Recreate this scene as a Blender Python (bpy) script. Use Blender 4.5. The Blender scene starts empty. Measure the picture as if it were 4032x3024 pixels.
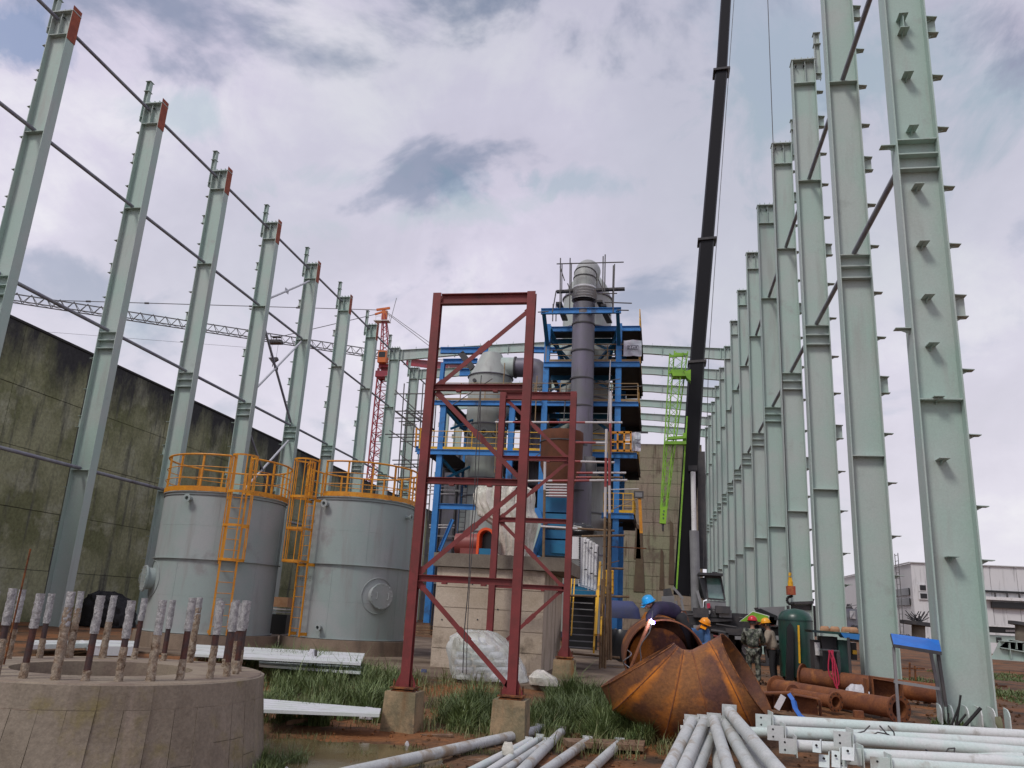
import bpy, bmesh, math, random
from mathutils import Vector, Matrix, noise
random.seed(7)
PI = math.pi
C = bpy.context.scene.collection
scene = bpy.context.scene

# ------------------------------------------------------------------ camera
AX = Vector((.98317, .00348, -.18271)); AY = Vector((.17471, .27523, .94537)); AU = Vector((.05358, -.96138, .2700))
H = 1.6
cd = bpy.data.cameras.new('camera'); cam = bpy.data.objects.new('camera', cd); C.objects.link(cam)
cd.sensor_width = 36; cd.lens = 28.21; cd.clip_start = .1; cd.clip_end = 3000
R = Matrix(((AX.x, -AX.y, -AX.z), (AY.x, -AY.y, -AY.z), (AU.x, -AU.y, -AU.z)))
cam.matrix_world = Matrix.Translation((0, 0, H)) @ R.to_4x4()
scene.camera = cam

# ------------------------------------------------------------------ sky and sun
SUN_EL, SUN_AZ = math.radians(50), math.radians(212)   # azimuth clockwise from +Y
world = bpy.data.worlds.new('World'); scene.world = world; world.use_nodes = True
nt = world.node_tree; N = nt.nodes; L = nt.links
for n in list(N): N.remove(n)
out = N.new('ShaderNodeOutputWorld'); bg = N.new('ShaderNodeBackground'); bgc = N.new('ShaderNodeBackground')
sky = N.new('ShaderNodeTexSky'); sky.sky_type = 'NISHITA'; sky.sun_disc = False
sky.sun_elevation = SUN_EL; sky.sun_rotation = SUN_AZ; sky.air_density = 1.3; sky.dust_density = 2
L.new(sky.outputs[0], bg.inputs[0]); bg.inputs[1].default_value = .09
tc = N.new('ShaderNodeTexCoord'); sp = N.new('ShaderNodeSeparateXYZ'); L.new(tc.outputs['Generated'], sp.inputs[0])
def mth(op, a, b=None, c=None, clamp=False):
    n = N.new('ShaderNodeMath'); n.operation = op; n.use_clamp = clamp
    for i, v in enumerate((a, b, c)):
        if v is None: continue
        if isinstance(v, (int, float)): n.inputs[i].default_value = v
        else: L.new(v, n.inputs[i])
    return n.outputs[0]
zz = mth('MAXIMUM', sp.outputs[2], 0.0); den = mth('ADD', zz, .22)
cx = mth('DIVIDE', sp.outputs[0], den); cy = mth('DIVIDE', sp.outputs[1], den)
den2 = mth('ADD', zz, .6); cb = N.new('ShaderNodeCombineXYZ'); L.new(mth('DIVIDE', sp.outputs[0], den2), cb.inputs[0]); L.new(mth('DIVIDE', sp.outputs[1], den2), cb.inputs[1])
def wnoise(scale, det, rough, off, dist=0.0, sc=(1, 1, 1)):
    mp = N.new('ShaderNodeMapping'); mp.inputs['Location'].default_value = off; mp.inputs['Scale'].default_value = sc
    L.new(cb.outputs[0], mp.inputs[0])
    n = N.new('ShaderNodeTexNoise'); n.inputs['Scale'].default_value = scale; n.inputs['Detail'].default_value = det
    n.inputs['Roughness'].default_value = rough; n.inputs['Distortion'].default_value = dist
    L.new(mp.outputs[0], n.inputs['Vector']); return n.outputs[0]
def wramp(v, pts):
    r = N.new('ShaderNodeValToRGB'); L.new(v, r.inputs[0]); e = r.color_ramp.elements
    while len(e) < len(pts): e.new(.5)
    for k, (p, c) in enumerate(pts): e[k].position = p; e[k].color = (*c, 1)
    r.color_ramp.interpolation = 'EASE' if len(pts) < 3 else 'LINEAR'
    return r.outputs[0]
def wmix(f, a, b):
    m = N.new('ShaderNodeMix'); m.data_type = 'RGBA'
    if isinstance(f, (int, float)): m.inputs[0].default_value = f
    else: L.new(f, m.inputs[0])
    for i, v in ((6, a), (7, b)):
        if isinstance(v, tuple): m.inputs[i].default_value = (*v, 1)
        else: L.new(v, m.inputs[i])
    return m.outputs[2]
n1a = wnoise(2.3, 9, .58, (3.6, 4.7, 0), .2, (1, 1.3, 1)); n4 = wnoise(9, 9, .62, (5.3, 3.9, 0), .6, (1, .75, 1))
n1 = mth('ADD', n1a, mth('MULTIPLY', mth('SUBTRACT', n4, .5), .34))
n2 = wnoise(.8, 3, .5, (7.3, 2.2, 0), .2)
n3 = wnoise(4.2, 7, .55, (1.3, 9.2, 0), .3, (1, 1.3, 1))
cloud = wramp(n1, [(.30, (.44, .42, .54)), (.44, (.52, .485, .63)), (.56, (.63, .59, .74)), (.68, (.84, .83, .88))])
heavy = wramp(n2, [(.50, (0, 0, 0)), (.66, (1, 1, 1))])
cloud = wmix(mth('MULTIPLY', heavy, .7), cloud, (.37, .42, .50))
zr_ = N.new('ShaderNodeMapRange'); zr_.inputs[1].default_value = .36; zr_.inputs[2].default_value = .85; L.new(zz, zr_.inputs[0])
cloud = wmix(mth('MULTIPLY', zr_.outputs[0], .6), cloud, (.49, .46, .58))
hz = mth('POWER', mth('SUBTRACT', 1.0, zz, clamp=True), 2.2)
cloud = wmix(mth('MULTIPLY', hz, .88), cloud, (.77, .755, .80))
gap = mth('MULTIPLY', wramp(n3, [(.54, (0, 0, 0)), (.66, (1, 1, 1))]), mth('SUBTRACT', 1.0, hz, clamp=True))
def blob(x, y, rx, ry, soft=.9):      # a patch of thin cloud at its place in the sky, its edge broken by the cloud noise
    dx = mth('DIVIDE', mth('SUBTRACT', cx, x), rx); dyy = mth('DIVIDE', mth('SUBTRACT', cy, y), ry)
    d = mth('SQRT', mth('ADD', mth('MULTIPLY', dx, dx), mth('MULTIPLY', dyy, dyy)))
    d = mth('ADD', d, mth('MULTIPLY', mth('SUBTRACT', n4, .5), 5.0)); d = mth('ADD', d, mth('MULTIPLY', mth('SUBTRACT', n3, .5), 3.0))
    return mth('DIVIDE', mth('SUBTRACT', 1.15, d), soft, clamp=True)
for (x, y, rx, ry, col, amt) in ((-.35, 1.18, .11, .05, (.32, .41, .52), .75), (-.50, 1.14, .14, .05, (.42, .53, .58), .6), (-.13, 1.20, .10, .04, (.38, .46, .55), .7), (-.42, 1.25, .22, .05, (.46, .55, .60), .5), (-.85, .76, .12, .07, (.22, .30, .48), .8), (-.72, .95, .10, .05, (.42, .55, .60), .5),
                                 (.30, 1.00, .26, .18, (.33, .42, .50), .75), (.14, .88, .14, .12, (.36, .42, .53), .6), (.45, .92, .10, .08, (.24, .24, .36), .6), (-1.1, 1.5, .2, .1, (.5, .6, .66), .4)):
    cloud = wmix(mth('MULTIPLY', blob(x, y, rx, ry), amt), cloud, col)
L.new(cloud, bgc.inputs[0]); bgc.inputs[1].default_value = .98
mx = N.new('ShaderNodeMixShader'); L.new(mth('MULTIPLY', gap, .8), mx.inputs[0])
L.new(bgc.outputs[0], mx.inputs[1]); L.new(bg.outputs[0], mx.inputs[2]); L.new(mx.outputs[0], out.inputs[0])

sd = bpy.data.lights.new('sun', 'SUN'); sd.energy = 1.6; sd.angle = math.radians(14); sd.color = (1, .96, .9)
sun = bpy.data.objects.new('sun', sd); C.objects.link(sun); sun.location = (0, -20, 60)
sdir = Vector((math.sin(SUN_AZ) * math.cos(SUN_EL), math.cos(SUN_AZ) * math.cos(SUN_EL), math.sin(SUN_EL)))
sun.rotation_euler = sdir.to_track_quat('Z', 'Y').to_euler()
vs = scene.view_settings; vs.view_transform = 'Standard'; vs.look = 'None'; vs.gamma = 1; vs.exposure = .14; vs.use_curve_mapping = False

# ------------------------------------------------------------------ helpers
def S(sx, sy, Y):           # a point of the surveyed photo plan at distance Y along the rows
    c = Vector(((sx - 2016) / 3160, (sy - 1512) / 3160, 1)); d = (AX.dot(c), AY.dot(c), AU.dot(c)); t = Y / d[1]
    return Vector((d[0] * t, Y, d[2] * t + H))
def V(vx, vy, Y): return S(vx * 1.8228, vy * 1.8228, Y)
def G(vx, vy, z):
    c = Vector(((vx * 1.8228 - 2016) / 3160, (vy * 1.8228 - 1512) / 3160, 1)); d = (AX.dot(c), AY.dot(c), AU.dot(c)); t = (z - H) / d[2]
    return Vector((d[0] * t, d[1] * t, z))
MATS = {}
def mat(name, col, rough=.6, metal=0, var=None, vscale=1.5, grain=.06, gscale=30, bump=0, bscale=20, dirt=None, dscale=.6, dth=.55, streak=None, spec=.5, detail=6, amount=1.0, alpha=None, trans=0, zdark=None):
    m = bpy.data.materials.new(name); m.use_nodes = True; t = m.node_tree; n = t.nodes; l = t.links; b = n['Principled BSDF']
    b.inputs['Roughness'].default_value = rough; b.inputs['Metallic'].default_value = metal; b.inputs['Specular IOR Level'].default_value = spec
    tx = n.new('ShaderNodeTexCoord'); src = tx.outputs['Object']
    geo = n.new('ShaderNodeNewGeometry'); oi = n.new('ShaderNodeObjectInfo')
    add = n.new('ShaderNodeVectorMath'); add.operation = 'ADD'; l.new(src, add.inputs[0]); l.new(oi.outputs['Location'], add.inputs[1])
    P = add.outputs[0]
    def nz(scale, det=detail, rgh=.6, sc=None):
        v = P
        if sc:
            mp = n.new('ShaderNodeMapping'); mp.inputs['Scale'].default_value = sc; l.new(P, mp.inputs[0]); v = mp.outputs[0]
        q = n.new('ShaderNodeTexNoise'); q.inputs['Scale'].default_value = scale; q.inputs['Detail'].default_value = det; q.inputs['Roughness'].default_value = rgh
        l.new(v, q.inputs['Vector']); return q.outputs[0]
    def rmp(v, a, b_):
        q = n.new('ShaderNodeMapRange'); q.inputs[1].default_value = a; q.inputs[2].default_value = b_; l.new(v, q.inputs[0]); q.clamp = True; return q.outputs[0]
    def mixc(f, a, b_, mode='MIX'):
        q = n.new('ShaderNodeMix'); q.data_type = 'RGBA'; q.blend_type = mode
        if isinstance(f, (int, float)): q.inputs[0].default_value = f
        else: l.new(f, q.inputs[0])
        for i, c in ((6, a), (7, b_)):
            if isinstance(c, tuple): q.inputs[i].default_value = (*c, 1)
            else: l.new(c, q.inputs[i])
        return q.outputs[2]
    c = tuple(col)
    if var: c = mixc(rmp(nz(vscale), .42, .6), c, tuple(var))
    if dirt: c = mixc(rmp(nz(dscale, 8, .65), dth, dth + .12), c, tuple(dirt))
    if streak: c = mixc(rmp(nz(2.2, 5, .6, (1, 1, .12)), .54, .70), c, tuple(streak))
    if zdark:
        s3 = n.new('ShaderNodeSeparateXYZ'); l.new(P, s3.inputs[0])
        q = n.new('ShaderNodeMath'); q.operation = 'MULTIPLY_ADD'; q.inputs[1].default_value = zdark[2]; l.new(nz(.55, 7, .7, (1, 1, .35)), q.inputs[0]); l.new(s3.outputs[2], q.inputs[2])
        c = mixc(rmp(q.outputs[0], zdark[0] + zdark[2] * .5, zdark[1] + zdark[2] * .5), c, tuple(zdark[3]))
    if grain:
        g = rmp(nz(gscale, 4, .7), .25, .75); q = n.new('ShaderNodeMapRange'); q.inputs[3].default_value = 1 - grain * 2; q.inputs[4].default_value = 1 + grain; l.new(g, q.inputs[0])
        vmx = n.new('ShaderNodeVectorMath'); vmx.operation = 'SCALE'
        if isinstance(c, tuple): vmx.inputs[0].default_value = c
        else: l.new(c, vmx.inputs[0])
        l.new(q.outputs[0], vmx.inputs['Scale']); c = vmx.outputs[0]
    if isinstance(c, tuple): b.inputs['Base Color'].default_value = (*c, 1)
    else: l.new(c, b.inputs['Base Color'])
    if bump:
        bp = n.new('ShaderNodeBump'); bp.inputs['Strength'].default_value = bump; bp.inputs['Distance'].default_value = .03; l.new(nz(bscale, 5, .65), bp.inputs['Height']); l.new(bp.outputs[0], b.inputs['Normal'])
    if alpha is not None: b.inputs['Alpha'].default_value = alpha
    if trans: b.inputs['Transmission Weight'].default_value = trans
    MATS[name] = m; return m
def weld_rust(m):      # orange rust spreads from the weld seams: a property of the plate, stored per vertex
    t = m.node_tree; n = t.nodes; l = t.links; b = n['Principled BSDF']; src = b.inputs['Base Color'].links[0].from_socket
    at = n.new('ShaderNodeAttribute'); at.attribute_name = 'seam'; tx = n.new('ShaderNodeTexCoord'); nz = n.new('ShaderNodeTexNoise'); nz.inputs['Scale'].default_value = 2.2; nz.inputs['Detail'].default_value = 8; nz.inputs['Roughness'].default_value = .7
    l.new(tx.outputs['Object'], nz.inputs['Vector']); a = n.new('ShaderNodeMath'); a.operation = 'MULTIPLY_ADD'; a.inputs[1].default_value = 2.3; l.new(nz.outputs[0], a.inputs[0]); l.new(at.outputs['Fac'], a.inputs[2])
    r = n.new('ShaderNodeMapRange'); r.inputs[1].default_value = 1.55; r.inputs[2].default_value = 2.35; l.new(a.outputs[0], r.inputs[0])
    x = n.new('ShaderNodeMix'); x.data_type = 'RGBA'; l.new(r.outputs[0], x.inputs[0]); l.new(src, x.inputs[6]); x.inputs[7].default_value = (.62, .20, .015, 1); l.new(x.outputs[2], b.inputs['Base Color'])
def emis(name, col, s):
    m = bpy.data.materials.new(name); m.use_nodes = True; b = m.node_tree.nodes['Principled BSDF']
    b.inputs['Base Color'].default_value = (*col, 1); b.inputs['Emission Color'].default_value = (*col, 1); b.inputs['Emission Strength'].default_value = s; return m

class MB:
    def __init__(s): s.v = []; s.f = []; s.sm = []
    def _a(s, vs, fs, sm=False):
        o = len(s.v); s.v += [tuple(q) for q in vs]; s.f += [[i + o for i in f] for f in fs]; s.sm += [sm] * len(fs); return s
    def box(s, c, d, rot=None):
        x, y, z = d[0] / 2, d[1] / 2, d[2] / 2; vs = [Vector((a * x, b * y, e * z)) for a in (-1, 1) for b in (-1, 1) for e in (-1, 1)]
        if rot is not None: vs = [rot @ q for q in vs]
        c = Vector(c); return s._a([q + c for q in vs], [(0, 1, 3, 2), (4, 6, 7, 5), (0, 4, 5, 1), (2, 3, 7, 6), (0, 2, 6, 4), (1, 5, 7, 3)])
    def ax(s, x0, x1, y0, y1, z0, z1): return s.box(((x0 + x1) / 2, (y0 + y1) / 2, (z0 + z1) / 2), (x1 - x0, y1 - y0, z1 - z0))
    def frame(s, a, b, up=Vector((0, 0, 1))):
        a = Vector(a); b = Vector(b); d = (b - a); ln = d.length; d.normalize(); up = Vector(up)
        if abs(d.dot(up)) > .98: up = Vector((0, 1, 0)) if abs(d.y) < .9 else Vector((1, 0, 0))
        u = d.cross(up).normalized(); w = u.cross(d).normalized(); return a, b, d, u, w
    def beam(s, a, b, w, h, up=(0, 0, 1)):
        a, b, d, u, q = s.frame(a, b, up)
        vs = [p + u * (i * w / 2) + q * (j * h / 2) for p in (a, b) for i, j in ((-1, -1), (1, -1), (1, 1), (-1, 1))]
        return s._a(vs, [(3, 2, 1, 0), (4, 5, 6, 7), (0, 1, 5, 4), (1, 2, 6, 5), (2, 3, 7, 6), (3, 0, 4, 7)])
    def ibeam(s, a, b, w, h, t=.02, up=(0, 0, 1)):
        a, b, d, u, q = s.frame(a, b, up)
        for k in (-1, 1):
            o = q * (k * (h / 2 - t / 2)); s.beam(a + o, b + o, w, t, q)
        s.beam(a, b, t * .8, h - 2 * t, q); return s
    def cyl(s, a, b, r, n=12, r2=None, cap=True, sm=True):
        a, b, d, u, q = s.frame(a, b); r2 = r if r2 is None else r2
        vs = [p + (u * math.cos(2 * PI * i / n) + q * math.sin(2 * PI * i / n)) * rr for p, rr in ((a, r), (b, r2)) for i in range(n)]
        s._a(vs, [(i, (i + 1) % n, n + (i + 1) % n, n + i) for i in range(n)], sm)
        if cap: s._a(vs[:n], [tuple(range(n))[::-1]]); s._a(vs[n:], [tuple(range(n))])
        return s
    def pipe(s, a, b, r, ri, n=20):      # hollow pipe
        a, b, d, u, q = s.frame(a, b); an = [(math.cos(2 * PI * i / n), math.sin(2 * PI * i / n)) for i in range(n)]
        rg = [[p + (u * x + q * y) * rr for x, y in an] for p, rr in ((a, r), (b, r), (b, ri), (a, ri))]
        vs = sum(rg, []); fs = []
        for k in range(4):
            k2 = (k + 1) % 4; fs += [(k * n + i, k * n + (i + 1) % n, k2 * n + (i + 1) % n, k2 * n + i) for i in range(n)]
        return s._a(vs, fs, True)
    def path(s, pts, r, n=6):
        for a, b in zip(pts, pts[1:]): s.cyl(a, b, r, n)
        return s
    def sweep(s, pts, r, n=20, cap=True):
        pts = [Vector(p) for p in pts]; rr = r if isinstance(r, (list, tuple)) else [r] * len(pts); o = len(s.v); u = None
        for k, p in enumerate(pts):
            d = (pts[min(k + 1, len(pts) - 1)] - pts[max(k - 1, 0)]).normalized()
            if u is None: u = d.cross(Vector((0, 0, 1))) if abs(d.z) < .95 else d.cross(Vector((0, 1, 0)))
            u = (u - d * u.dot(d)).normalized(); w = u.cross(d)
            s.v += [tuple(p + (u * math.cos(2 * PI * i / n) + w * math.sin(2 * PI * i / n)) * rr[k]) for i in range(n)]
        for k in range(len(pts) - 1):
            for i in range(n): s.f.append([o + k * n + i, o + k * n + (i + 1) % n, o + (k + 1) * n + (i + 1) % n, o + (k + 1) * n + i]); s.sm.append(True)
        if cap: s.f += [[o + i for i in range(n)][::-1], [o + (len(pts) - 1) * n + i for i in range(n)]]; s.sm += [False, False]
        return s
    def lathe(s, prof, c=(0, 0, 0), n=32, a0=0, a1=2 * PI, sm=True):
        full = abs(a1 - a0 - 2 * PI) < 1e-5; m = n if full else n + 1; c = Vector(c)
        vs = [c + Vector((r * math.cos(a0 + (a1 - a0) * i / n), r * math.sin(a0 + (a1 - a0) * i / n), z)) for r, z in prof for i in range(m)]
        fs = [(k * m + i, k * m + (i + 1) % m, (k + 1) * m + (i + 1) % m, (k + 1) * m + i) for k in range(len(prof) - 1) for i in range(n if full else n)]
        return s._a(vs, fs, sm)
    def prism(s, poly, ext):
        poly = [Vector(p) for p in poly]; ext = Vector(ext); n = len(poly)
        return s._a(poly + [p + ext for p in poly], [tuple(range(n))[::-1], tuple(range(n, 2 * n))] + [(i, (i + 1) % n, n + (i + 1) % n, n + i) for i in range(n)])
    def ring(s, c, r, t, axis=(0, 0, 1), n=32):   # thin torus-like rail
        c = Vector(c); a, b, d, u, q = s.frame(c, c + Vector(axis))
        pts = [c + (u * math.cos(2 * PI * i / n) + q * math.sin(2 * PI * i / n)) * r for i in range(n + 1)]
        return s.path(pts, t, 6)
    def build(s, name, m, parent=None, recalc=True):
        me = bpy.data.meshes.new(name); off = parent['_w'] if parent is not None and '_w' in parent else (0, 0, 0)
        me.from_pydata([(a - off[0], b - off[1], c - off[2]) for a, b, c in s.v], [], s.f)
        me.polygons.foreach_set('use_smooth', s.sm)
        if any(s.sm) and len(s.f) < 20000: me.set_sharp_from_angle(angle=.7)
        if recalc:
            bm = bmesh.new(); bm.from_mesh(me); bmesh.ops.recalc_face_normals(bm, faces=bm.faces); bm.to_mesh(me); bm.free()
        if isinstance(m, str): m = MATS[m]
        me.materials.append(m)
        o = bpy.data.objects.new(name, me); C.objects.link(o)
        if parent is not None: o.parent = parent; o['_w'] = off
        return o
def thing(name, label, cat, loc=(0, 0, 0), group=None, rz=0):
    o = bpy.data.objects.new(name, None); C.objects.link(o); o.location = loc; o.rotation_euler = (0, 0, rz); o.empty_display_size = .2
    o['_w'] = tuple(loc); o['label'] = label; o['category'] = cat
    if group: o['group'] = group
    return o
def lthing(name, label, cat, loc=(0, 0, 0), group=None, rz=0):   # parts given in local coordinates
    o = thing(name, label, cat, loc, group, rz); o['_w'] = (0, 0, 0); return o
def solo(mb, name, m, label, cat, group=None, kind=None):      # a thing that is one mesh, origin at its base
    vs = mb.v; xs = [v[0] for v in vs]; ys = [v[1] for v in vs]; zs = [v[2] for v in vs]
    b = ((min(xs) + max(xs)) / 2, (min(ys) + max(ys)) / 2, min(zs)); mb.v = [(x - b[0], y - b[1], z - b[2]) for x, y, z in vs]
    o = mb.build(name, m); o.location = b; o['label'] = label; o['category'] = cat
    if group: o['group'] = group
    if kind: o['kind'] = kind
    return o
def copy_tree(o, loc=None, label=None, parent=None):
    c = o.copy(); C.objects.link(c)
    if parent is not None: c.parent = parent
    if loc is not None: c.location = loc
    if label: c['label'] = label
    for ch in [q for q in KIDS.get(o.name, [])]: copy_tree(ch, parent=c)
    return c
KIDS = {}
def index_kids(o):
    KIDS[o.name] = list(o.children)
    for ch in o.children: index_kids(ch)
ORD = ['nearest', 'second nearest', 'third nearest', 'fourth nearest', 'fifth nearest', 'sixth nearest', 'seventh nearest', 'eighth nearest', 'ninth nearest', 'tenth nearest', 'eleventh nearest', 'twelfth nearest', 'thirteenth nearest', 'farthest']

# ------------------------------------------------------------------ materials
mat('mint_paint', (.375, .495, .445), .55, var=(.42, .485, .455), vscale=.45, grain=.06, bump=.06, dirt=(.35, .40, .375), dscale=1.1, dth=.60, streak=(.365, .415, .385))
mat('mint_pipe', (.54, .64, .605), .5, var=(.62, .64, .63), vscale=1.5, grain=.07, dirt=(.36, .35, .31), dscale=2.4, dth=.58)
mat('grey_pipe', (.47, .50, .49), .6, var=(.54, .56, .55), vscale=2, grain=.12, dirt=(.30, .24, .17), dscale=2.2, dth=.54, bump=.1, streak=(.36, .33, .28))
mat('strut_steel', (.20, .20, .25), .5, var=(.25, .27, .29), grain=.05, dirt=(.10, .09, .09))
mat('pale_strut', (.50, .52, .55), .5, grain=.05)
mat('rust_primer', (.33, .075, .03), .7, var=(.24, .05, .02), vscale=4, grain=.12)
mat('tank_paint', (.29, .35, .335), .62, var=(.34, .36, .36), spec=.25, vscale=.6, grain=.03, dirt=(.26, .27, .265), dscale=1.1, dth=.58, streak=(.27, .28, .27), bump=.03, bscale=4)
mat('tank_mark', (.17, .18, .17), .6, var=(.26, .27, .26), vscale=9)
mat('orange_paint', (.68, .29, .015), .5, var=(.56, .21, .012), vscale=3, grain=.1, dirt=(.26, .12, .04), dscale=5, dth=.58)
mat('yellow_paint', (.75, .42, .02), .5, grain=.06, dirt=(.35, .2, .04), dscale=3)
mat('red_steel', (.20, .030, .030), .6, var=(.15, .026, .024), vscale=2.5, grain=.06, dirt=(.115, .026, .02), dscale=2.4, dth=.58)
mat('rust_dark', (.10, .035, .015), .85, var=(.28, .10, .025), vscale=7, grain=.2, bump=.3)
mat('rust', (.18, .075, .024), .75, var=(.11, .038, .022), vscale=1.5, grain=.2, gscale=18, dirt=(.50, .17, .018), dscale=1.1, dth=.52, streak=(.10, .045, .03), bump=.25, bscale=14)
mat('rust_plate', (.24, .095, .026), .8, var=(.10, .038, .026), vscale=1.3, grain=.22, gscale=20, dirt=(.24, .10, .03), dscale=1.6, dth=.52, bump=.3, bscale=14)
weld_rust(MATS['rust_plate'])
mat('rust_pipe', (.22, .075, .024), .8, var=(.15, .05, .022), vscale=3.2, grain=.2, dirt=(.32, .12, .03), dscale=2.4, dth=.57, bump=.3)
mat('rust_hopper', (.16, .055, .025), .8, var=(.115, .045, .022), vscale=1.1, grain=.1)
mat('blue_steel', (.04, .24, .60), .5, var=(.03, .19, .50), vscale=.9, grain=.08, dirt=(.04, .085, .18), dscale=1.4, dth=.56)
mat('deep_blue', (.01, .11, .24), .5, var=(.01, .16, .30), vscale=.8, grain=.05)
mat('violet_blue', (.055, .07, .17), .8, var=(.07, .08, .14), vscale=2)
mat('dark_deck', (.018, .018, .019), .7, var=(.028, .028, .03), vscale=2)
mat('vessel_grey', (.36, .40, .37), .5, var=(.33, .34, .33), vscale=.6, grain=.04, streak=(.27, .28, .265))
mat('duct_grey', (.15, .15, .165), .5, var=(.17, .155, .21), vscale=.5, grain=.06, streak=(.10, .10, .11), metal=.2)
mat('bellows', (.5, .5, .5), .35, metal=.3)
mat('dark_steel', (.045, .045, .05), .6, var=(.07, .065, .065), vscale=3)
mat('black_boom', (.006, .006, .008), .4, grain=.02, spec=.25)
mat('crane_grey', (.24, .245, .25), .45, var=(.20, .20, .21), vscale=2, grain=.05)
mat('crane_dark', (.035, .035, .04), .5, var=(.06, .055, .055), vscale=3)
mat('lime', (.24, .50, .03), .5, var=(.17, .38, .03), vscale=1.5, grain=.1, dirt=(.16, .25, .05), dscale=2.5, dth=.57)
mat('white_paint', (.72, .72, .72), .5, grain=.04, dirt=(.5, .5, .48), dscale=2)
mat('white_beam', (.66, .68, .70), .5, var=(.60, .65, .62), vscale=2, grain=.05, dirt=(.40, .38, .32), dscale=2.6, dth=.6)
mat('concrete_block', (.50, .42, .33), .88, var=(.42, .345, .26), vscale=1.2, grain=.1, dirt=(.17, .135, .10), dscale=.9, dth=.56, bump=.3, bscale=12, streak=(.21, .17, .13))
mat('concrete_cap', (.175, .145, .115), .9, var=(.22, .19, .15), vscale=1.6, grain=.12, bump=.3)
mat('concrete_ring', (.26, .222, .170), .9, var=(.205, .172, .128), vscale=1.4, grain=.14, gscale=22, dirt=(.22, .185, .085), dscale=1.1, dth=.56, bump=.35, bscale=16, streak=(.33, .275, .22))
mat('concrete_top', (.29, .24, .175), .9, var=(.22, .17, .13), vscale=2, grain=.12, bump=.3, dirt=(.30, .24, .12), dscale=1.5, dth=.6)
mat('concrete_plinth', (.24, .18, .13), .9, var=(.19, .14, .10), vscale=2, grain=.1, streak=(.13, .10, .075), bump=.3)
mat('pedestal', (.20, .17, .10), .9, var=(.36, .26, .15), vscale=1.8, grain=.14, bump=.4, streak=(.20, .09, .03), dirt=(.12, .105, .07), dscale=2.5, dth=.58)
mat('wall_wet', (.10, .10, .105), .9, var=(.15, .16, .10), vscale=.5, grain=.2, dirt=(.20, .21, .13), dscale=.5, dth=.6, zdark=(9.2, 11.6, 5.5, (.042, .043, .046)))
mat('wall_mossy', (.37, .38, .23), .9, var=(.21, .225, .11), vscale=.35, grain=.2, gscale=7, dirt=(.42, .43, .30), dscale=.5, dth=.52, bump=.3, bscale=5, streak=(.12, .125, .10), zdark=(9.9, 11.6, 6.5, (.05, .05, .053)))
mat('wall_dark', (.034, .029, .031), .9, var=(.045, .045, .042), vscale=.8, grain=.15)
mat('wall_back', (.29, .235, .18), .9, var=(.25, .25, .16), vscale=.2, grain=.12, gscale=6, dirt=(.14, .105, .08), dscale=.22, dth=.55, streak=(.12, .085, .06))
mat('stain', (.10, .068, .045), .9, var=(.13, .10, .06), vscale=.5)
mat('plastic_sheet', (.82, .85, .83), .2, var=(.56, .60, .53), vscale=1.6, grain=.05, bump=1, bscale=7, spec=.7, alpha=.5)
mat('plastic_beige', (.64, .61, .54), .25, var=(.50, .50, .42), vscale=3.4, grain=.1, bump=1, bscale=8, spec=.7, dirt=(.34, .28, .24), dscale=2, dth=.6)
mat('tarp_white', (.62, .60, .68), .5, var=(.56, .62, .68), vscale=1.2, grain=.03, bump=.3, bscale=2)
mat('print_ink', (.06, .055, .09), .6)
mat('vermilion', (.78, .09, .015), .5)
mat('motor_red', (.20, .035, .03), .5, var=(.24, .06, .05), vscale=2)
mat('bamboo', (.17, .105, .055), .75, var=(.21, .14, .075), vscale=3, grain=.12, dirt=(.07, .04, .02), dscale=4)
mat('tube_white', (.55, .52, .52), .5, grain=.06)
mat('tube_tan', (.30, .20, .10), .6, grain=.06)
mat('tube_red', (.30, .05, .05), .5, grain=.06)
mat('scaffold_tube', (.08, .08, .085), .55, var=(.12, .11, .10), vscale=5)
mat('crane_red', (.33, .035, .05), .5, var=(.25, .03, .05), vscale=.5)
mat('crane_orange', (.55, .13, .02), .5)
mat('jib_grey', (.13, .135, .135), .5)
mat('black_net', (.006, .006, .007), .8, bump=.8, bscale=8, var=(.012, .012, .013), vscale=12)
mat('glass', (.13, .26, .23), .08, var=(.22, .34, .31), vscale=1.5, spec=.8, grain=0)
mat('green_tank', (.012, .075, .05), .33, var=(.02, .05, .042), vscale=1.3, grain=.06, dirt=(.02, .035, .03), dscale=2)
mat('green_machine', (.01, .055, .042), .5, var=(.012, .03, .035), vscale=2)
mat('black_rubber', (.015, .015, .016), .8, grain=.1)
mat('canopy_blue', (.01, .16, .60), .45, var=(.012, .13, .5), vscale=4, grain=.05)
mat('hose_red', (.5, .03, .08), .5)
mat('bag_white', (.55, .55, .58), .5, bump=.6, bscale=12)
mat('strap_blue', (.03, .14, .5), .6)
mat('wood', (.24, .15, .09), .85, var=(.15, .09, .055), vscale=6, grain=.2, bump=.2)
mat('bag_brown', (.42, .24, .13), .7, var=(.36, .18, .09), vscale=5)
mat('bolt_wrap', (.58, .58, .58), .4, var=(.36, .36, .37), vscale=16, grain=.3, gscale=60, bump=1, bscale=50, dirt=(.66, .66, .66), dscale=12, dth=.56)
mat('bolt_crust', (.42, .35, .27), .9, var=(.30, .21, .14), vscale=14, grain=.3, gscale=50, bump=1, bscale=40, dirt=(.10, .055, .03), dscale=7, dth=.56)
mat('bolt_steel', (.055, .035, .035), .6, var=(.09, .03, .02), vscale=8, grain=.2)
mat('grass_blade', (.125, .185, .06), .55, var=(.17, .22, .075), vscale=9, grain=.3, dirt=(.20, .19, .07), dscale=14, dth=.6)
mat('grass_pale', (.15, .19, .065), .6, var=(.22, .20, .09), vscale=8, grain=.25)
mat('grass_dry', (.13, .115, .04), .7, var=(.085, .10, .035), vscale=3)
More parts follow.
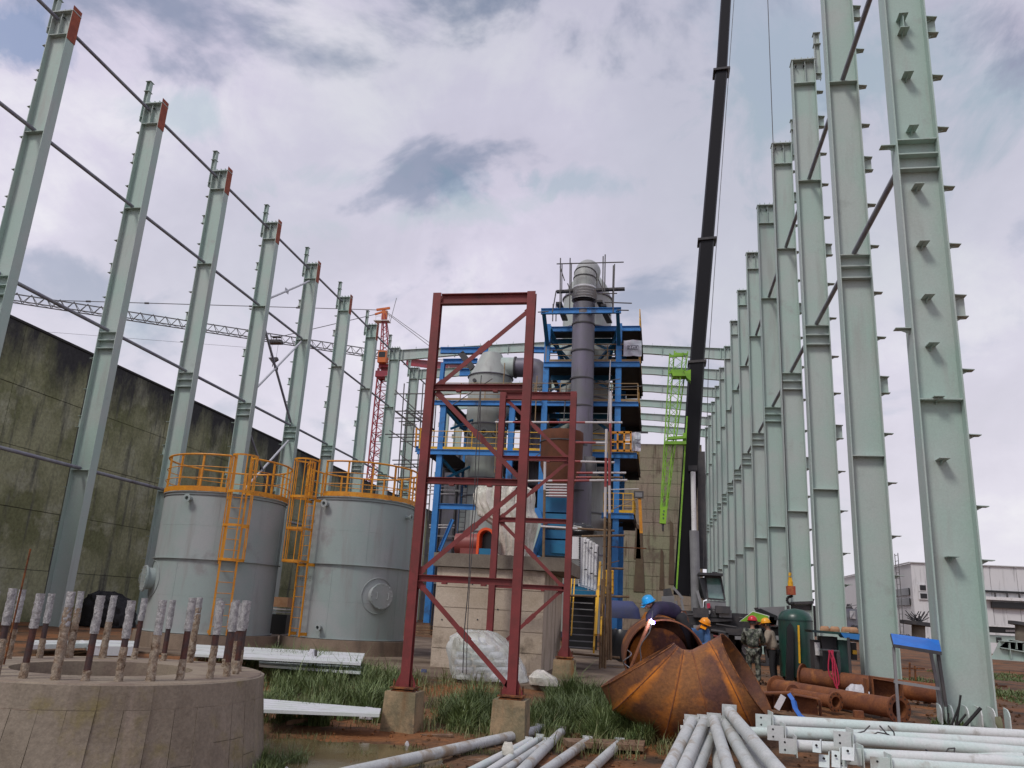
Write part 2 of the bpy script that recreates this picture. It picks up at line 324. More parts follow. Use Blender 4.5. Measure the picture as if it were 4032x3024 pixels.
mat('water', (.16, .125, .058), .12, var=(.13, .10, .05), vscale=1.2, grain=0, spec=.22, bump=.1, bscale=4)
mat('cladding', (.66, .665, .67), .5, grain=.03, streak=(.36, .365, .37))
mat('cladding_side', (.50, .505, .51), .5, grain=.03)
mat('window_dark', (.015, .016, .018), .3)
mat('skin', (.28, .15, .10), .6)
mat('hair', (.015, .012, .01), .6)
mat('camo', (.06, .075, .05), .85, var=(.22, .23, .19), vscale=13, grain=.1, dirt=(.015, .017, .017), dscale=10, dth=.47, detail=1)
mat('shirt_beige', (.36, .31, .24), .85, grain=.06, var=(.30, .25, .19), vscale=6)
mat('shirt_blue', (.05, .13, .30), .85, var=(.04, .10, .22), vscale=6)
mat('navy', (.018, .018, .04), .85, var=(.03, .022, .06), vscale=5)
mat('trousers', (.014, .014, .016), .85)
mat('helmet_orange', (.85, .30, .01), .3)
mat('helmet_yellow', (.85, .38, .02), .3)
mat('helmet_red', (.55, .02, .03), .3)
mat('helmet_blue', (.02, .35, .70), .3)
mat('glove', (.75, .32, .03), .8)
mat('trench_mud', (.06, .035, .02), .9, var=(.09, .05, .03), vscale=3)
mat('pack_red', (.33, .05, .03), .6, var=(.42, .16, .05), vscale=10)
# ------------------------------------------------------------------ ground
mat('mud', (.165, .090, .046), .8, spec=.25, var=(.26, .108, .040), vscale=.5, grain=.25, gscale=14, dirt=(.065, .045, .028), dscale=.7, dth=.49, bump=1, bscale=7)
mat('paving', (.22, .17, .125), .8, spec=.25, var=(.145, .105, .075), vscale=.7, grain=.14, dirt=(.09, .062, .042), dscale=.5, dth=.5, bump=.3, bscale=10)
def sm(a, b, x):
    t = max(0, min(1, (x - a) / (b - a))); return t * t * (3 - 2 * t)
def gz(x, y):
    z = -.47 * (1 - sm(14.2, 19.0, y + max(0, x) * .25))
    if -8 < x < -1 and y < 20: z += .0
    d = math.hypot((x + 4.6) / 1.9, (y - 11.6) / 1.5); z -= .10 * (1 - sm(.5, 1.3, d))
    near = 1 - sm(30, 60, y)
    z += near * (.045 * noise.noise(Vector((x * .7, y * .7, 0))) + .022 * noise.noise(Vector((x * 2.3, y * 2.3, 3))) + .012 * noise.noise(Vector((x * 6, y * 6, 5))))
    if x > 7 and 15 < y < 60: z += .15 * sm(7, 9, x) * (noise.noise(Vector((x * .4, y * .4, 9))) + .3)
    if y > 60: z -= .25 * (1 - near) * .2
    return z
def axis_pts(a, b, lo, hi, fine, growth=1.18):
    p = []; t = a
    while t <= b: p.append(t); t += fine
    s = fine; t = a
    left = []
    while t > lo: s *= growth; t -= s; left.append(t)
    s = fine; t = p[-1]; right = []
    while t < hi: s *= growth; t += s; right.append(t)
    return left[::-1] + p + right
gx = axis_pts(-14, 9, -900, 900, .11); gy = axis_pts(3, 27, -400, 1500, .11)
mb = MB(); W = len(gx)
mb.v = [(x, y, gz(x, y)) for y in gy for x in gx]
mb.f = [(j * W + i, j * W + i + 1, (j + 1) * W + i + 1, (j + 1) * W + i) for j in range(len(gy) - 1) for i in range(W - 1)]; mb.sm = [True] * len(mb.f)
g = mb.build('ground', 'mud', recalc=False); g['kind'] = 'structure'
mb = MB(); mb._a([(x, y, -.515) for x, y in ((-7.2, 9.4), (-2.4, 9.4), (-2.4, 13.4), (-7.2, 13.4))], [(0, 1, 2, 3)]); w = mb.build('puddle_water', 'water', recalc=False); w['kind'] = 'structure'
mb = MB()
poly = [(-16, 19.7), (-9.6, 19.5), (-5.6, 18.6), (-2.6, 18.1), (-1.2, 18.9), (-1.0, 27), (-3, 40), (-16, 40)]
mb._a([(x, y, .055) for x, y in poly] + [(x, y, -.5) for x, y in poly], [tuple(range(8))] + [(i, (i + 1) % 8, 8 + (i + 1) % 8, 8 + i) for i in range(8)])
o = mb.build('pavement', 'paving'); o['kind'] = 'structure'

OL = ['zeroth', 'first', 'second', 'third', 'fourth', 'fifth', 'sixth', 'seventh', 'eighth', 'ninth', 'tenth', 'eleventh', 'twelfth', 'last']
# ------------------------------------------------------------------ steel columns
XR, XL, Y0, DY, NC = 5.56, -23.34, 17.1, 6.0, 14
Wd, FW, T = .88, .44, .03
ST = [22.38, 18.03, 12.12, 11.76, 11.40, 6.15]
CLIP = [22.84, 22.02, 19.24, 17.91, 16.52, 13.8, 12.45, 10.98, 9.61, 6.81, 5.45, 4.03, 3.0]; PAIR = [(20.88, 20.44), (15.39, 14.96), (8.44, 7.97)]
def make_column(side, orange, loc, label, group):
    t = lthing('steel_column', label, 'steel column', loc, group)
    s = side
    MB().ax(-Wd / 2 + T, Wd / 2 - T, -.012, .012, 0, 23.42).build('web', 'mint_paint', t)
    for k in (-1, 1): MB().ax(k * Wd / 2 - (T if k > 0 else 0), k * Wd / 2 + (T if k < 0 else 0), -FW / 2, FW / 2, 0, 23.42).build('flange', 'mint_paint', t)
    MB().ax(-Wd / 2 - .03, Wd / 2 + .03, -FW / 2 - .02, FW / 2 + .02, 23.422, 23.46).build('cap_plate', 'mint_paint', t)
    m = MB()
    for x in (-.3, -.05, .2, .38): m.ax(x - .012, x + .012, -.12, .12, 23.462, 23.62)
    m.build('cap_lugs', 'mint_paint', t)
    sp_ = MB().ax(-Wd / 2 + T + .002, Wd / 2 - T - .002, -FW / 2 + .02, FW / 2 - .02, -.015, .015).build('stiffener', 'mint_paint', t); sp_.location.z = ST[0]
    for z in ST[1:]:
        c = sp_.copy(); C.objects.link(c); c.location.z = z
    for z in (23.0,):
        MB().ax(s * .06 - .012, s * .06 + .012, -.16, -.014, 22.4, 23.41).build('top_rib', 'mint_paint', t)
    m = MB()
    for x in (-.28, 0.02): m.cyl((x, -.06, 23.2), (x, -.20, 23.2), .03, 8)
    m.build('lifting_lug', 'dark_steel', t)
    x0 = s * Wd / 2
    cl = MB().prism([(0, -.14, 0), (0, .14, 0), (s * .28, .09, 0), (s * .28, -.09, 0)], (0, 0, -.016)).prism([(0, -.008, -.018), (s * .2, -.008, -.018), (0, -.008, -.13)], (0, .016, 0))
    first = cl.build('girt_clip', 'mint_paint', t); first.location = (x0, 0, CLIP[0])
    for z in CLIP[1:] + [q for p in PAIR for q in p]:
        c = first.copy(); C.objects.link(c); c.location = (x0, 0, z)
    for a, b in PAIR: MB().ax(min(x0, x0 + s * .26), max(x0, x0 + s * .26), .03, .045, b + .002, a - .02).build('bracket_plate', 'mint_paint', t)
    # parapet post standing on the outer flange
    xp = s * (Wd / 2 + .14)
    m = MB().ibeam((xp, 0, 22.6), (xp, 0, 24.72), .2, .2, .015, (1, 0, 0))
    for z in (24.2, 24.73): m.box((xp, 0, z), (.28, .3, .015))
    m.build('parapet_post', 'mint_paint', t)
    if orange: MB().ax(-s * Wd / 2 - .006, -s * Wd / 2 + .006 , -FW / 2 - .012, FW / 2 + .012, 22.15, 23.66).build('end_plate', 'rust_primer', t).location.x = -s * .012
    MB().ax(-Wd / 2 - .12, Wd / 2 + .12, -.36, .36, -.06, -.002).build('base_plate', 'dark_steel', t)
    return t
def col_label(side, i):
    if side > 0: return '%s column of the right-hand row of mint green steel columns' % ORD[i]
    return '%s mint green steel column from the left edge, %s' % (OL[i], 'with a rust red top corner' if i < 8 else 'carrying a roof rafter')
bpy.context.view_layer.update()
GR, GL = 'mint steel columns of the right-hand row', 'mint steel columns of the left-hand row'
protoR = make_column(1, False, (XR, Y0, 0), col_label(1, 0), GR); protoR['_c'] = 1
protoL = make_column(-1, True, (XL, Y0 + DY, 0), col_label(-1, 1), GL)
protoP = make_column(-1, False, (XL, Y0 + 8 * DY, 0), col_label(-1, 8), GL)
for p in (protoR, protoL, protoP): index_kids(p)
COLS = {}
for i in range(1, NC): COLS[(1, i)] = copy_tree(protoR, (XR, Y0 + i * DY, 0), col_label(1, i))
for i in range(1, NC):
    if 1 < i < 8: copy_tree(protoL, (XL, Y0 + i * DY, 0), col_label(-1, i))
    elif i > 8: copy_tree(protoP, (XL, Y0 + i * DY, 0), col_label(-1, i))
# extra clips on the web of the nearest right column
wc = MB().prism([(-.10, 0, 0), (.10, 0, 0), (.10, -.30, 0), (-.10, -.30, 0)], (0, 0, -.016)).prism([(-.008, 0, -.018), (-.008, -.24, -.018), (-.008, 0, -.12)], (.016, 0, 0)).build('web_clip', 'mint_paint', protoR)
for k, z in enumerate((15.39, 15.0, 13.81, 12.42, 10.97, 9.61, 8.39, 7.33, 6.19, 4.93, 3.03)):
    c = wc if k == 0 else wc.copy()
    if k: C.objects.link(c)
    c.location = (-.06, -.014, z)
for z in (12.03, 7.7):
    c = wc.copy(); C.objects.link(c); c.location = (-.44, -.06, z); c.rotation_euler = (0, 0, -PI / 2)
MB().ax(-.08, -.064, -.27, -.014, 15.0, 15.37).build('bracket_plate', 'mint_paint', protoR)
for x in (-.55, -.36, -.1, .12, .34, .58):
    m = MB().prism([(x, -.02 if abs(x) < .44 else -.1, 0), (x, -.36, 0), (x, -.36, .22), (x, -.33, .29), (x, -.26, .34), (x, -.02 if abs(x) < .44 else -.1, .36)], (.02, 0, 0)); m.build('base_gusset', 'mint_pipe', protoR)

# tube struts running along each row
gs = {}
NM = {0: 'top', 1: 'upper', 2: 'middle', 3: 'lowest'}
pr = {}
for side, X, levels in ((-1, -23.42, [(0, 23.15), (1, 18.12), (2, 12.22), (3, 6.22)]), (1, 5.56, [(1, 18.12), (2, 12.2)])):
    for lv, z in levels:
        for i in range(0, 10):
            if side > 0 and i > 8: continue
            k = (side, lv)
            y0, y1 = Y0 + i * DY + .03, Y0 + (i + 1) * DY - .03
            xx = X - (.16 if lv == 0 else 0)
            if side < 0: lab = '%s tube strut of the left row, %s' % (NM[lv], 'between its %s and %s columns' % (OL[i], OL[i + 1]) if i else 'entering from the picture edge to its first column')
            else: lab = '%s tube strut of the right row, between its %s and %s columns' % (NM[lv], ORD[i], ORD[i + 1])
            if 'tube' not in pr:
                o = lthing('tube_strut', lab, 'strut', (xx, y0, z), 'tube struts between the columns of a row')
                MB().cyl((0, 0.1, 0), (0, DY - .16, 0), .075, 12).build('tube', 'strut_steel', o)
                a = MB().box((0, .06, 0), (.012, .12, .13)).build('end_tab', 'mint_paint', o); b = a.copy(); C.objects.link(b); b.location.y = DY - .18
                pr['tube'] = o; index_kids(o)
            else: copy_tree(pr['tube'], (xx, y0, z), lab)
# cross bracing in the bay between the fourth and fifth left columns
ya, yb = Y0 + 4 * DY, Y0 + 5 * DY
for nm, za, zb, m_, r in (('pale tube brace climbing to the top of the fifth left column', 18.4, 22.2, 'pale_strut', .07), ('pale tube brace crossing a dark one in the middle panel of the left row', 12.5, 17.9, 'pale_strut', .07),
                          ('dark tube brace falling away across the middle panel of the left row', 17.8, 12.4, 'strut_steel', .075), ('pale tube brace in the low panel behind the orange tank railing', 6.4, 11.2, 'pale_strut', .07), ('dark tube brace in the low panel behind the orange tank railing', 11.3, 6.4, 'strut_steel', .075)):
    mb = MB().cyl((-23.42, ya + .1, za), (-23.42, yb - .1, zb), r, 10)
    t = thing('diagonal_brace', nm, 'brace', (-23.42, ya, min(za, zb)), 'diagonal braces of the left row')
    mb.build('tube', m_, t)
    md = Vector((-23.42, (ya + yb) / 2, (za + zb) / 2)); MB().box(md, (.02, .5, .28)).build('gusset_plate', m_, t)

# roof rafters
XM = -8.89
for i in range(8, NC):
    y = Y0 + i * DY
    lab = '%s mint steel roof rafter spanning between the two rows of columns' % (['front', 'second', 'third', 'fourth', 'fifth', 'rearmost'][i - 8])
    if i == 8:
        t = lthing('roof_rafter', lab, 'rafter', (XM, y, 23.3), 'roof rafters across the far bays')
        for s in (-1, 1):
            a = Vector((s * 14.0, 0, -.38)); b = Vector((0, 0, .30)); mid = a.lerp(b, .5)
            MB().prism([(s * 14.0, -.01, -.03), (0, -.01, .67), (0, -.01, -.10), (s * 8, -.01, -.42), (s * 14.0, -.01, -.95)], (0, .02, 0)).build('web', 'mint_paint', t)
            MB().beam((s * 14.0, 0, -.02), (0, 0, .685), .3, .025).build('flange', 'mint_paint', t)
            MB().beam((s * 14.0, 0, -.965), (s * 8, 0, -.435), .3, .025).beam((s * 8, 0, -.435), (0, 0, -.115), .3, .025).build('flange', 'mint_paint', t)
            for k in range(1, 10):
                f = k / 9.6; MB().box((s * 14 * (1 - f), 0, .02 + .7 * f + .1), (.02, .12, .2)).build('purlin_cleat', 'mint_paint', t)
            for k in (.02, .36, .7): MB().box((s * 14 * (1 - k), 0, -.45 + .55 * k), (.03, .3, .85 - .15 * k)).build('splice_plate', 'mint_paint', t)
        index_kids(t); rp = t
    else: copy_tree(rp, (XM, y, 23.3), lab)

# ------------------------------------------------------------------ concrete walls
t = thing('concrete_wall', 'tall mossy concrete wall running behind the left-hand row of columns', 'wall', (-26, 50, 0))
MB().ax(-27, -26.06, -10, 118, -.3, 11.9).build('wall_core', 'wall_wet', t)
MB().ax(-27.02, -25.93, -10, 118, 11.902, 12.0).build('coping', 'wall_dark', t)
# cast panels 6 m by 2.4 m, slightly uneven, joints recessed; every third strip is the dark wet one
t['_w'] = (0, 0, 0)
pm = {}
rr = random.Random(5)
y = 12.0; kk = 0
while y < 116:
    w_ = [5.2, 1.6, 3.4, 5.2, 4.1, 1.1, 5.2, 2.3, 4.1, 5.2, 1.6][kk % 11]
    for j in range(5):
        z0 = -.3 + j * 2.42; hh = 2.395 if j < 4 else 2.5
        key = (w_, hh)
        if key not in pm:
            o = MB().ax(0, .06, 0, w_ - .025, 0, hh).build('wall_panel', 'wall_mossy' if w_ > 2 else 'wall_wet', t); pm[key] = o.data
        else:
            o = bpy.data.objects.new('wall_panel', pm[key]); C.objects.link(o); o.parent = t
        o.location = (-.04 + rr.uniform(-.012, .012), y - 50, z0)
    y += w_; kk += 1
t = thing('concrete_wall', 'rain-streaked concrete wall closing the far end behind the green crane jib', 'wall', (-4, 96, 0))
MB().ax(-12, 4.75, 96.1, 97.2, -.3, 21.6).build('wall_core', 'wall_back', t)
t['_w'] = (0, 0, 0)
pmk = {}
for j in range(14):
    for i in range(6):
        x0 = -12 + i * 2.79; hh = 1.53
        if 'm' not in pmk:
            o = MB().ax(0, 2.76, 0, .09, 0, hh - .05).build('wall_panel', 'wall_back', t); pmk['m'] = o.data
        else:
            o = bpy.data.objects.new('wall_panel', pmk['m']); C.objects.link(o); o.parent = t
        o.location = (x0 + 4, -.0 + rr.uniform(-.02, .02), .02 + j * hh)
t['_w'] = (-4, 96, 0)
for sx, y0_, y1_, w_ in ((2520, 2080, 2330, 22), (2512, 2060, 2200, 14), (2607, 2160, 2320, 10), (2645, 2050, 2300, 12)):
    a = S(sx, y0_, 95.9); b = S(sx, y1_, 95.9); ww = w_ / 3160 * 96
    MB().prism([(a.x - ww * .5, 95.9, a.z), (a.x + ww * .4, 95.9, a.z - .3), (a.x + ww * .6, 95.9, (a.z + b.z) / 2), (a.x + ww * .9, 95.9, b.z), (a.x - ww, 95.9, b.z), (a.x - ww * .6, 95.9, (a.z + b.z) / 2 + 1)], (0, .07, 0)).build('rust_stain_skin', 'stain', t)
# ------------------------------------------------------------------ soft lumpy bodies (sheets, bags, mounds)
def rowblob(rows, y, depth, nseg=40, fold=.06, ffreq=5, seed=0, sub=5, zf=.35):
    m = MB(); pts = []
    rows2 = []
    for (z0, a0, b0), (z1, a1, b1) in zip(rows, rows[1:]):
        for k in range(sub):
            f = k / sub; rows2.append((z0 + (z1 - z0) * f, a0 + (a1 - a0) * f, b0 + (b1 - b0) * f))
    rows2.append(rows[-1]); n = len(rows2)
    for j, (z, a, b) in enumerate(rows2):
        cx_, rx = (a + b) / 2, (b - a) / 2
        dd = depth * (0.55 + .45 * math.sin(PI * min(1, .25 + .75 * j / n)))* min(1, rx * 2 + .2)
        for i in range(nseg):
            th = 2 * PI * i / nseg
            cs, sn = math.cos(th), math.sin(th)
            cs = math.copysign(abs(cs) ** .75, cs); sn = math.copysign(abs(sn) ** .75, sn)
            q = Vector((cx_ + rx * cs, y + dd * sn, z))
            f = noise.noise(Vector((th * ffreq / 2 + seed, z * ffreq * zf, seed))) + .5 * noise.noise(Vector((math.cos(th) * ffreq * 2 + seed, math.sin(th) * ffreq * 2, z * ffreq * zf * 2.8)))
            q += Vector((cs, sn, 0)) * f * fold * min(1, rx * 3); q.z += f * fold * .3
            m.v.append(tuple(q))
    for j in range(n - 1):
        for i in range(nseg): m.f.append([j * nseg + i, j * nseg + (i + 1) % nseg, (j + 1) * nseg + (i + 1) % nseg, (j + 1) * nseg + i])
    m.f.append(list(range(nseg))[::-1]); m.f.append([(n - 1) * nseg + i for i in range(nseg)]); m.sm = [True] * len(m.f)
    return m
def rows_from(pts, y, src=True):     # [(sx_left, sx_right, sy)] bottom to top
    r = []
    for a, b, sy in pts:
        p, q = S(a, sy, y), S(b, sy, y); r.append((q.z * .5 + p.z * .5, p.x, q.x))
    return r

# ------------------------------------------------------------------ storage tanks
def polar(r, a, z=0): return Vector((r * math.cos(a), r * math.sin(a), z))
RD = math.radians
def make_tank(loc, r, zb, zt, label, lad, noz, man, plinth_label):
    t = lthing('storage_tank', label, 'tank', (loc[0], loc[1], zb))
    h = zt - zb
    MB().lathe([(0.02, .012), (r + .06, .012), (r + .06, .03), (r, .032), (r, h - .01), (r + .045, h - .008), (r + .045, h + .012), (0.02, h + .1)], n=72).build('shell', 'tank_paint', t)
    zs = h * .515
    MB().lathe([(r + .001, zs), (r + .07, zs), (r + .07, zs + .012), (r + .001, zs + .013)], n=72, sm=False).build('stiffening_ring', 'tank_paint', t)
    MB().lathe([(r + .001, h - .10), (r + .02, h - .10), (r + .02, h - .085), (r + .001, h - .085)], n=72, sm=False).build('rim_band', 'dark_steel', t)
    for k in range(5):
        for z0, z1, off in ((.04, zs - .01, 0), (zs + .02, h - .11, .55)):
            a = lad + .5 + off + k * 1.25; MB().beam(polar(r + .001, a, z0), polar(r + .001, a, z1), .012, .008, polar(1, a)).build('plate_seam', 'tank_paint', t)
    for z0 in (zs * .5, zs + (h - zs) * .5): MB().lathe([(r + .0005, z0), (r + .004, z0 + .004), (r + .0005, z0 + .008)], n=72, sm=False).build('plate_seam', 'tank_paint', t)
    # railing
    rl = MB(); ra = r + .02
    n = 14; gapc = lad
    posts = [lad + RD(10) + i * (2 * PI - RD(20)) / n for i in range(n + 1)]
    p0 = MB().box((0, 0, .55), (.05, .05, 1.1)).build('railing_post', 'orange_paint', t)
    for k, a in enumerate(posts):
        o = p0 if k == 0 else p0.copy()
        if k: C.objects.link(o)
        o.location = polar(ra, a, h + .01); o.rotation_euler = (0, 0, a)
    a0, a1 = posts[0], posts[-1]
    def arc(rad, z, tt, nm):
        pts = [polar(rad, a0 + (a1 - a0) * i / 60, h + z) for i in range(61)]
        MB().path(pts, tt, 6).build(nm, 'orange_paint', t)
    arc(ra + .03, 1.1, .03, 'top_rail'); arc(ra + .03, .74, .014, 'mid_rail'); arc(ra + .03, .40, .014, 'mid_rail')
    MB().lathe([(ra + .026, h + .02), (ra + .034, h + .02), (ra + .034, h + .16), (ra + .026, h + .16)], n=60, a0=a0, a1=a1, sm=False).build('toe_plate', 'orange_paint', t)
    # ladder with safety cage
    hw = .23; u = Vector((math.cos(lad), math.sin(lad), 0)); v = Vector((-math.sin(lad), math.cos(lad), 0)); rl_ = r + .24
    lt = None
    for s in (-1, 1):
        m = MB().beam(u * rl_ + v * (s * hw) + Vector((0, 0, .02)), u * rl_ + v * (s * hw) + Vector((0, 0, h + 1.12)), .055, .03, u); m.build('ladder_stile', 'orange_paint', t)
    nr = int((h - .1) / .3)
    g0 = MB().cyl(v * -hw, v * hw, .011, 6).build('rung', 'orange_paint', t); 
    for k in range(nr + 1):
        o = g0 if k == 0 else g0.copy()
        if k: C.objects.link(o)
        o.location = u * rl_ + Vector((0, 0, .25 + .3 * k))
    cr = .36; cz0 = zs + .02
    def hoop(z, thick, nm='cage_hoop'):
        pts = [u * rl_ + v * hw] + [u * (rl_ + .36) + u * cr * math.cos(a) * .9 + v * cr * math.sin(a) for a in [RD(90 - 20 * i) for i in range(10)]] + [u * rl_ - v * hw]
        m = MB()
        for a, b in zip(pts, pts[1:]): m.beam(a + Vector((0, 0, z)), b + Vector((0, 0, z)), .012, thick)
        m.build(nm, 'orange_paint', t)
    zz_ = [cz0, cz0 + .95, cz0 + 1.9, h + 1.05]
    for k, z in enumerate(zz_): hoop(z, .07 if k != 3 else .05)
    for a in (-90, -50, 0, 50, 90):
        p = u * (rl_ + .36) + u * cr * math.cos(RD(a)) * .88 + v * cr * math.sin(RD(a)) * .97
        MB().beam(p + Vector((0, 0, cz0)), p + Vector((0, 0, h + 1.05)), .035, .01, u).build('cage_bar', 'orange_paint', t)
    for z in (.1, zs - .05, h - .15):
        for s in (-1, 1): MB().beam(u * (r - .01) + v * (s * (hw + .02)) + Vector((0, 0, z)), u * (rl_) + v * (s * (hw + .02)) + Vector((0, 0, z)), .02, .09).build('ladder_bracket', 'orange_paint', t)
    # small nozzles with flanges
    for a, z, rr_ in noz:
        d = polar(1, RD(a)); p = d * (r - .02) + Vector((0, 0, z)); q = d * (r + .2) + Vector((0, 0, z))
        nzl = MB().pipe(p, q, rr_, rr_ * .8, 16).build('nozzle', 'tank_paint', t)
        fl = MB().pipe(d * (r + .17) + Vector((0, 0, z)), d * (r + .195) + Vector((0, 0, z)), rr_ * 1.7, rr_ * .8, 20)
        fl.build('flange', 'tank_paint', t)
        MB().cyl(d * (r + .02) + Vector((0, 0, z)), d * (r + .05) + Vector((0, 0, z)), rr_ * .78, 14).build('bore', 'dark_steel', t)
    for a, z in man:
        d = polar(1, RD(a)); zc = Vector((0, 0, z)); e = Vector((-d.y, d.x, 0))
        m = MB(); pts = []
        for i in range(41):     # reinforcing pad following the shell
            th = 2 * PI * i / 40; aa = RD(a) + .52 * math.cos(th) / r; pts.append(polar(r + .012, aa, z + .52 * math.sin(th)))
        m.path(pts, .014, 5); m.build('manhole_pad', 'tank_paint', t)
        mh = MB().cyl(d * (r - .05) + zc, d * (r + .22) + zc, .31, 32).build('manhole', 'tank_paint', t)
        MB().cyl(d * (r + .20) + zc, d * (r + .255) + zc, .375, 40).build('manhole_cover', 'tank_paint', t)
        for s in (-1, 1):
            p = d * (r + .26) + e * (.19 * s) + zc
            m = MB().path([p + Vector((0, 0, -.09)), p + d * .06 + Vector((0, 0, -.09)), p + d * .06 + Vector((0, 0, .09)), p + Vector((0, 0, .09))], .011, 6); m.build('cover_handle', 'tank_paint', t)
        b0 = MB().cyl((0, 0, 0), d * .03, .016, 6).build('bolt', 'tank_paint', t)
        for k in range(16):
            o = b0 if k == 0 else b0.copy()
            if k: C.objects.link(o)
            th = 2 * PI * k / 16; o.location = d * (r + .255) + zc + e * (.345 * math.cos(th)) + Vector((0, 0, .345 * math.sin(th)))
    m = MB().lathe([(0.02, 0), (0, 0)], n=4)
    pl = MB().lathe([(.02, -.2), (r + .30, -.2), (r + .25, zb - .002), (.02, zb - .002)], (loc[0], loc[1], 0), n=48)
    solo(pl, 'tank_plinth', 'concrete_plinth', plinth_label, 'plinth', 'concrete plinths of the tanks')
    return t
tA = make_tank((-13.35, 23.2), 1.80, .45, 4.42, 'grey-green cylindrical tank with a caged orange ladder up its front, nearer the mossy wall', RD(-52), [(-94, 3.75, .07)], [(-134, 1.45)], 'stained concrete plinth under the tank nearer the mossy wall')
tB = make_tank((-9.65, 25.0), 1.76, .47, 4.63, 'grey-green cylindrical tank with a round manhole low on its front, beside the red frame', RD(-118), [(-103, 3.93, .07), (-95, .32, .06), (-12, 3.75, .06)], [(-42, 1.30)], 'brown stained concrete plinth under the tank beside the red frame')
# stencilled writing on the right tank (illegible blocks in the photograph, reproduced as the same short bars)
def arc_marks(t, r, a0, z, glyphs, hgt, wid):
    for k, g_ in enumerate(glyphs):
        a = a0 + k * wid * 1.35 / r
        for (u0, u1, v0, v1) in g_:
            m = MB(); n = 2
            for i in range(n):
                b0, b1 = a + wid * (u0 + (u1 - u0) * i / n) / r, a + wid * (u0 + (u1 - u0) * (i + 1) / n) / r
                m._a([polar(r + .004, b0, z + v0 * hgt), polar(r + .004, b1, z + v0 * hgt), polar(r + .004, b1, z + v1 * hgt), polar(r + .004, b0, z + v1 * hgt)], [(0, 1, 2, 3)])
            m.build('stencil_mark', 'tank_mark', t, recalc=False)
Fg = [(0, .15, 0, 1), (.15, .8, .85, 1), (.15, .6, .45, .6)]; Hg = [(0, .15, 0, 1), (.7, .85, 0, 1), (.15, .7, .42, .58)]; Eg = [(0, .15, 0, 1), (.15, .8, 0, .15), (.15, .8, .85, 1), (.15, .6, .45, .6)]; Ug = [(0, .15, 0, 1), (.7, .85, 0, 1), (.15, .7, 0, .15)]; Bk = [(0, .9, .1, .9)]
arc_marks(tB, 1.76, RD(-133), 3.35, [Fg, Hg, Bk, Bk], .12, .10); arc_marks(tB, 1.76, RD(-137), 1.62, [Fg, Bk, Eg, Ug, Hg, Eg], .14, .10)
arc_marks(tB, 1.76, RD(-126), .95, [Bk, Hg], .07, .07); arc_marks(tB, 1.76, RD(-124), .74, [Bk], .07, .06)

# ------------------------------------------------------------------ chimney foundation in the foreground
CF = Vector((-6.98, 9.78, 0)); RF = 1.95
t = lthing('chimney_foundation', 'round board-marked concrete foundation in the left foreground, ringed with upright anchor bolts', 'foundation', (CF.x, CF.y, -.6))
MB().lathe([(1.06, .35), (1.06, 1.2), (RF - .03, 1.2), (RF, 1.17), (RF + .035, .93), (RF + .02, .925), (RF + .16, -.1), (.9, -.1)], n=88).build('ring_body', 'concrete_top', t)
MB().lathe([(.02, .5), (1.07, .5)], n=40).build('pit_floor', 'trench_mud', t, recalc=False)
NS = 46; rr = random.Random(11)
for k in range(NS):     # each board left a flat strip of its own
    a0, a1 = 2 * PI * k / NS + .0012, 2 * PI * (k + 1) / NS - .0012
    dr = rr.uniform(0, .018); skew = -.03 + rr.uniform(-.004, .004)
    cut = rr.choice([None, None, .55, .35, .2])
    for (z0, z1) in ([(-.1, .936)] if cut is None else [(-.1, cut - .003), (cut + .003, .936)]):
        f = lambda z: RF + .036 + (.925 - z) * .135 + dr
        m = MB(); q = []
        for z in (z0, z1):
            sh = skew * (.925 - z)
            q += [polar(f(z), a0 + sh, z), polar(f(z), a1 + sh, z), polar(f(z) - .05, a1 + sh, z), polar(f(z) - .05, a0 + sh, z)]
        m._a(q, [(0, 1, 2, 3), (4, 5, 6, 7), (0, 1, 5, 4), (1, 2, 6, 5), (2, 3, 7, 6), (3, 0, 4, 7)]); m.build('board_strip', 'concrete_ring', t)
    m = MB(); q = []
    for z in (.941, 1.185):
        rr_ = RF + .02 + dr * .4 + (1.185 - z) * .07
        q += [polar(rr_, a0 - .002, z), polar(rr_, a1 + .002, z), polar(rr_ - .05, a1, z), polar(rr_ - .05, a0, z)]
    m._a(q, [(0, 1, 2, 3), (4, 5, 6, 7), (0, 1, 5, 4), (1, 2, 6, 5), (2, 3, 7, 6), (3, 0, 4, 7)]); m.build('board_strip', 'concrete_ring', t)
def noisy_rod(p, q, r, amp, seed, n=12, segs=18, freq=22, taper=1):
    m = MB(); p = Vector(p); q = Vector(q)
    for j in range(segs + 1):
        c = p.lerp(q, j / segs)
        for i in range(n):
            th = 2 * PI * i / n; w_ = noise.noise(Vector((math.cos(th) * 2 + seed, math.sin(th) * 2, c.z * freq)))
            rad = r * (1 + (taper - 1) * j / segs) + amp * w_; m.v.append((c.x + rad * math.cos(th), c.y + rad * math.sin(th), c.z))
    for j in range(segs):
        for i in range(n): m.f.append([j * n + i, j * n + (i + 1) % n, (j + 1) * n + (i + 1) % n, (j + 1) * n + i])
    m.f.append(list(range(n))[::-1]); m.f.append([segs * n + i for i in range(n)]); m.sm = [True] * (len(m.f) - 2) + [False, False]
    return m
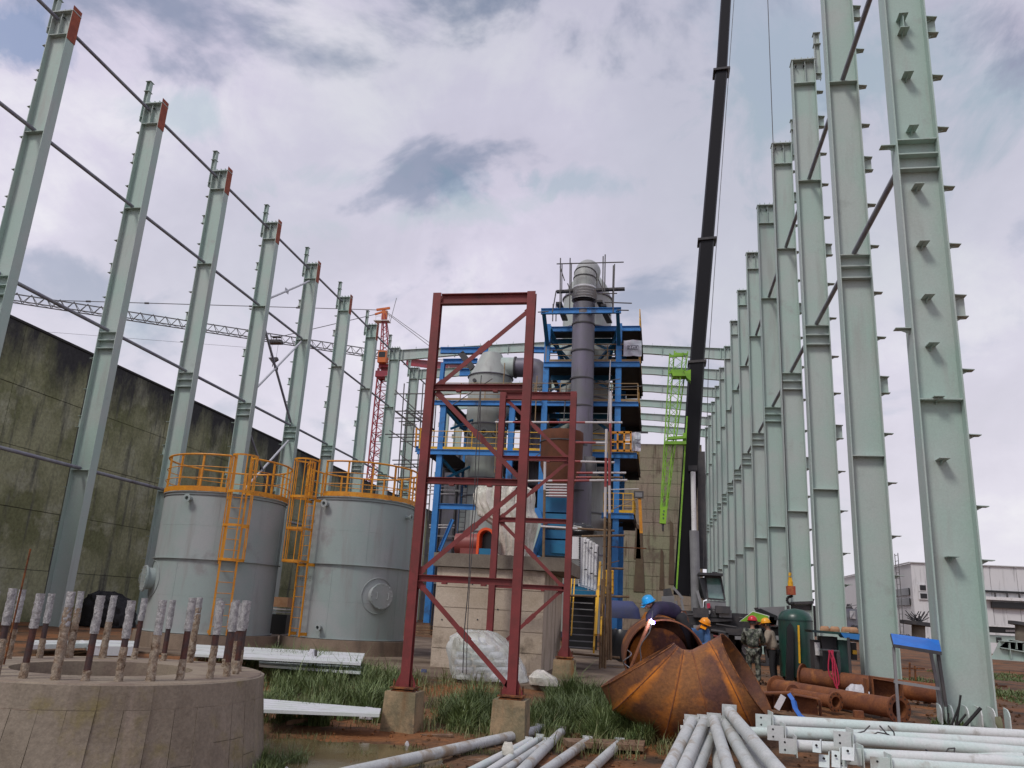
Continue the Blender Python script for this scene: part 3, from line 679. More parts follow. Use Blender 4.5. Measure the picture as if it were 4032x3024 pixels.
bases = [(-6.78, 8.14), (-6.43, 8.19), (-6.2, 8.41), (-5.84, 8.48), (-5.64, 8.77), (-5.49, 9.1), (-5.46, 9.55), (-5.44, 9.9), (-5.82, 10.92), (-5.62, 10.6), (-6.35, 11.33), (-6.75, 11.5), (-7.2, 11.42), (-7.6, 11.28), (-7.95, 11.05), (-8.25, 10.75), (-8.45, 10.42), (-8.6, 10.0), (-8.62, 9.55), (-8.5, 9.1), (-8.2, 8.72), (-7.85, 8.4), (-7.5, 8.22), (-7.12, 8.13), (-5.47, 10.25), (-6.05, 11.15)]
for k, (x, y) in enumerate(bases):
    d = Vector((x, y, 0)) - CF; d = d.normalized() * 1.63; b = Vector((d.x, d.y, 1.2)); hgt = rr.uniform(.86, .93); lean = Vector((rr.uniform(-.012, .012), rr.uniform(-.012, .012), 0))
    e = b + Vector((0, 0, hgt)) + lean
    rod = MB().cyl(b, e - Vector((0, 0, .02)), .036, 12).build('anchor_bolt', 'bolt_steel', t)
    f = rr.uniform(.52, .64)
    noisy_rod(b.lerp(e, f), e, .046, .010, k * 3.1, freq=40).build('plastic_wrap', 'bolt_wrap', rod)
    ff = rr.choice([.12, .25, .42, f, f + .22, .18, .3]); ff = min(ff, .9)
    noisy_rod(b, b.lerp(e, ff), .045 if ff < f else .052, .012, k * 5.7, taper=.92, freq=26).build('mortar_crust', 'bolt_crust', rod)
for (x, y, z1) in ((-7.7, 8.75, .55), (-6.0, 9.3, 1.3)): pass
solo(MB().cyl((-8.05, 9.3, -.1), (-8.02, 9.32, 2.02), .012, 6), 'reinforcing_bar', 'rust_dark', 'thin upright rusty bar rising out of the round foundation pit', 'rebar')
# concrete footing slab behind the round foundation
m = MB().prism([(-10.6, 10.2, 0), (-8.6, 8.0, 0), (-7.5, 12.3, 0), (-9.6, 13.2, 0)], (0, 0, .52)); m.v = [(x, y, z - .1) for x, y, z in m.v]
solo(m, 'concrete_slab', 'concrete_top', 'flat pale concrete slab edge behind the ring of anchor bolts, far left', 'slab')

# ------------------------------------------------------------------ dark red steel frames
def red_frame(y, x0, x1, zb, zt, hs, ds, label, pedz, peds):
    t = thing('red_steel_frame', label, 'steel frame', ((x0 + x1) / 2, y, zb), 'dark red steel frames')
    P_ = lambda sx, sy: S(sx, sy, y)
    for x in (x0, x1):
        MB().ibeam((x, y, zb), (x, y, zt + .02), .16, .16, .016, (0, 1, 0)).build('post', 'red_steel', t)
        MB().box((x, y, zb - .012), (.42, .42, .024)).box((x, y, zb - .055), (.38, .38, .022)).build('base_plate', 'rust_dark', t)
        for s in (-1, 1):
            MB().prism([(x + s * .082, y - .006, zb), (x + s * .18, y - .006, zb), (x + s * .18, y - .006, zb + .05), (x + s * .082, y - .006, zb + .26)], (0, .012, 0)).build('base_gusset', 'red_steel', t)
        for a, b in ((-.16, -.15), (.16, -.15), (-.16, .15), (.16, .15)): MB().cyl((x + a, y + b, zb - .09), (x + a, y + b, zb + .13), .013, 6).build('anchor_bolt', 'rust_dark', t)
    MB().ibeam((x0 + .082, y, zt - .10), (x1 - .082, y, zt - .10), .13, .21, .016).build('top_beam', 'red_steel', t)
    for sx, sy in hs:
        z = P_(sx, sy).z; MB().ibeam((x0 + .082, y, z), (x1 - .082, y, z), .11, .12, .012).build('cross_beam', 'red_steel', t)
        for f in (.3, .68): MB().box((x0 + (x1 - x0) * f, y - .01, z - .075), (.09, .1, .03)).build('clip_plate', 'red_steel', t)
    for (ax_, ay_, bx, by) in ds:
        a, b = P_(ax_, ay_), P_(bx, by); e_ = (b - a).normalized() * .11; a, b = a - e_, b + e_
        MB().beam(a, b, .085, .012, (0, 1, 0)).beam(a + Vector((0, .05, 0)), b + Vector((0, .05, 0)), .012, .09, (0, 1, 0)).build('diagonal_brace', 'red_steel', t)
        mid = a.lerp(b, .5); d = (b - a).normalized(); MB().beam(mid - d * .14, mid + d * .14, .115, .014, (0, 1, 0)).build('stitch_plate', 'red_steel', t)
        for p, s in ((a, 1), (b, -1)):
            MB().beam(p - d * (s * .01), p + d * (s * .16), .12, .01, (0, 1, 0)).build('gusset_plate', 'red_steel', t)
    for x, zlo, lab, w in peds:
        m = MB(); hb = zb - .068
        a, b = w / 2, w / 2 + .03
        m._a([(x - b, y - b, zlo), (x + b, y - b, zlo), (x + b, y + b, zlo), (x - b, y + b, zlo), (x - a, y - a, hb), (x + a, y - a, hb), (x + a, y + a, hb), (x - a, y + a, hb)], [(0, 3, 2, 1), (4, 5, 6, 7), (0, 1, 5, 4), (1, 2, 6, 5), (2, 3, 7, 6), (3, 0, 4, 7)])
        solo(m, 'concrete_pedestal', 'pedestal', lab, 'pedestal', 'concrete pedestals of the red frames')
    return t
red_frame(14.2, -4.32, -2.45, .22, 7.47, [(1900, 1527), (1850, 1896), (1830, 2284)],
          [(1738, 1508, 2080, 1225), (1735, 1560, 2048, 1886), (2046, 1925, 1660, 2246), (1662, 2310, 2000, 2700)],
          'tall dark red steel frame with diagonals, standing on the two front pedestals', .2,
          [(-4.32, -.62, 'yellow-stained concrete pedestal under the left post of the front red frame', .54), (-2.45, -.62, 'rust-streaked concrete pedestal under the right post of the front red frame', .54)])
red_frame(20.8, -4.24, -2.31, .55, 7.3, [(2100, 1806), (2100, 2050), (2100, 2312)],
          [(2000, 1578, 2232, 1802), (2232, 1822, 1980, 2032), (1978, 2060, 2210, 2305), (2207, 2328, 1968, 2545)],
          'smaller-looking dark red steel frame farther back, in front of the blue duct', .5,
          [(-2.31, -.1, 'concrete pedestal under the back red frame, beside the brown scaffold poles', .5), (-4.24, -.1, 'concrete pedestal hidden behind the plastic-wrapped pile', .4)])
# chain hoist ropes hanging from the front frame
a = S(1893, 1530, 14.1); b = S(1820, 2650, 14.0)
m = MB(); pts = [a.lerp(b, i / 20) + Vector((.01 * math.sin(i), 0, 0)) for i in range(21)]; m.path(pts, .009, 5)
b2 = S(1838, 2655, 13.9); m.path([a.lerp(b2, i / 20) + Vector((.03 * math.sin(i * .3), 0, 0)) for i in range(21)], .007, 5)
solo(m, 'hanging_rope', 'dark_steel', 'thin dark double rope hanging down from the upper cross beam of the front red frame', 'rope')

# ------------------------------------------------------------------ concrete block with its machinery
BY = 21.45
xl, xr_ = S(1694, 2600, BY).x, S(2132, 2600, BY).x; zt = S(1900, 2183, BY - .1).z
t = thing('concrete_block', 'large pale concrete machine foundation block behind the red frames', 'foundation block', ((xl + xr_) / 2, BY + 2, 0))
MB().ax(xl, xr_, BY + .02, BY + 4, -.1, zt - .36).build('block_body', 'concrete_block', t)
zc = [0, .42, .84, 1.26, 1.68]
top = zt - .37
for j in range(5):
    for i in range(2):
        z0, z1 = .02 + j * top / 5, .02 + (j + 1) * top / 5 - .02; w2 = (xr_ - xl) / 2
        MB().ax(xl + i * w2 + .012, xl + (i + 1) * w2 - .004, BY, BY + .03, z0, z1).build('cast_panel', 'concrete_block', t)
xr2 = S(2170, 2300, BY - .1).x + .35
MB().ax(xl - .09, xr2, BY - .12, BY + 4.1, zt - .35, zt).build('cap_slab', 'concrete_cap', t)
for sx, sy in ((1880, 2440), (1960, 2400), (1760, 2560), (2080, 2450), (1900, 2560), (2040, 2600), (1860, 2300), (1740, 2440)):
    p = S(sx, sy, BY - .01); MB().cyl(p, p + Vector((0, .03, 0)), .022, 8).build('tie_hole', 'dark_steel', t)
# motor and vermilion guard on the block
c = S(1870, 2155, 22.4)
t = thing('electric_motor', 'dull red cylindrical motor lying on the concrete block', 'motor', (c.x, c.y, zt))
r_ = .30
MB().cyl(S(1797, 2143, 22.4), S(1885, 2143, 22.4), r_, 28).build('casing', 'motor_red', t)
MB().ax(c.x - .35, c.x + .3, 22.1, 22.7, zt, zt + .2).build('foot', 'motor_red', t)
c = S(1916, 2130, 22.1)
t = thing('coupling_guard', 'bright vermilion arched guard on the concrete block', 'guard', (c.x, 22.1, zt))
m = MB(); n = 14; ro, ri = .25, .18
pr_ = [(c.x + rad * math.cos(PI * i / n), zt + .52 + rad * math.sin(PI * i / n)) for rad in (ro, ri) for i in range(n + 1)]
o_ = [(c.x + ro, zt)] + pr_[:n + 1] + [(c.x - ro, zt)]; i_ = [(c.x + ri, zt)] + pr_[n + 1:] + [(c.x - ri, zt)]
for k in range(len(o_) - 1):
    q = [o_[k], o_[k + 1], i_[k + 1], i_[k]]; m.prism([(x, 21.95, z) for x, z in q], (0, .5, 0))
m.build('arch', 'vermilion', t); MB().ax(c.x - .17, c.x + .17, 22.35, 22.4, zt, zt + .68).build('back_plate', 'window_dark', t)
MB().ax(c.x - .17, c.x + .17, 21.97, 22.34, zt, zt + .2).build('bed', 'deep_blue', t)
# wrapped machine
rows = rows_from([(1965, 2085, 2192), (1960, 2090, 2130), (1945, 2105, 2075), (1886, 2112, 2035), (1880, 2098, 2010), (1868, 2095, 1985), (1864, 2098, 1950), (1875, 2095, 1925), (1895, 2060, 1908), (1940, 2020, 1902)], 23)
solo(rowblob(rows, 23.2, .75, 110, .11, 13, 3, 8, .05), 'wrapped_machine', 'plastic_beige', 'tall machine wrapped in crumpled beige and clear plastic sheeting on the concrete block', 'machine')
rows = rows_from([(2085, 2100, 2140), (2078, 2095, 2090), (2070, 2080, 2060)], 22.2)
# pile of bags under a clear sheet at the foot of the block
t = thing('covered_pile', 'heap of sacks under clear crumpled plastic at the foot of the concrete block', 'covered pile', tuple(S(1850, 2680, 18.4)))
rows = rows_from([(1768, 2072, 2678), (1758, 2048, 2620), (1760, 2012, 2560), (1772, 1965, 2515), (1815, 1935, 2492), (1850, 1905, 2483)], 18.4)
rowblob(rows, 18.7, .75, 64, .11, 5, 8, 6).build('plastic_sheet', 'plastic_sheet', t)
for r_i, (sy, a, b) in enumerate(((2665, 1785, 2040), (2636, 1780, 2020), (2607, 1778, 2000), (2578, 1782, 1975), (2550, 1800, 1940), (2522, 1830, 1905))):
    nn = max(2, int((b - a) / 62))
    for k in range(nn):
        x0, x1 = a + (b - a) * k / nn + 2, a + (b - a) * (k + 1) / nn - 2; p, q = S(x0, sy, 18.25), S(x1, sy, 18.25)
        rowblob([(p.z - .065, p.x + .01, q.x - .01), (p.z, p.x, q.x), (p.z + .06, p.x + .02, q.x - .02)], 18.5, .3, 20, .015, 6, k + r_i, 2).build('sack', 'tarp_white' if (k + r_i) % 4 else 'mint_pipe', t)
rows = rows_from([(2085, 2200, 2700), (2080, 2185, 2670), (2095, 2150, 2650), (2110, 2135, 2640)], 18.0)
solo(rowblob(rows, 18.2, .35, 36, .06, 5, 5), 'wrapped_bundle', 'plastic_beige', 'small pale plastic-wrapped bundle in the grass between the red posts', 'bundle')
rows = rows_from([(1655, 1682, 2668), (1652, 1683, 2650), (1660, 1680, 2635)], 19.5)
solo(rowblob(rows, 19.5, .12, 20, .02, 5, 5), 'cement_lump', 'violet_blue', 'small blue-grey lump lying on the paving left of the concrete block', 'debris')
# ------------------------------------------------------------------ process plant tower
TY = 46.0
def X46(sx, sy=1600, Y=46): return S(sx, sy, Y).x
cA = (-10.95, 49.2)
t = thing('scrubber_vessel', 'grey vessel with a truncated cone top, left of the tall dark duct', 'vessel', (cA[0], cA[1], 0))
z = lambda sx, sy, Y=49.2: S(sx, sy, Y).z
zt1, zt2 = z(1930, 1396), z(1926, 1490)
MB().lathe([(1.40, 13.72), (1.42, zt2), (1.40, zt2), (.66, zt1), (.02, zt1 + .1)], (*cA, 0), 40).build('cone_top', 'vessel_grey', t)
MB().lathe([(1.421, zt2 - .03), (1.50, zt2 - .03), (1.50, zt2 + .02), (1.421, zt2 + .02)], (*cA, 0), 40, sm=False).build('cone_flange', 'duct_grey', t)
MB().lathe([(1.40, .5), (1.40, 7.4), (1.27, 7.7), (1.27, 13.0), (1.395, 13.3), (1.395, 13.8)], (*cA, 0), 40).build('vessel_body', 'vessel_grey', t)
for zz0, r_ in ((12.75, 1.27), (9.3, 1.27), (8.2, 1.27), (6.0, 1.4), (3.6, 1.4)):
    MB().lathe([(r_ + .002, zz0), (r_ + .06, zz0), (r_ + .06, zz0 + .06), (r_ + .002, zz0 + .06)], (*cA, 0), 40, sm=False).build('seam_ring', 'duct_grey', t)
for sx in (1820, 1865, 1907, 1953):
    p = S(sx, 1703, 47.9); d = (Vector((p.x, 47.9, 0)) - Vector((cA[0], cA[1], 0))).normalized(); q = Vector((cA[0], cA[1], p.z)) + d * 1.2
    MB().pipe(q, q + d * .38, .19, .13, 16).pipe(q + d * .33, q + d * .38, .26, .13, 18).build('nozzle', 'vessel_grey', t)
    MB().cyl(q, q + d * .25, .12, 12).build('bore', 'window_dark', t)
p = S(1870, 1500, 47.8); MB().cyl(p, p + Vector((0, -.2, 0)), .12, 12).build('small_port', 'dark_steel', t)
# ladder on the vessel
m = MB(); x0 = S(1812, 2000, 47.7).x; 
for xx in (x0, x0 + .38): m.beam((xx, 47.6, 4), (xx, 47.6, 9.2), .04, .04)
for k in range(18): m.cyl((x0, 47.6, 4.1 + k * .3), (x0 + .38, 47.6, 4.1 + k * .3), .015, 5)
m.build('ladder', 'dark_steel', t)
# crossover duct from the cone to the next vessel
t = thing('crossover_duct', 'short horizontal duct elbowing down from the cone-topped vessel, half mint and half dark', 'duct', tuple(S(2000, 1440, 49.2)))
a, b, c_ = S(1968, 1447, 49.2), S(2030, 1447, 49.2), S(2092, 1447, 49.2)
MB().cyl(a, b, .66, 28).build('mint_section', 'mint_paint', t); MB().cyl(b + Vector((.01, 0, 0)), c_, .64, 28).build('dark_section', 'duct_grey', t)
MB().cyl(b - Vector((.05, 0, 0)), b + Vector((.05, 0, 0)), .72, 28).build('flange', 'dark_steel', t)
m = MB(); pc = S(2092, 1447, 49.2)
pts = [pc + Vector((.75 * math.sin(x), 0, -.75 * (1 - math.cos(x)))) for x in [RD(22.5 * k) for k in range(5)]]
e = pts[-1]; m.sweep(pts + [e - Vector((0, 0, .6))], .63, 28); m.build('elbow', 'duct_grey', t)
m = MB()
for k in range(4): m.lathe([(.56, -k * .14), (.68, -.05 - k * .14), (.56, -.10 - k * .14)], e - Vector((0, 0, .6)), 24)
m.build('bellows', 'bellows', t); MB().cyl(e - Vector((0, 0, 1.2)), e - Vector((0, 0, 7)), .6, 24).build('down_leg', 'duct_grey', t)

cC = (-4.9, 50.6)
t = thing('reactor_vessel', 'broad grey cylindrical vessel rising behind the tall duct at the top of the plant', 'vessel', (cC[0], cC[1], 0))
zr = z(2317, 1180, 50.6)
MB().lathe([(1.62, .5), (1.62, zr), (1.3, zr + .9), (.8, zr + 1.6), (.5, zr + 1.75)], (*cC, 0), 44).build('vessel_body', 'vessel_grey', t)
for zz0 in (5, 7.5, 10, 12.4, 14.8, 17.2, 19.6, zr - .1): MB().lathe([(1.622, zz0), (1.70, zz0), (1.70, zz0 + .07), (1.622, zz0 + .07)], (*cC, 0), 40, sm=False).build('seam_ring', 'duct_grey', t)
# tall duct in front with its elbow over the top
px, py = -4.53, 44.6
t = thing('vertical_duct', 'tall dark cylindrical duct with ring seams and a bellows, bending back at its top', 'duct', (px, py, 5))
zt0 = S(2310, 1125, py).z
MB().cyl((px + .12, py, 6.0), (px, py, S(2300, 1200, py).z), .655, 40).build('duct_pipe', 'duct_grey', t)
for sy in (1281, 1388, 1496, 1604, 1760, 1937):
    zz0 = S(2297, sy, py).z; MB().cyl((px + .01, py, zz0 - .04), (px + .01, py, zz0 + .04), .70, 36).build('seam_ring', 'dark_steel', t)
zb0 = S(2300, 1185, py).z; m = MB()
prof = [(.74, 0)] + [(r_, z_) for k in range(4) for r_, z_ in ((.64, .10 + k * .17), (.76, .18 + k * .17))] + [(.66, .85)]
MB().lathe(prof, (px, py, zb0), 36).build('bellows', 'bellows', t)
m = MB(); R_ = 1.15; zc = S(2310, 1110, py).z
pts = [Vector((px, py, zb0 + .85)), Vector((px, py, zc))] + [Vector((px + (1 - math.cos(x)) * .18, py + R_ * (1 - math.cos(x)), zc + R_ * math.sin(x))) for x in [RD(9 * k) for k in range(1, 11)]]
pe = pts[-1]; m.sweep(pts + [Vector((cC[0], cC[1] - .2, zr + 1.3))], .665, 36); m.build('top_elbow', 'vessel_grey', t)
for p, q in zip(pts[1:4:2], pts[2:5:2]): MB().cyl(q - (q - p).normalized() * .03, q + (q - p).normalized() * .03, .70, 36).build('seam_ring', 'dark_steel', t)

# blue steel structure: columns, decks, handrails
t = thing('plant_structure', 'bright blue steel platform structure with dark decks and yellow handrails around the grey vessels', 'steel structure', (-7.5, 50, 0))
def bcol(x, y, z0, z1, w_=.34):
    MB().ibeam((x, y, z0), (x, y, z1), w_, w_, .03, (0, 1, 0)).build('column', 'blue_steel', t)
XC = [-13.1, -8.8, -6.85, -2.5]
ztop = 18.9
bcol(XC[0], 46.2, .6, 13.5); bcol(XC[1], 46.2, .6, 13.5); bcol(XC[2], 46.2, .6, ztop - .3); bcol(XC[3], 46.2, .9, ztop - .3)
for x, zz0 in ((XC[0], 13.5), (XC[2], ztop), (XC[3], ztop), (XC[1], 13.5)): bcol(x, 52.6, .5, zz0)
decks = [(10.62, -14.5, -1.35, 46, 52.6), (13.66, -13.7, -1.3, 46, 52.6), (16.12, -7.0, -1.25, 46, 52.6), (18.60, -7.0, -1.25, 46.6, 52.6), (7.15, -3.3, -1.5, 46, 50.5)]
def rail(a, b, n, z0, hh=1.1, post='yellow_paint', railm='yellow_paint', name='handrail'):
    a = Vector(a); b = Vector(b); m = MB()
    for k in range(n + 1):
        p = a.lerp(b, k / n); m.beam((p.x, p.y, z0), (p.x, p.y, z0 + hh), .05, .05)
    for q in (hh, hh * .68, hh * .36): m.cyl((a.x, a.y, z0 + q), (b.x, b.y, z0 + q), .022 if q < hh else .03, 6)
    m.beam((a.x, a.y, z0 + .08), (b.x, b.y, z0 + .08), .02, .14)
    m.build(name, post, t)
for k, (zd, x0, x1, y0, y1) in enumerate(decks):
    m = MB()
    za, zb_ = zd - .02, zd + .04
    if k == 4: m.ax(x0 + .05, x1 - .05, y0 + .06, y1, za, zb_)
    else:
        m.ax(-3.1, x1 - .05, y0 + .06, y1, za, zb_).ax(-6.7, -3.11, y0 + .06, 48.7, za, zb_).ax(-7.0 if k > 1 else -9.3, -6.71, y0 + .06, y1, za, zb_)
        if k < 2: m.ax(x0 + .05, -12.6, y0 + .06, y1, za, zb_).ax(-12.59, -9.31, y0 + .06, 47.3, za, zb_).ax(-12.59, -9.31, 50.9, y1, za, zb_)
    m.build('deck_plate', 'dark_deck', t)
    if k == 1:
        for a_, b_ in ((x0, -7.0), (-6.7, x1)): MB().ibeam((a_, y0, zd - .15), (b_, y0, zd - .13), .16, .27, .025).build('deck_beam', 'blue_steel', t)
    else: MB().ibeam((x0, y0, zd - .15), (x1, y0, zd - .15), .16, .32, .025).build('deck_beam', 'blue_steel', t)
    MB().ibeam((x1, y0 + .1, zd - .18), (x1, y1, zd - .18), .12, .28, .02).build('deck_beam', 'dark_deck', t)
    for yy in (y1,):
        if yy <= y1: MB().ibeam((x0, yy, zd - .16), (x1, yy, zd - .16), .14, .24, .02).build('deck_beam', 'dark_steel', t)
    MB().ax(-2.3, x1 - .03, y1 - .1, y1 - .02, zd - .5, zd - .03).build('skirt_plate', 'dark_deck', t)
    hi = x1 - .05
    if k != 3: rail((x0 + .1, y0 + .05, 0), (hi, y0 + .05, 0), max(3, int((hi - x0) / 1.5)), zd + .04, 1.1, post='yellow_paint' if k in (0, 4) else 'tube_tan')
    rail((hi, y0 + .1, 0), (hi, y1, 0), 4, zd + .04)
# small plant on the decks: pipes, valves, boxes and brackets
rr = random.Random(9)
for zd, x0, x1 in ((10.66, -12.6, -2.8), (13.7, -8.6, -2.8), (16.16, -6.6, -2.8), (7.2, -12.4, -5.0), (3.6, -12.4, -4.0)):
    for k in range(9):
        x = rr.uniform(x0, x1); y = rr.uniform(51.0, 52.2); kind = rr.random(); mm = rr.choice(['dark_steel', 'crane_grey', 'deep_blue', 'violet_blue', 'duct_grey', 'tube_tan'])
        if kind < .45: MB().cyl((x, y, zd), (x, y, zd + rr.uniform(1.2, 2.7)), rr.uniform(.04, .13), 8).build('riser_pipe', mm, t)
        elif kind < .75: w_ = rr.uniform(.2, .5); MB().ax(x - w_, x + w_, y - .2, y + .3, zd, zd + rr.uniform(.5, 1.4)).build('equipment_box', mm, t)
        else: MB().cyl((x, y, zd + 2.3), (x + rr.uniform(1, 2.5), y, zd + 2.3), .06, 8).build('header_pipe', mm, t)
for k in range(26):
    zd = rr.choice((10.7, 13.7, 7.6, 4.0)); x = rr.uniform(-12.5, -2.8); mm = rr.choice(['tube_tan', 'scaffold_tube', 'scaffold_tube', 'tube_white', 'rust_dark'])
    if k % 2: MB().cyl((x, 45.5, zd - 1.5), (x + rr.uniform(-.1, .1), 45.5, zd + rr.uniform(.8, 2.6)), .03, 6).build('scaffold_upright', mm, t)
    else: MB().cyl((x, 45.4, zd + rr.uniform(-.6, 1.8)), (x + rr.uniform(1.2, 3.0), 45.4, zd + rr.uniform(-.6, 1.8)) if k % 4 else (x + 2.4, 45.4, zd + 1.2), .028, 6).build('scaffold_rail', mm, t)
for zd in (10.3, 13.3, 15.8, 18.25):
    for x in ((-12.6, -9.2) if zd < 14 else ()) + (-6.5, -3.0):
        s_ = 1 if x in (-12.6, -6.5) else -1
        MB().beam((x, 46.4, zd - 1.3), (x + s_ * 1.0, 48.4, zd - .2), .12, .14).build('knee_brace', 'deep_blue', t)
    MB().ibeam((-6.9, 48.6, zd + .1), (-2.5, 48.6, zd + .1), .14, .3, .02).build('deck_beam', 'deep_blue', t)
# front outrigger frame at the top, with its knees
for x in (XC[2], XC[3]):
    MB().ibeam((x, 44.0, S(2300, 1222, 44).z), (x, 46.2, 17.2), .2, .26, .02).build('knee_brace', 'deep_blue', t)
zf = S(2300, 1224, 44).z
MB().ibeam((XC[2] - .15, 44, zf), (XC[3] + .2, 44, zf), .2, .34, .03).build('outrigger_beam', 'blue_steel', t)
for x in (XC[2] + .1, XC[3] - .1):
    MB().beam((x, 46.3, 18.4), (x + (1.1 if x < -5 else -1.1), 50, 15.8), .16, .2).build('knee_brace', 'deep_blue', t)
for (a, b) in (((XC[2], 46.3, 17.8), (-5.2, 49.6, 16.6)), ((XC[3], 46.3, 17.8), (-4.6, 49.6, 16.6)), ((XC[0], 46.3, 10.2), (XC[0] + 1.4, 48.6, 8.6)), ((XC[0], 46.3, 13.3), (-11.9, 48.6, 12.0)), ((XC[1], 46.3, 13.3), (-10.0, 48.6, 12.2))):
    MB().beam(a, b, .14, .16).build('knee_brace', 'deep_blue', t)
MB().ibeam((XC[0], 46.2, S(1850, 1997, 46.2).z), (S(1872, 1997, 46.2).x, 46.2, S(1850, 1997, 46.2).z), .18, .32, .02).build('stub_beam', 'blue_steel', t)
a = S(1730, 2170, 46.3); b = S(1783, 2045, 46.3); MB().ibeam(a, b, .16, .2, .02).build('diagonal_brace', 'blue_steel', t)
MB().ibeam((XC[2], 46.2, 3.0), (XC[3], 46.2, 3.0), .2, .3, .02).build('tie_beam', 'deep_blue', t)
for zz0 in (4.0, 7.0): MB().ibeam((XC[0], 52.6, zz0), (XC[3], 52.6, zz0), .2, .3, .02).build('tie_beam', 'deep_blue', t)
m = MB().ax(-12.7, -11.9, 50.8, 51.6, .3, 13).ax(-8.4, -6.4, 51.5, 52.2, .3, 12); m.build('cable_duct', 'dark_steel', t)
# service pipes seen through the structure
for x, zz0, m_ in ((-12.2, 9.6, 'deep_blue'), (-7.6, 9.9, 'dark_steel'), (-3.1, 10.1, 'violet_blue'), (-2.9, 15.9, 'deep_blue')): MB().cyl((x, 51, .4), (x, 51, zz0), .22, 12).build('service_pipe', m_, t)
for sy in (1915, 1930, 1945, 2068, 2078):
    p, q = S(1690, sy, 47.5), S(1790, sy, 47.5); MB().cyl(p, q, .04, 6).build('pipe_run', 'tube_white', t)

t = thing('filter_housing', 'dark grey ribbed steel housing behind the blue structure, left of the tall duct', 'housing', (-11, 57, 0))
MB().ax(-15.4, -6.4, 55.2, 60, 0, 12.6).build('casing', 'duct_grey', t)
for k in range(9): MB().ax(-15.4 + k * 1.1, -15.28 + k * 1.1, 55.05, 55.19, 0, 12.6).build('rib', 'dark_steel', t)
for z_ in (3, 6.2, 9.4): MB().ax(-15.45, -6.35, 55.0, 55.04, z_, z_ + .12).build('stiffener', 'crane_grey', t)
# blue gantry beams behind the cone, upper left
t = thing('blue_gantry', 'blue roof-level beams with a knee brace behind the cone-topped vessel', 'gantry', tuple(S(1800, 1400, 58)))
MB().ibeam(S(1735, 1380, 58), S(1922, 1380, 58), .3, .5, .05).build('beam', 'blue_steel', t); MB().ibeam(S(1745, 1424, 60), S(1880, 1422, 60), .3, .42, .05).build('beam', 'blue_steel', t)
MB().beam(S(1815, 1390, 58), S(1862, 1452, 58), .3, .5).build('knee_brace', 'dark_steel', t); MB().ibeam(S(1746, 1430, 60), S(1738, 1505, 60), .3, .4, .03).build('post', 'blue_steel', t)
MB().ibeam(S(2100, 1378, 58), S(2200, 1380, 58), .3, .45, .05).build('beam', 'blue_steel', t); MB().ibeam(S(1810, 1467, 60), S(1850, 1466, 60), .3, .6, .05).build('beam', 'blue_steel', t)
t = thing('pipe_bridge', 'long dark red horizontal gantry arm behind the cone-topped vessel', 'gantry', tuple(S(1740, 1440, 100)))
a, b = S(1600, 1425, 118), S(1860, 1455, 96); MB().ibeam(a, b, .9, 1.1, .1).build('arm', 'crane_red', t)
MB().beam(a + Vector((0, 0, .9)), b + Vector((0, 0, .9)), .08, .08).build('rail', 'jib_grey', t)

# rusty hopper
t = thing('rusty_hopper', 'rust-brown round-topped hopper hanging at the second platform behind the red frame', 'hopper', tuple(S(2214, 1800, 42)))
a, b = S(2128, 1740, 42), S(2298, 1740, 42); cx_ = (a.x + b.x) / 2; r_ = (b.x - a.x) / 2
zz0, zz1, zz2, zz3 = S(2214, 1700, 42).z, S(2214, 1745, 42).z, S(2214, 1835, 42).z, S(2214, 1915, 42).z
MB().lathe([(.02, zz0), (r_ * .98, zz0 - .05), (r_, zz1), (r_ * .99, zz1 - .02), (r_ * .96, zz2), (r_ * .62, zz3), (.02, zz3)], (cx_, 42, 0), 12).build('hopper_body', 'rust_hopper', t)
MB().lathe([(r_ + .002, zz1 - .03), (r_ + .03, zz1 - .03), (r_ + .03, zz1 + .03), (r_ + .002, zz1 + .03)], (cx_, 42, 0), 12, sm=False).build('rim', 'dark_steel', t)
MB().cyl((cx_, 42, zz3), (cx_, 42, zz3 - 2.2), r_ * .5, 16).build('outlet', 'motor_red', t)

# blue duct and box
t = thing('blue_duct_box', 'deep blue panelled duct casing behind the back red frame, above the concrete block', 'duct casing', tuple(S(2190, 2190, 40)))
a, b = S(2145, 1955, 40), S(2236, 2072, 40)
for (x0, x1, y0, y1, yy) in ((2147, 2233, 1957, 2018, 40), (2144, 2233, 2021, 2072, 39.95), (2133, 2228, 2084, 2122, 40.1), (2120, 2228, 2124, 2190, 39.9), (2170, 2228, 2140, 2180, 39.8)):
    p, q = S(x0, y0, yy), S(x1, y1, yy); MB().ax(p.x, q.x, yy, yy + 1.5, q.z, p.z).build('casing_panel', 'deep_blue', t)
for q in ([(2070, 2000), (2118, 2000), (2130, 2015), (2140, 2060), (2120, 2140), (2098, 2190), (2062, 2160), (2060, 2050)],):
    pts = [S(x, y, 39) for x, y in q]; MB().prism(pts, (0, 1.2, 0)).build('inlet_scoop', 'blue_steel', t)
MB().beam(S(2090, 2170, 38.8), S(2125, 2060, 38.8), .1, .2).build('stiffener', 'mint_paint', t)
for k in range(5):
    p, q = S(2142, 1908 + k * 11, 39.5), S(2232, 1909 + k * 11, 39.5); MB().cyl(p, q, .045, 8).build('vent_tube', 'tube_white', t)
m = MB()
for k in range(4): m.beam(S(2236, 1912 + k * 12, 39.6), S(2258, 1928 + k * 12, 39.6), .05, .06)
m.build('vent_bracket', 'tube_white', t)

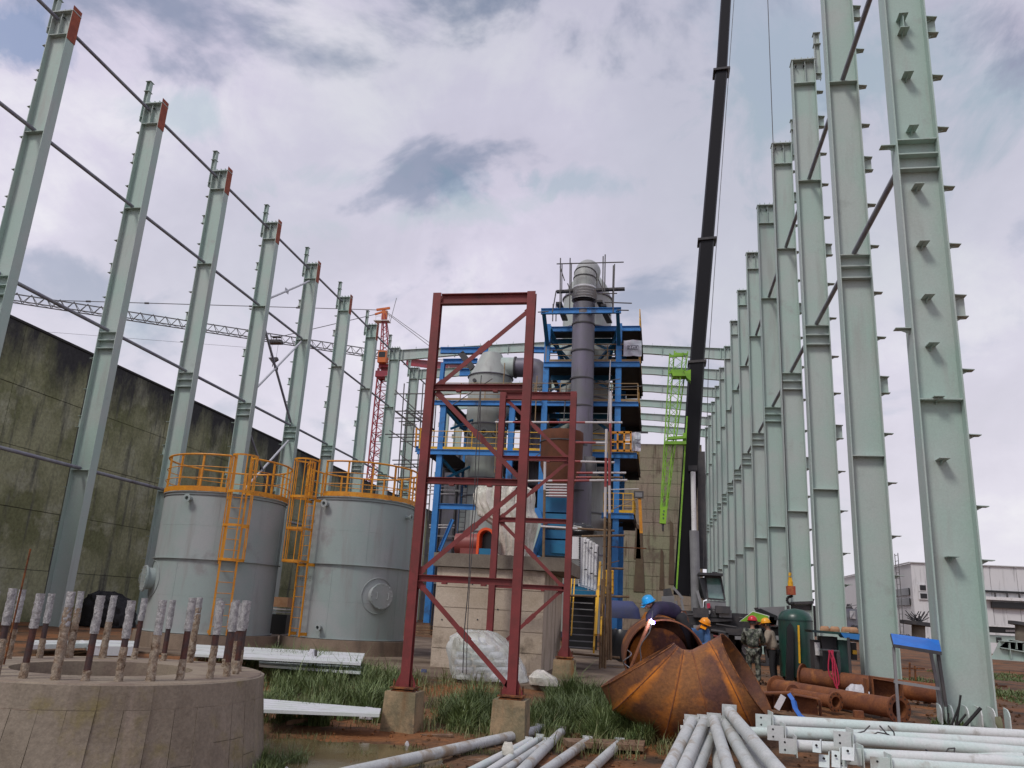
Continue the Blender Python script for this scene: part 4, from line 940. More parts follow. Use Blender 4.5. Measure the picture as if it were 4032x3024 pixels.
# white ribbed radiator panels over a stair
t = thing('radiator_bank', 'bank of white ribbed radiator panels standing above the small blue stair', 'radiator', tuple(S(2300, 2330, 30.5)))
for k in range(7):
    x0 = 2243 if k == 0 else 2284 + (k - 1) * 11.5; w_ = 36 if k == 0 else 7.5
    yt, yb_ = (2106, 2202) if k == 0 else (2108 + max(0, k - 1) * 7, 2305 + k * 3.5); Yk = 30.2 + k * .02
    p, q = S(x0, yt, Yk), S(x0 + w_, yb_, Yk)
    MB().ax(p.x, q.x, Yk - .05, Yk + .6, q.z, p.z).build('radiator_panel', 'white_paint', t)
    if k > 0: MB().ax(p.x + .03, q.x - .03, Yk - .09, Yk - .052, q.z + .06, p.z - .06).build('panel_rib', 'white_paint', t); MB().ax(q.x, q.x + .014, Yk, Yk + .5, q.z + .05, p.z - .05).build('panel_gap', 'dark_steel', t)
m = MB()
for k in range(26): p = S(2282, 2112 + k * 7.3, 30.1); m.box(p, (.05, .1, .035))
m.build('fin_edge', 'dark_steel', t)
for sx, sy in ((2306, 2138), (2328, 2158), (2345, 2176), (2306, 2243), (2328, 2258), (2345, 2268)):
    p = S(sx, sy, 30.0); MB().box(p, (.10, .12, .04)).build('valve', 'dark_steel', t)
MB().ax(S(2245, 2330, 30).x, S(2350, 2330, 30).x, 29.2, 31, S(2300, 2345, 30).z, S(2300, 2328, 30).z).build('support_beam', 'deep_blue', t)
t = thing('steel_stair', 'small steel stair with grey treads and yellow stringers beside the concrete block', 'stair', tuple(S(2290, 2575, 24)))
n = 9
for k in range(n):
    sy = 2550 - k * 25.2; Yk = 24.2 + k * .42
    p, q = S(2240 + k * 1.5, sy, Yk), S(2335, sy - 1, Yk); MB().ax(p.x, q.x, Yk, Yk + .16, p.z, p.z + .03).build('tread', 'crane_grey', t)
for sx0, sx1, m_ in ((2232, 2248, 'deep_blue'), (2338, 2358, 'yellow_paint')):
    a, b = S(sx0, 2560, 24.1), S(sx1 - 8, 2335, 28); MB().beam(a, b, .05, .2).build('stringer', m_, t)
a, b = S(2345, 2500, 24.4), S(2363, 2215, 28); MB().beam(a, b, .07, .07).beam(a + Vector((.15, 0, 0)), b + Vector((.12, 0, 0)), .05, .05).build('handrail', 'yellow_paint', t)
a, b = S(2233, 2500, 24.4), S(2252, 2262, 28); MB().beam(a, b, .05, .05).beam(a + Vector((.12, 0, 0)), b + Vector((.1, 0, 0)), .04, .04).build('handrail', 'yellow_paint', t)
p, q = S(2240, 2335, 30.5), S(2350, 2560, 30.5); MB().ax(p.x, q.x, 30.5, 30.6, q.z, p.z).build('dark_backdrop', 'window_dark', t)  # added dark sheet, stands in for the shade behind the open treads
t = thing('ladder_cage', 'yellow round ladder cage hanging beside the right blue column', 'ladder cage', tuple(S(2398, 2340, 33)))
p, q = S(2398, 2245, 33), S(2398, 2340, 33)
m = MB()
for k in range(9):
    a_ = RD(40 * k); o_ = Vector((.17 * math.cos(a_), .17 * math.sin(a_), 0)); m.beam(p + o_, q + o_, .04, .02)
m.build('cage_bar', 'yellow_paint', t); m = MB()
for k in range(4): m.ring(p.lerp(q, .05 + k * .3), .175, .02, (0, 0, 1), 14)
m.build('cage_hoop', 'yellow_paint', t)
# bundles of dark drums and reels under the tower
for nm, sx, sy, Yk, w_, h_, m_, lab in (('dark_machine_base', 2445, 2600, 31, 1.7, 1.1, 'window_dark', 'black machine base on the ground behind the brown scaffold poles'), ('blue_sheet', 2430, 2430, 35, 1.6, .7, 'violet_blue', 'violet-blue sheet draped over equipment left of the welder'),):
    p = S(sx - 60, sy, Yk); rows = [(p.z, p.x, p.x + w_), (p.z + h_ * .6, p.x + .1, p.x + w_ * .95), (p.z + h_, p.x + .2, p.x + w_ * .8)]
    solo(rowblob(rows, Yk, .4, 24, .05, 3, sx), nm, m_, lab, 'equipment')

# white tarpaulin signs tied to the right-hand rails
def glyph_bars(t, o, u, w, glyphs, mt, dep=(0, -.012, 0)):
    for k, g_ in enumerate(glyphs):
        m = MB()
        for (x0, y0, x1, y1) in g_:
            a = o + Vector((u * (k * 1.25 + x0), -.02, w * y0)); b = o + Vector((u * (k * 1.25 + x1), -.02, w * y1)); m.beam(a, b, .012, u * .16 if u > .1 else .03, (0, 1, 0)) if False else m.beam(a, b, .02, u * .2, (0, 1, 0)) 
        m.build('letter', mt, t)
LZ = [(0, 1, .8, 1), (.8, 1, 0, 0), (0, 0, .8, 0)]; LJ = [(.5, 1, .5, .1), (.5, .1, .1, 0), (.2, 1, .8, 1)]; LI = [(.4, 0, .4, 1), (.1, .5, .7, .5)]; LR = [(0, 0, 0, 1), (0, 1, .6, 1), (.6, 1, .6, .55), (.6, .55, 0, .5), (.3, .5, .75, 0)]; LX = [(0, 0, .7, 1), (.7, 0, 0, 1)]
def tarp(x0, x1, y0, y1, Y, full, label):
    p, q = S(x0, y0, Y), S(x1, y1, Y)
    t = thing('tarpaulin_sign', label, 'tarpaulin', ((p.x + q.x) / 2, Y, q.z), 'white tarpaulins tied to the platform rails')
    m = MB(); nx, nz = 14, 14
    for j in range(nz + 1):
        for i in range(nx + 1):
            fx, fz = i / nx, j / nz
            m.v.append((p.x + (q.x - p.x) * fx, Y + .07 * noise.noise(Vector((fx * 4, fz * 4, x0))) + .05 * math.sin(fx * 9), p.z + (q.z - p.z) * fz + .04 * math.sin(fx * PI) * (1 if j == 0 else 0)))
    m.f = [(j * (nx + 1) + i, j * (nx + 1) + i + 1, (j + 1) * (nx + 1) + i + 1, (j + 1) * (nx + 1) + i) for j in range(nz) for i in range(nx)]; m.sm = [True] * len(m.f)
    m.build('sheet', 'tarp_white', t, recalc=False)
    Wt, Ht = q.x - p.x, p.z - q.z
    if full: bx0, bx1, bz0, bz1, gl = p.x + Wt * .22, p.x + Wt * .82, q.z + Ht * .40, q.z + Ht * .62, [LZ, LJ, LI, LR]
    else: bx0, bx1, bz0, bz1, gl = p.x + Wt * .42, p.x + Wt * .98, q.z + Ht * .40, q.z + Ht * .60, [LZ]
    yy = Y - .13; m = MB()
    m.beam((bx0, yy, bz0), (bx1, yy, bz0), .02, .035).beam((bx0, yy, bz1), (bx1, yy, bz1), .02, .035).beam((bx0, yy, bz0), (bx0, yy, bz1), .02, .035, (0, 1, 0))
    if full: m.beam((bx1, yy, bz0), (bx1, yy, bz1), .02, .035, (0, 1, 0))
    m.build('printed_box', 'print_ink', t)
    u = (bx1 - bx0) / (len(gl) * 1.25 + .3) if full else (bx1 - bx0) * .8; zz = bz0 + (bz1 - bz0) * .22; hh = (bz1 - bz0) * .56
    for k, g_ in enumerate(gl):
        m = MB()
        for (a0, b0, a1, b1) in g_: m.beam((bx0 + u * (.25 + k * 1.25 + a0), yy, zz + hh * b0), (bx0 + u * (.25 + k * 1.25 + a1), yy, zz + hh * b1), .02, .035, (0, 1, 0))
        m.build('printed_letter', 'print_ink', t)
tarp(2456, 2526, 1341, 1402, 45.9, True, 'white tarpaulin printed with a boxed word, tied at the third platform of the blue structure')
tarp(2487, 2523, 1704, 1777, 45.9, False, 'white tarpaulin showing only the start of a boxed word, beside the orange cage')
t = thing('orange_cage', 'orange framed cage box standing on the lower platform left of the white tarpaulin', 'cage', tuple(S(2450, 1780, 45.7)))
m = MB()
for sx in (2405, 2432, 2458, 2484): m.beam(S(sx, 1700, 45.6), S(sx, 1778, 45.6), .1, .1, (0, 1, 0))
for sy in (1703, 1740, 1775): m.beam(S(2405, sy, 45.6), S(2486, sy, 45.6), .1, .12)
m.build('cage_frame', 'orange_paint', t); MB().box(S(2470, 1717, 45.8), (.35, .2, .3)).build('switch_box', 'white_paint', t); MB().box(S(2440, 1735, 45.9), (.3, .2, .6)).build('machine', 'window_dark', t)

# floodlight on the far wall side
t = thing('floodlight', 'square floodlight on a thin orange post right of the blue tower', 'floodlight', tuple(S(2520, 2070, 42)))
p = S(2515, 1948, 42); MB().box(p, (.5, .12, .36)).build('housing', 'dark_steel', t); MB().box(p + Vector((0, -.065, 0)), (.36, .01, .22)).build('lens', 'crane_grey', t)
MB().beam(p + Vector((.05, .05, -.18)), S(2525, 2100, 42), .16, .1, (0, 1, 0)).build('post', 'orange_paint', t); MB().cyl(p + Vector((0, 0, .3)), S(2400, 1928, 42), .03, 6).build('conduit', 'tube_white', t)

# ------------------------------------------------------------------ scaffolding
def scaffold(name, label, tubes, m_, r, cat='scaffolding', group=None, planks=()):
    ps = [Vector(a) for a, b in tubes]; o = min(ps, key=lambda q: q.z)
    t = thing(name, label, cat, tuple(o), group)
    for a, b in tubes: MB().cyl(a, b, r, 6).build('tube', m_, t)
    for a, b, w_ in planks: MB().beam(a, b, w_, .12).build('plank', 'dark_steel', t)
    return t
T_ = lambda x0, y0, x1, y1, Y, Y2=None: (S(x0, y0, Y), S(x1, y1, Y2 or Y))
tb = [T_(2207, 1016, 2205, 1215, 43.4), (T_(2213, 1040, 2211, 1215, 47)), T_(2245, 1016, 2243, 1215, 43.4), T_(2250, 1035, 2249, 1150, 47), T_(2375, 1009, 2373, 1150, 43.4), T_(2383, 1002, 2381, 1150, 43.4), T_(2415, 1045, 2411, 1215, 47), T_(2420, 1040, 2414, 1230, 43.4),
      T_(2192, 1039, 2456, 1032, 43.4), T_(2205, 1050, 2223, 1105, 43.4), T_(2235, 1116, 2246, 1145, 43.4), T_(2190, 1145, 2175, 1230, 43.4), T_(2350, 1156, 2430, 1155, 43.4), T_(2380, 1190, 2488, 1194, 43.4), T_(2118, 1229, 2160, 1227, 43.4), T_(2430, 1221, 2476, 1222, 43.4), T_(2355, 1098, 2372, 1137, 44),
      T_(2178, 1197, 2176, 1265, 46), T_(2190, 1197, 2189, 1265, 46)]
scaffold('scaffolding', 'thin dark scaffold tubes and planks around the top of the plant tower', tb, 'scaffold_tube', .035, planks=[(S(2192, 1149, 43.8), S(2256, 1146, 43.8), .3), (S(2348, 1142, 43.8), S(2460, 1138, 43.8), .3), (S(2200, 1192, 44), S(2225, 1260, 48), .35), (S(2360, 1185, 44), S(2400, 1270, 49), .35), (S(2376, 1200, 44), S(2395, 1240, 48), .3)])
tb = []
for k, sx in enumerate((1578, 1598, 1625, 1652, 1672, 1690, 1708)): tb.append(T_(sx + 14, 1510 + (k % 3) * 20, sx - 22, 2050, 49 + (k % 3)))
for k, (sy, x0, x1) in enumerate(((1551, 1552, 1680), (1619, 1556, 1685), (1628, 1590, 1690), (1646, 1555, 1680), (1660, 1570, 1650), (1674, 1586, 1640), (1710, 1516, 1690), (1722, 1530, 1660), (1738, 1576, 1660), (1812, 1545, 1690), (1828, 1550, 1680), (1840, 1556, 1660), (1880, 1570, 1690), (1900, 1570, 1690), (1925, 1560, 1690), (1950, 1560, 1690), (1985, 1560, 1690))):
    tb.append(T_(x0, sy, x1, sy - 1, 49 + (k % 2)))
for x0, y0, x1, y1 in ((1556, 1537, 1640, 1618), (1604, 1602, 1680, 1660), (1562, 1620, 1640, 1682), (1534, 1695, 1640, 1765), (1582, 1795, 1650, 1850), (1640, 1618, 1690, 1648)): tb.append(T_(x0, y0, x1, y1, 48.6))
scaffold('scaffolding', 'tangle of thin dark scaffold tubes left of the blue structure, above the orange tank railing', tb, 'scaffold_tube', .04, planks=[(S(1600, 1618, 48.5), S(1705, 1690, 48.5), .45)])
t = thing('loading_platform', 'small orange railed landing amid the scaffold left of the blue platform', 'platform', tuple(S(1660, 1770, 47)))
m = MB()
for sx in (1636, 1655, 1672, 1690): m.beam(S(sx + 4, 1685, 47), S(sx, 1762, 47), .09, .09, (0, 1, 0))
for sy in (1690, 1712, 1735): m.beam(S(1636, sy, 47), S(1690, sy, 47), .06, .06)
m.build('handrail', 'orange_paint', t); MB().ibeam(S(1636, 1768, 46.9), S(1692, 1770, 46.9), .2, .35, .03).build('edge_beam', 'blue_steel', t)

# brown poles and red-and-white tubes in front of the tower
def banded(name, label, a, b, seq, r, grp):
    t = thing(name, label, 'scaffold pole', tuple(a), grp); n = len(seq); L_ = (b - a).length
    for k, c_ in enumerate(seq): MB().cyl(a.lerp(b, k / n), a.lerp(b, (k + 1) / n), r, 8).build('band', {'r': 'tube_red', 'w': 'tube_white', 'b': 'bamboo'}[c_], t)
gp = 'scaffold poles right of the red frames'
W2 = 26
for k, (x0, y0, x1, y1, seq, r, lab) in enumerate((
    (2392, 2600, 2405, 1545, 'bbbbbbrw', .045, 'taller brown upright pole with a red and white top, right of the red frames'),
    (2372, 2660, 2388, 1690, 'bbbbbwrw', .042, 'brown upright pole with a white and red upper end beside the taller one'),
    (2405, 2600, 2398, 1700, 'bbbbbwrb', .04, 'thin brown upright pole just right of the two thicker ones'),
    (2380, 2690, 2402, 2050, 'b', .04, 'short brown upright pole at the foot of the scaffold'),
    (2362, 2640, 2370, 2280, 'b', .035, 'brown pole standing closest to the yellow stair stringer'))):
    banded('scaffold_pole', lab, S(x0, y0, W2 - .2 * k), S(x1, y1, W2 - .2 * k), seq, r, gp)
for k, (x0, y0, x1, y1, seq, lab) in enumerate((
    (1950, 1662, 2450, 1664, 'wrwrrww', 'red and white banded tube running level with the rusty hopper top'),
    (1960, 1895, 2470, 1891, 'wwwrrww', 'red and white banded tube running just below the rusty hopper'),
    (2090, 1812, 2420, 1821, 'wrrww', 'red and white banded tube crossing the hopper base'),
    (2040, 1810, 2250, 1808, 'ww', 'short white level tube near the hopper base'),
    (2240, 1742, 2400, 1744, 'rrw', 'red and white tube in front of the platform right of the hopper'),
    (2270, 1862, 2465, 1862, 'rww', 'short red-tipped tube above the longest lower tube'),
    (2268, 1880, 2452, 1880, 'rbb', 'short red and tan tube under the red-tipped one'),
    (2130, 2073, 2420, 2090, 'wwbb', 'pale level tube crossing in front of the blue casing'),
    (2235, 2345, 2478, 2350, 'bb', 'brown level pole at the head of the small stair'),
    (2230, 2572, 2440, 2590, 'bb', 'brown level pole near the ground at the stair foot'),
    (2290, 2112, 2460, 2108, 'bb', 'brown level pole tied above the white radiators'),
    (2390, 2238, 2455, 2240, 'bb', 'short tan pole tied across the right blue column'),
    (2260, 2625, 2470, 2630, 'bb', 'lowest brown level pole of the scaffold'))):
    banded('scaffold_pole', lab, S(x0, y0, W2 + .3), S(x1, y1, W2 + .3), seq, .036, gp)
for x0, y0, x1, y1, lab in ((2146, 1800, 2140, 2195, 'orange-brown upright tube in front of the blue casing'), (2080, 1700, 2076, 1900, 'thin brown upright tube behind the right post of the front red frame')):
    banded('scaffold_pole', lab, S(x0, y0, 30), S(x1, y1, 30), 'wbb', .05, gp)
a = S(2280, 2065, 27); t = thing('black_cloth_bundle', 'black cloth bundle snagged on the poles above the white radiators', 'bundle', tuple(a))
rows = rows_from([(2240, 2340, 2112), (2235, 2345, 2090), (2250, 2330, 2070), (2260, 2300, 2060)], 27); rowblob(rows, 27, .3, 24, .1, 8, 2).build('cloth', 'window_dark', t)
a = S(2330, 1810, 36); rows = rows_from([(2310, 2350, 1885), (2305, 2350, 1830), (2300, 2345, 1800)], 36)
solo(rowblob(rows, 36, .5, 20, .08, 4, 4), 'dark_cloth', 'dark_steel', 'dark grey cloth hanging under the platform right of the hopper', 'cloth')
# ------------------------------------------------------------------ tower crane far left
t = thing('tower_crane', 'red tower crane with a long grey lattice jib reaching left behind the columns', 'tower crane', (-44.3, 120, 0))
cx_, cy_ = -44.3, 120
zj = 40.2
m = MB(); hw = 1.0
for a, b in ((-1, -1), (1, -1), (1, 1), (-1, 1)): m.beam((cx_ + a * hw, cy_ + b * hw, 0), (cx_ + a * hw, cy_ + b * hw, zj - 2), .2, .2)
k = 0; z_ = 8
while z_ < zj - 2:
    for (a, b) in (((-1, -1), (1, -1)), ((1, -1), (1, 1)), ((1, 1), (-1, 1)), ((-1, 1), (-1, -1))):
        p = Vector((cx_ + a[0] * hw, cy_ + a[1] * hw, z_)); q = Vector((cx_ + b[0] * hw, cy_ + b[1] * hw, z_)); m.beam(p, q, .1, .1)
        if k % 2: p, q = q, p
        m.beam(p, q + Vector((0, 0, 1.5)), .1, .1)
    z_ += 1.5; k += 1
m.build('mast', 'crane_red', t)
MB().box((cx_, cy_, zj - 3), (2.6, 2.6, 1.0)).box((cx_, cy_, zj - 1.6), (2.0, 2.0, .5)).build('slewing_ring', 'crane_red', t)
m = MB(); apex = S(1514, 1222, 120)
for a, b in ((-1, -1), (1, -1), (1, 1), (-1, 1)): m.beam((cx_ + a * .9, cy_ + b * .9, zj - 1.4), (apex.x + a * .2, cy_ + b * .2, apex.z - .6), .16, .16)
for k in range(7):
    f = k / 7.5; z0 = zj - 1.4 + f * (apex.z - zj + .8); w_ = .9 * (1 - f) + .2 * f; xx = cx_ * (1 - f) + apex.x * f
    m.beam((xx - w_, cy_ - w_, z0), (xx + w_, cy_ - w_, z0 + 1.0), .09, .09).beam((xx + w_, cy_ - w_, z0), (xx - w_, cy_ - w_, z0 + 1.0), .09, .09).beam((xx - w_, cy_ - w_, z0), (xx + w_, cy_ - w_, z0), .09, .09)
m.build('tower_head', 'crane_red', t)
MB().beam(apex + Vector((-1.4, 0, .1)), apex + Vector((.9, 0, .4)), .3, .35).beam(apex + Vector((-1.6, 0, -.7)), apex + Vector((.2, 0, -.1)), .25, .3).box(apex + Vector((.1, 0, -.9)), (.9, .5, 1.6)).build('head_bracket', 'crane_orange', t)
m = MB().box(apex + Vector((-.2, 0, -2)), (2.6, 1.4, .12))
for x in (-1.4, 1.0): m.beam(apex + Vector((x, 0, -2)), apex + Vector((x, 0, -1)), .07, .07)
m.beam(apex + Vector((-1.4, 0, -1)), apex + Vector((1, 0, -1)), .07, .07).build('head_platform', 'white_paint', t)
MB().beam(apex + Vector((1.2, 0, -2)), apex + Vector((1.9, 0, 2.2)), .07, .07).build('mast_pole', 'jib_grey', t)
MB().box((cx_ - .2, cy_ - 1.4, zj - .3), (1.4, 1.3, 2.0)).build('operator_cab', 'crane_orange', t); MB().box((cx_ - .2, cy_ - 2.06, zj), (1.1, .04, .9)).build('cab_window', 'window_dark', t)
A = Vector((cx_ - .5, cy_ - .5, zj - .2)); B = S(-90, 1165, 81)
d = (B - A).normalized(); u = d.cross(Vector((0, 0, 1))).normalized(); n = 34
m = MB(); up = Vector((0, 0, 1.25))
m.beam(A + u * .55, B + u * .55, .12, .12).beam(A - u * .55, B - u * .55, .12, .12).beam(A + up, B + up * .8, .13, .13)
for k in range(n):
    p, q = A.lerp(B, k / n), A.lerp(B, (k + 1) / n); mid = A.lerp(B, (k + .5) / n) + up
    for s in (-1, 1): m.beam(p + u * (.55 * s), mid, .07, .07).beam(mid, q + u * (.55 * s), .07, .07)
    m.beam(p + u * .55, q - u * .55, .05, .05)
m.build('jib', 'jib_grey', t)
m = MB().cyl(apex + Vector((-1.4, 0, .1)), S(194, 1182, 86.5), .06, 5).cyl(apex + Vector((-1.6, 0, -.7)), S(1105, 1325, 109), .06, 5)
for f in (.15, .3, .45, .6, .75, .9):
    p, q = apex, S(194, 1182, 86.5); m.cyl(p.lerp(q, f) , p.lerp(q, f + .012), .14, 6)
m.cyl(apex, S(1720, 1370, 112), .05, 5).cyl(apex + Vector((.3, 0, -.4)), S(1716, 1382, 112), .05, 5).cyl(S(30, 1295, 84), S(1000, 1370, 105), .02, 4)
m.build('tie_rope', 'jib_grey', t)
p = S(1085, 1347, 108)
MB().box(p, (2.0, 1.2, .5)).box(p + Vector((0, 0, .8)), (1.4, .8, .1)).build('trolley', 'dark_steel', t)
m = MB(); h_ = S(1074, 1418, 108)
for s in (-.5, .5): m.cyl(p + Vector((s, 0, 0)), h_ + Vector((s, 0, .3)), .025, 4)
m.build('hoist_rope', 'jib_grey', t)
m = MB().prism([h_ + Vector((-.8, 0, .4)), h_ + Vector((.6, 0, .5)), h_ + Vector((.8, 0, .1)), h_ + Vector((0, 0, -.5))], (0, .4, 0)).cyl(h_ + Vector((0, .2, -.5)), h_ + Vector((0, .2, -.95)), .08, 6); m.build('hook_block', 'dark_steel', t)

# ------------------------------------------------------------------ mobile crane
t = thing('mobile_crane', 'mobile crane with a very long black telescopic boom and a grey cab', 'mobile crane', tuple(S(2780, 2480, 38)))
secs = [((2686, 2345), 64, (2743, 1432), 62), ((2742, 1450), 56, (2783, 953), 60), ((2783, 965), 53, (2840, 288), 53), ((2840, 300), 47, (2862, -60), 45)]
for (a, wa, b, wb) in secs:
    p, q = S(*a, 38), S(*b, 38); ra, rb = wa / 3160 * 38 / 2, wb / 3160 * 38 / 2
    m = MB(); pp, qq, d, u, w_ = m.frame(p, q, (0, 1, 0)); prof = [(-1, -.6), (-.8, -1), (.8, -1), (1, -.6), (1, .7), (.5, 1.1), (-.5, 1.1), (-1, .7)]
    vs_ = [c_ + u * (x * r_) + w_ * (y * r_) for c_, r_ in ((pp, ra), (qq, rb)) for x, y in prof]; n = 8
    m._a(vs_, [tuple(range(n))[::-1], tuple(range(n, 2 * n))] + [(i, (i + 1) % n, n + (i + 1) % n, n + i) for i in range(n)]); m.build('boom_section', 'black_boom', t)
for (sx, sy, w_) in ((2744, 1432, 72), (2783, 953, 76), (2840, 288, 72)):
    p = S(sx, sy, 38); r_ = w_ / 3160 * 19; MB().box(p, (r_ * 2, r_ * 2, .12), Matrix.Rotation(-.07, 3, 'Y')).build('boom_collar', 'crane_dark', t)
MB().cyl(S(2742, 2418, 37.2), S(2733, 2090, 37.2), .21, 20).build('lift_cylinder', 'crane_grey', t); MB().cyl(S(2733, 2090, 37.2), S(2729, 1858, 37.2), .11, 16).build('cylinder_rod', 'white_paint', t)
MB().beam(S(2710, 1845, 37.4), S(2745, 1845, 37.4), .3, .25).build('cylinder_mount', 'crane_dark', t)
MB().beam(S(2760, 1780, 37.8), S(2768, 2240, 37.8), .35, .3, (0, 1, 0)).build('hose_tray', 'dark_steel', t)
MB().box(S(2742, 2425, 37), (.9, .5, .3)).build('pivot_block', 'crane_grey', t)
# cab
w1 = [S(2777, 2272, 36.2), S(2838, 2274, 36.2), S(2854, 2363, 36.0), S(2786, 2357, 36.0)]
MB().prism(w1, (0, .04, 0)).build('windscreen', 'glass', t)
f_ = MB()
for a, b in zip(w1, w1[1:] + w1[:1]): f_.beam(a + Vector((0, -.02, 0)), b + Vector((0, -.02, 0)), .07, .08, (0, 1, 0))
f_.build('window_frame', 'crane_dark', t)
m = MB().prism([S(2779, 2366, 36), S(2858, 2368, 36), S(2862, 2432, 36), S(2776, 2430, 36)], (0, 1.6, 0)); m.build('cab_body', 'crane_grey', t)
MB().prism([S(2752, 2278, 36.4), S(2776, 2272, 36.3), S(2784, 2358, 36.1), S(2776, 2362, 36.1), S(2752, 2340, 36.5)], (0, 1.4, 0)).build('side_window', 'window_dark', t)
MB().beam(S(2748, 2262, 36.2), S(2842, 2266, 36.2), 1.5, .1, (0, 0, 1)).box(S(2815, 2257, 36.4), (.22, .2, .1)).build('cab_roof', 'crane_dark', t)
MB().prism([S(2747, 2274, 36.1), S(2772, 2268, 36.1), S(2784, 2362, 36), S(2777, 2364, 36)], (0, .05, 0)) if False else None
m = MB()
for k in range(7): m.beam(S(2796 + k * 9, 2398, 35.9), S(2796 + k * 9, 2428, 35.9), .02, .03, (0, 1, 0))
for k in range(4): m.beam(S(2792, 2399 + k * 9, 35.88), S(2858, 2400 + k * 9, 35.88), .02, .03)
m.build('front_grille', 'dark_steel', t)
MB().prism([S(2783, 2376, 35.8), S(2796, 2375, 35.8), S(2797, 2394, 35.8), S(2785, 2395, 35.8)], (0, .12, 0)).build('warning_light', 'hose_red', t); MB().prism([S(2784, 2404, 35.8), S(2797, 2404, 35.8), S(2796, 2418, 35.8), S(2784, 2418, 35.8)], (0, .1, 0)).build('lamp', 'white_paint', t)
MB().beam(S(2745, 2330, 36.6), S(2775, 2432, 36.4), .12, .5, (0, 1, 0)).beam(S(2755, 2360, 36.5), S(2768, 2430, 36.5), .05, .08, (0, 1, 0)).build('side_panel', 'crane_grey', t)
MB().prism([S(2778, 2434, 35.7), S(2880, 2437, 35.7), S(2885, 2446, 35.7), S(2776, 2450, 35.7)], (0, 1.8, 0)).build('cab_step', 'crane_dark', t)
# superstructure left of the boom: winch housing and arms
MB().prism([S(2605, 2348, 37), S(2655, 2345, 37), S(2657, 2410, 37), S(2608, 2405, 37)], (0, 1.5, 0)).build('winch_housing', 'crane_grey', t)
MB().prism([S(2612, 2320, 37.4), S(2640, 2316, 37.4), S(2650, 2345, 37.4), S(2612, 2346, 37.4)], (0, 1, 0)).build('engine_box', 'dark_steel', t)
MB().beam(S(2650, 2312, 36.5), S(2690, 2358, 36.5), .1, .16, (0, 1, 0)).beam(S(2682, 2360, 36.5), S(2692, 2408, 36.5), .1, .2, (0, 1, 0)).beam(S(2662, 2366, 36.6), S(2668, 2408, 36.6), .1, .12, (0, 1, 0)).build('support_arm', 'crane_grey', t)
p = S(2650, 2418, 37); q = S(3060, 2440, 37); pp_, qq_ = p, q
MB().ax(p.x, q.x + .3, 36.2, 39.2, .75, 1.95).build('carrier_chassis', 'crane_dark', t); MB().ax(p.x - .4, q.x + .6, 35.9, 36.18, 1.15, 1.4).build('side_beam', 'dark_steel', t)
MB().ax(S(2830, 2440, 36).x, S(2880, 2440, 36).x, 35.7, 36.1, 1.75, 2.05).build('radiator_cover', 'crane_grey', t)
for x in (p.x + .6, p.x + 2.2, q.x - 1.3, q.x - .1):
    w_ = MB().cyl((x, 36.0, .55), (x, 36.5, .55), .55, 24).build('wheel', 'black_rubber', t); MB().cyl((x, 35.97, .55), (x, 36.02, .55), .28, 16).build('rim', 'crane_grey', w_)
for x in (p.x + 1.4, q.x - .7): MB().beam((x, 35.4, .9), (x, 34.6, .9), .3, .35).cyl((x, 34.8, .0), (x, 34.8, .95), .09, 10).cyl((x, 34.8, 0), (x, 34.8, .08), .35, 14).build('outrigger', 'crane_dark', t)
MB().prism([S(2985, 2392, 35.6), S(3090, 2388, 35.6), S(3090, 2470, 35.6), S(3022, 2468, 35.6)], (0, 1.6, 0)).build('counterweight_hood', 'crane_grey', t)
MB().prism([S(2974, 2404, 35.5), S(2994, 2396, 35.5), S(3062, 2426, 35.5), S(3056, 2462, 35.5), S(3028, 2456, 35.5), S(3030, 2424, 35.5)], (0, .08, 0)).build('hood_panel', 'window_dark', t)
MB().prism([S(2912, 2447, 35.3), S(2965, 2406, 35.3), S(3030, 2425, 35.3), S(3025, 2452, 35.3)], (0, .12, 0)).build('hood_side_panel', 'white_paint', t)
MB().prism([S(2915, 2446, 35.2), S(2965, 2409, 35.2), S(3027, 2427, 35.2), S(3021, 2449, 35.2)], (0, .08, 0)).build('lime_panel', 'lime', t)
MB().beam(S(3110, 2375, 35), S(3202, 2372, 35), .3, .1).beam(S(3100, 2395, 35.2), S(3200, 2392, 35.2), .3, .2).ax(S(3130, 2400, 36).x, S(3215, 2400, 36).x, 35.5, 37.5, 1.2, 2.4).build('deck_equipment', 'crane_dark', t)
for sx in (3140, 3168, 3190): MB().cyl(S(sx, 2374, 35.2), S(sx + 8, 2356, 35.2), .1, 10).build('pulley', 'dark_steel', t)
rr = random.Random(4)
for k in range(34):
    x = rr.uniform(p.x + .1, q.x + .2); z0 = rr.uniform(.7, 2.0); w_ = rr.uniform(.08, .45); mm = rr.choice(['crane_dark', 'dark_steel', 'crane_grey', 'dark_steel', 'motor_red', 'crane_grey'])
    if rr.random() < .5: MB().ax(x - w_, x + w_, 35.5, 36.15, z0, z0 + rr.uniform(.08, .4)).build('chassis_fitting', mm, t)
    else: MB().cyl((x - w_, 35.6, z0), (x + w_ * 1.6, 35.6, z0 + rr.uniform(-.1, .1)), rr.uniform(.03, .07), 8).build('hydraulic_line', mm, t)
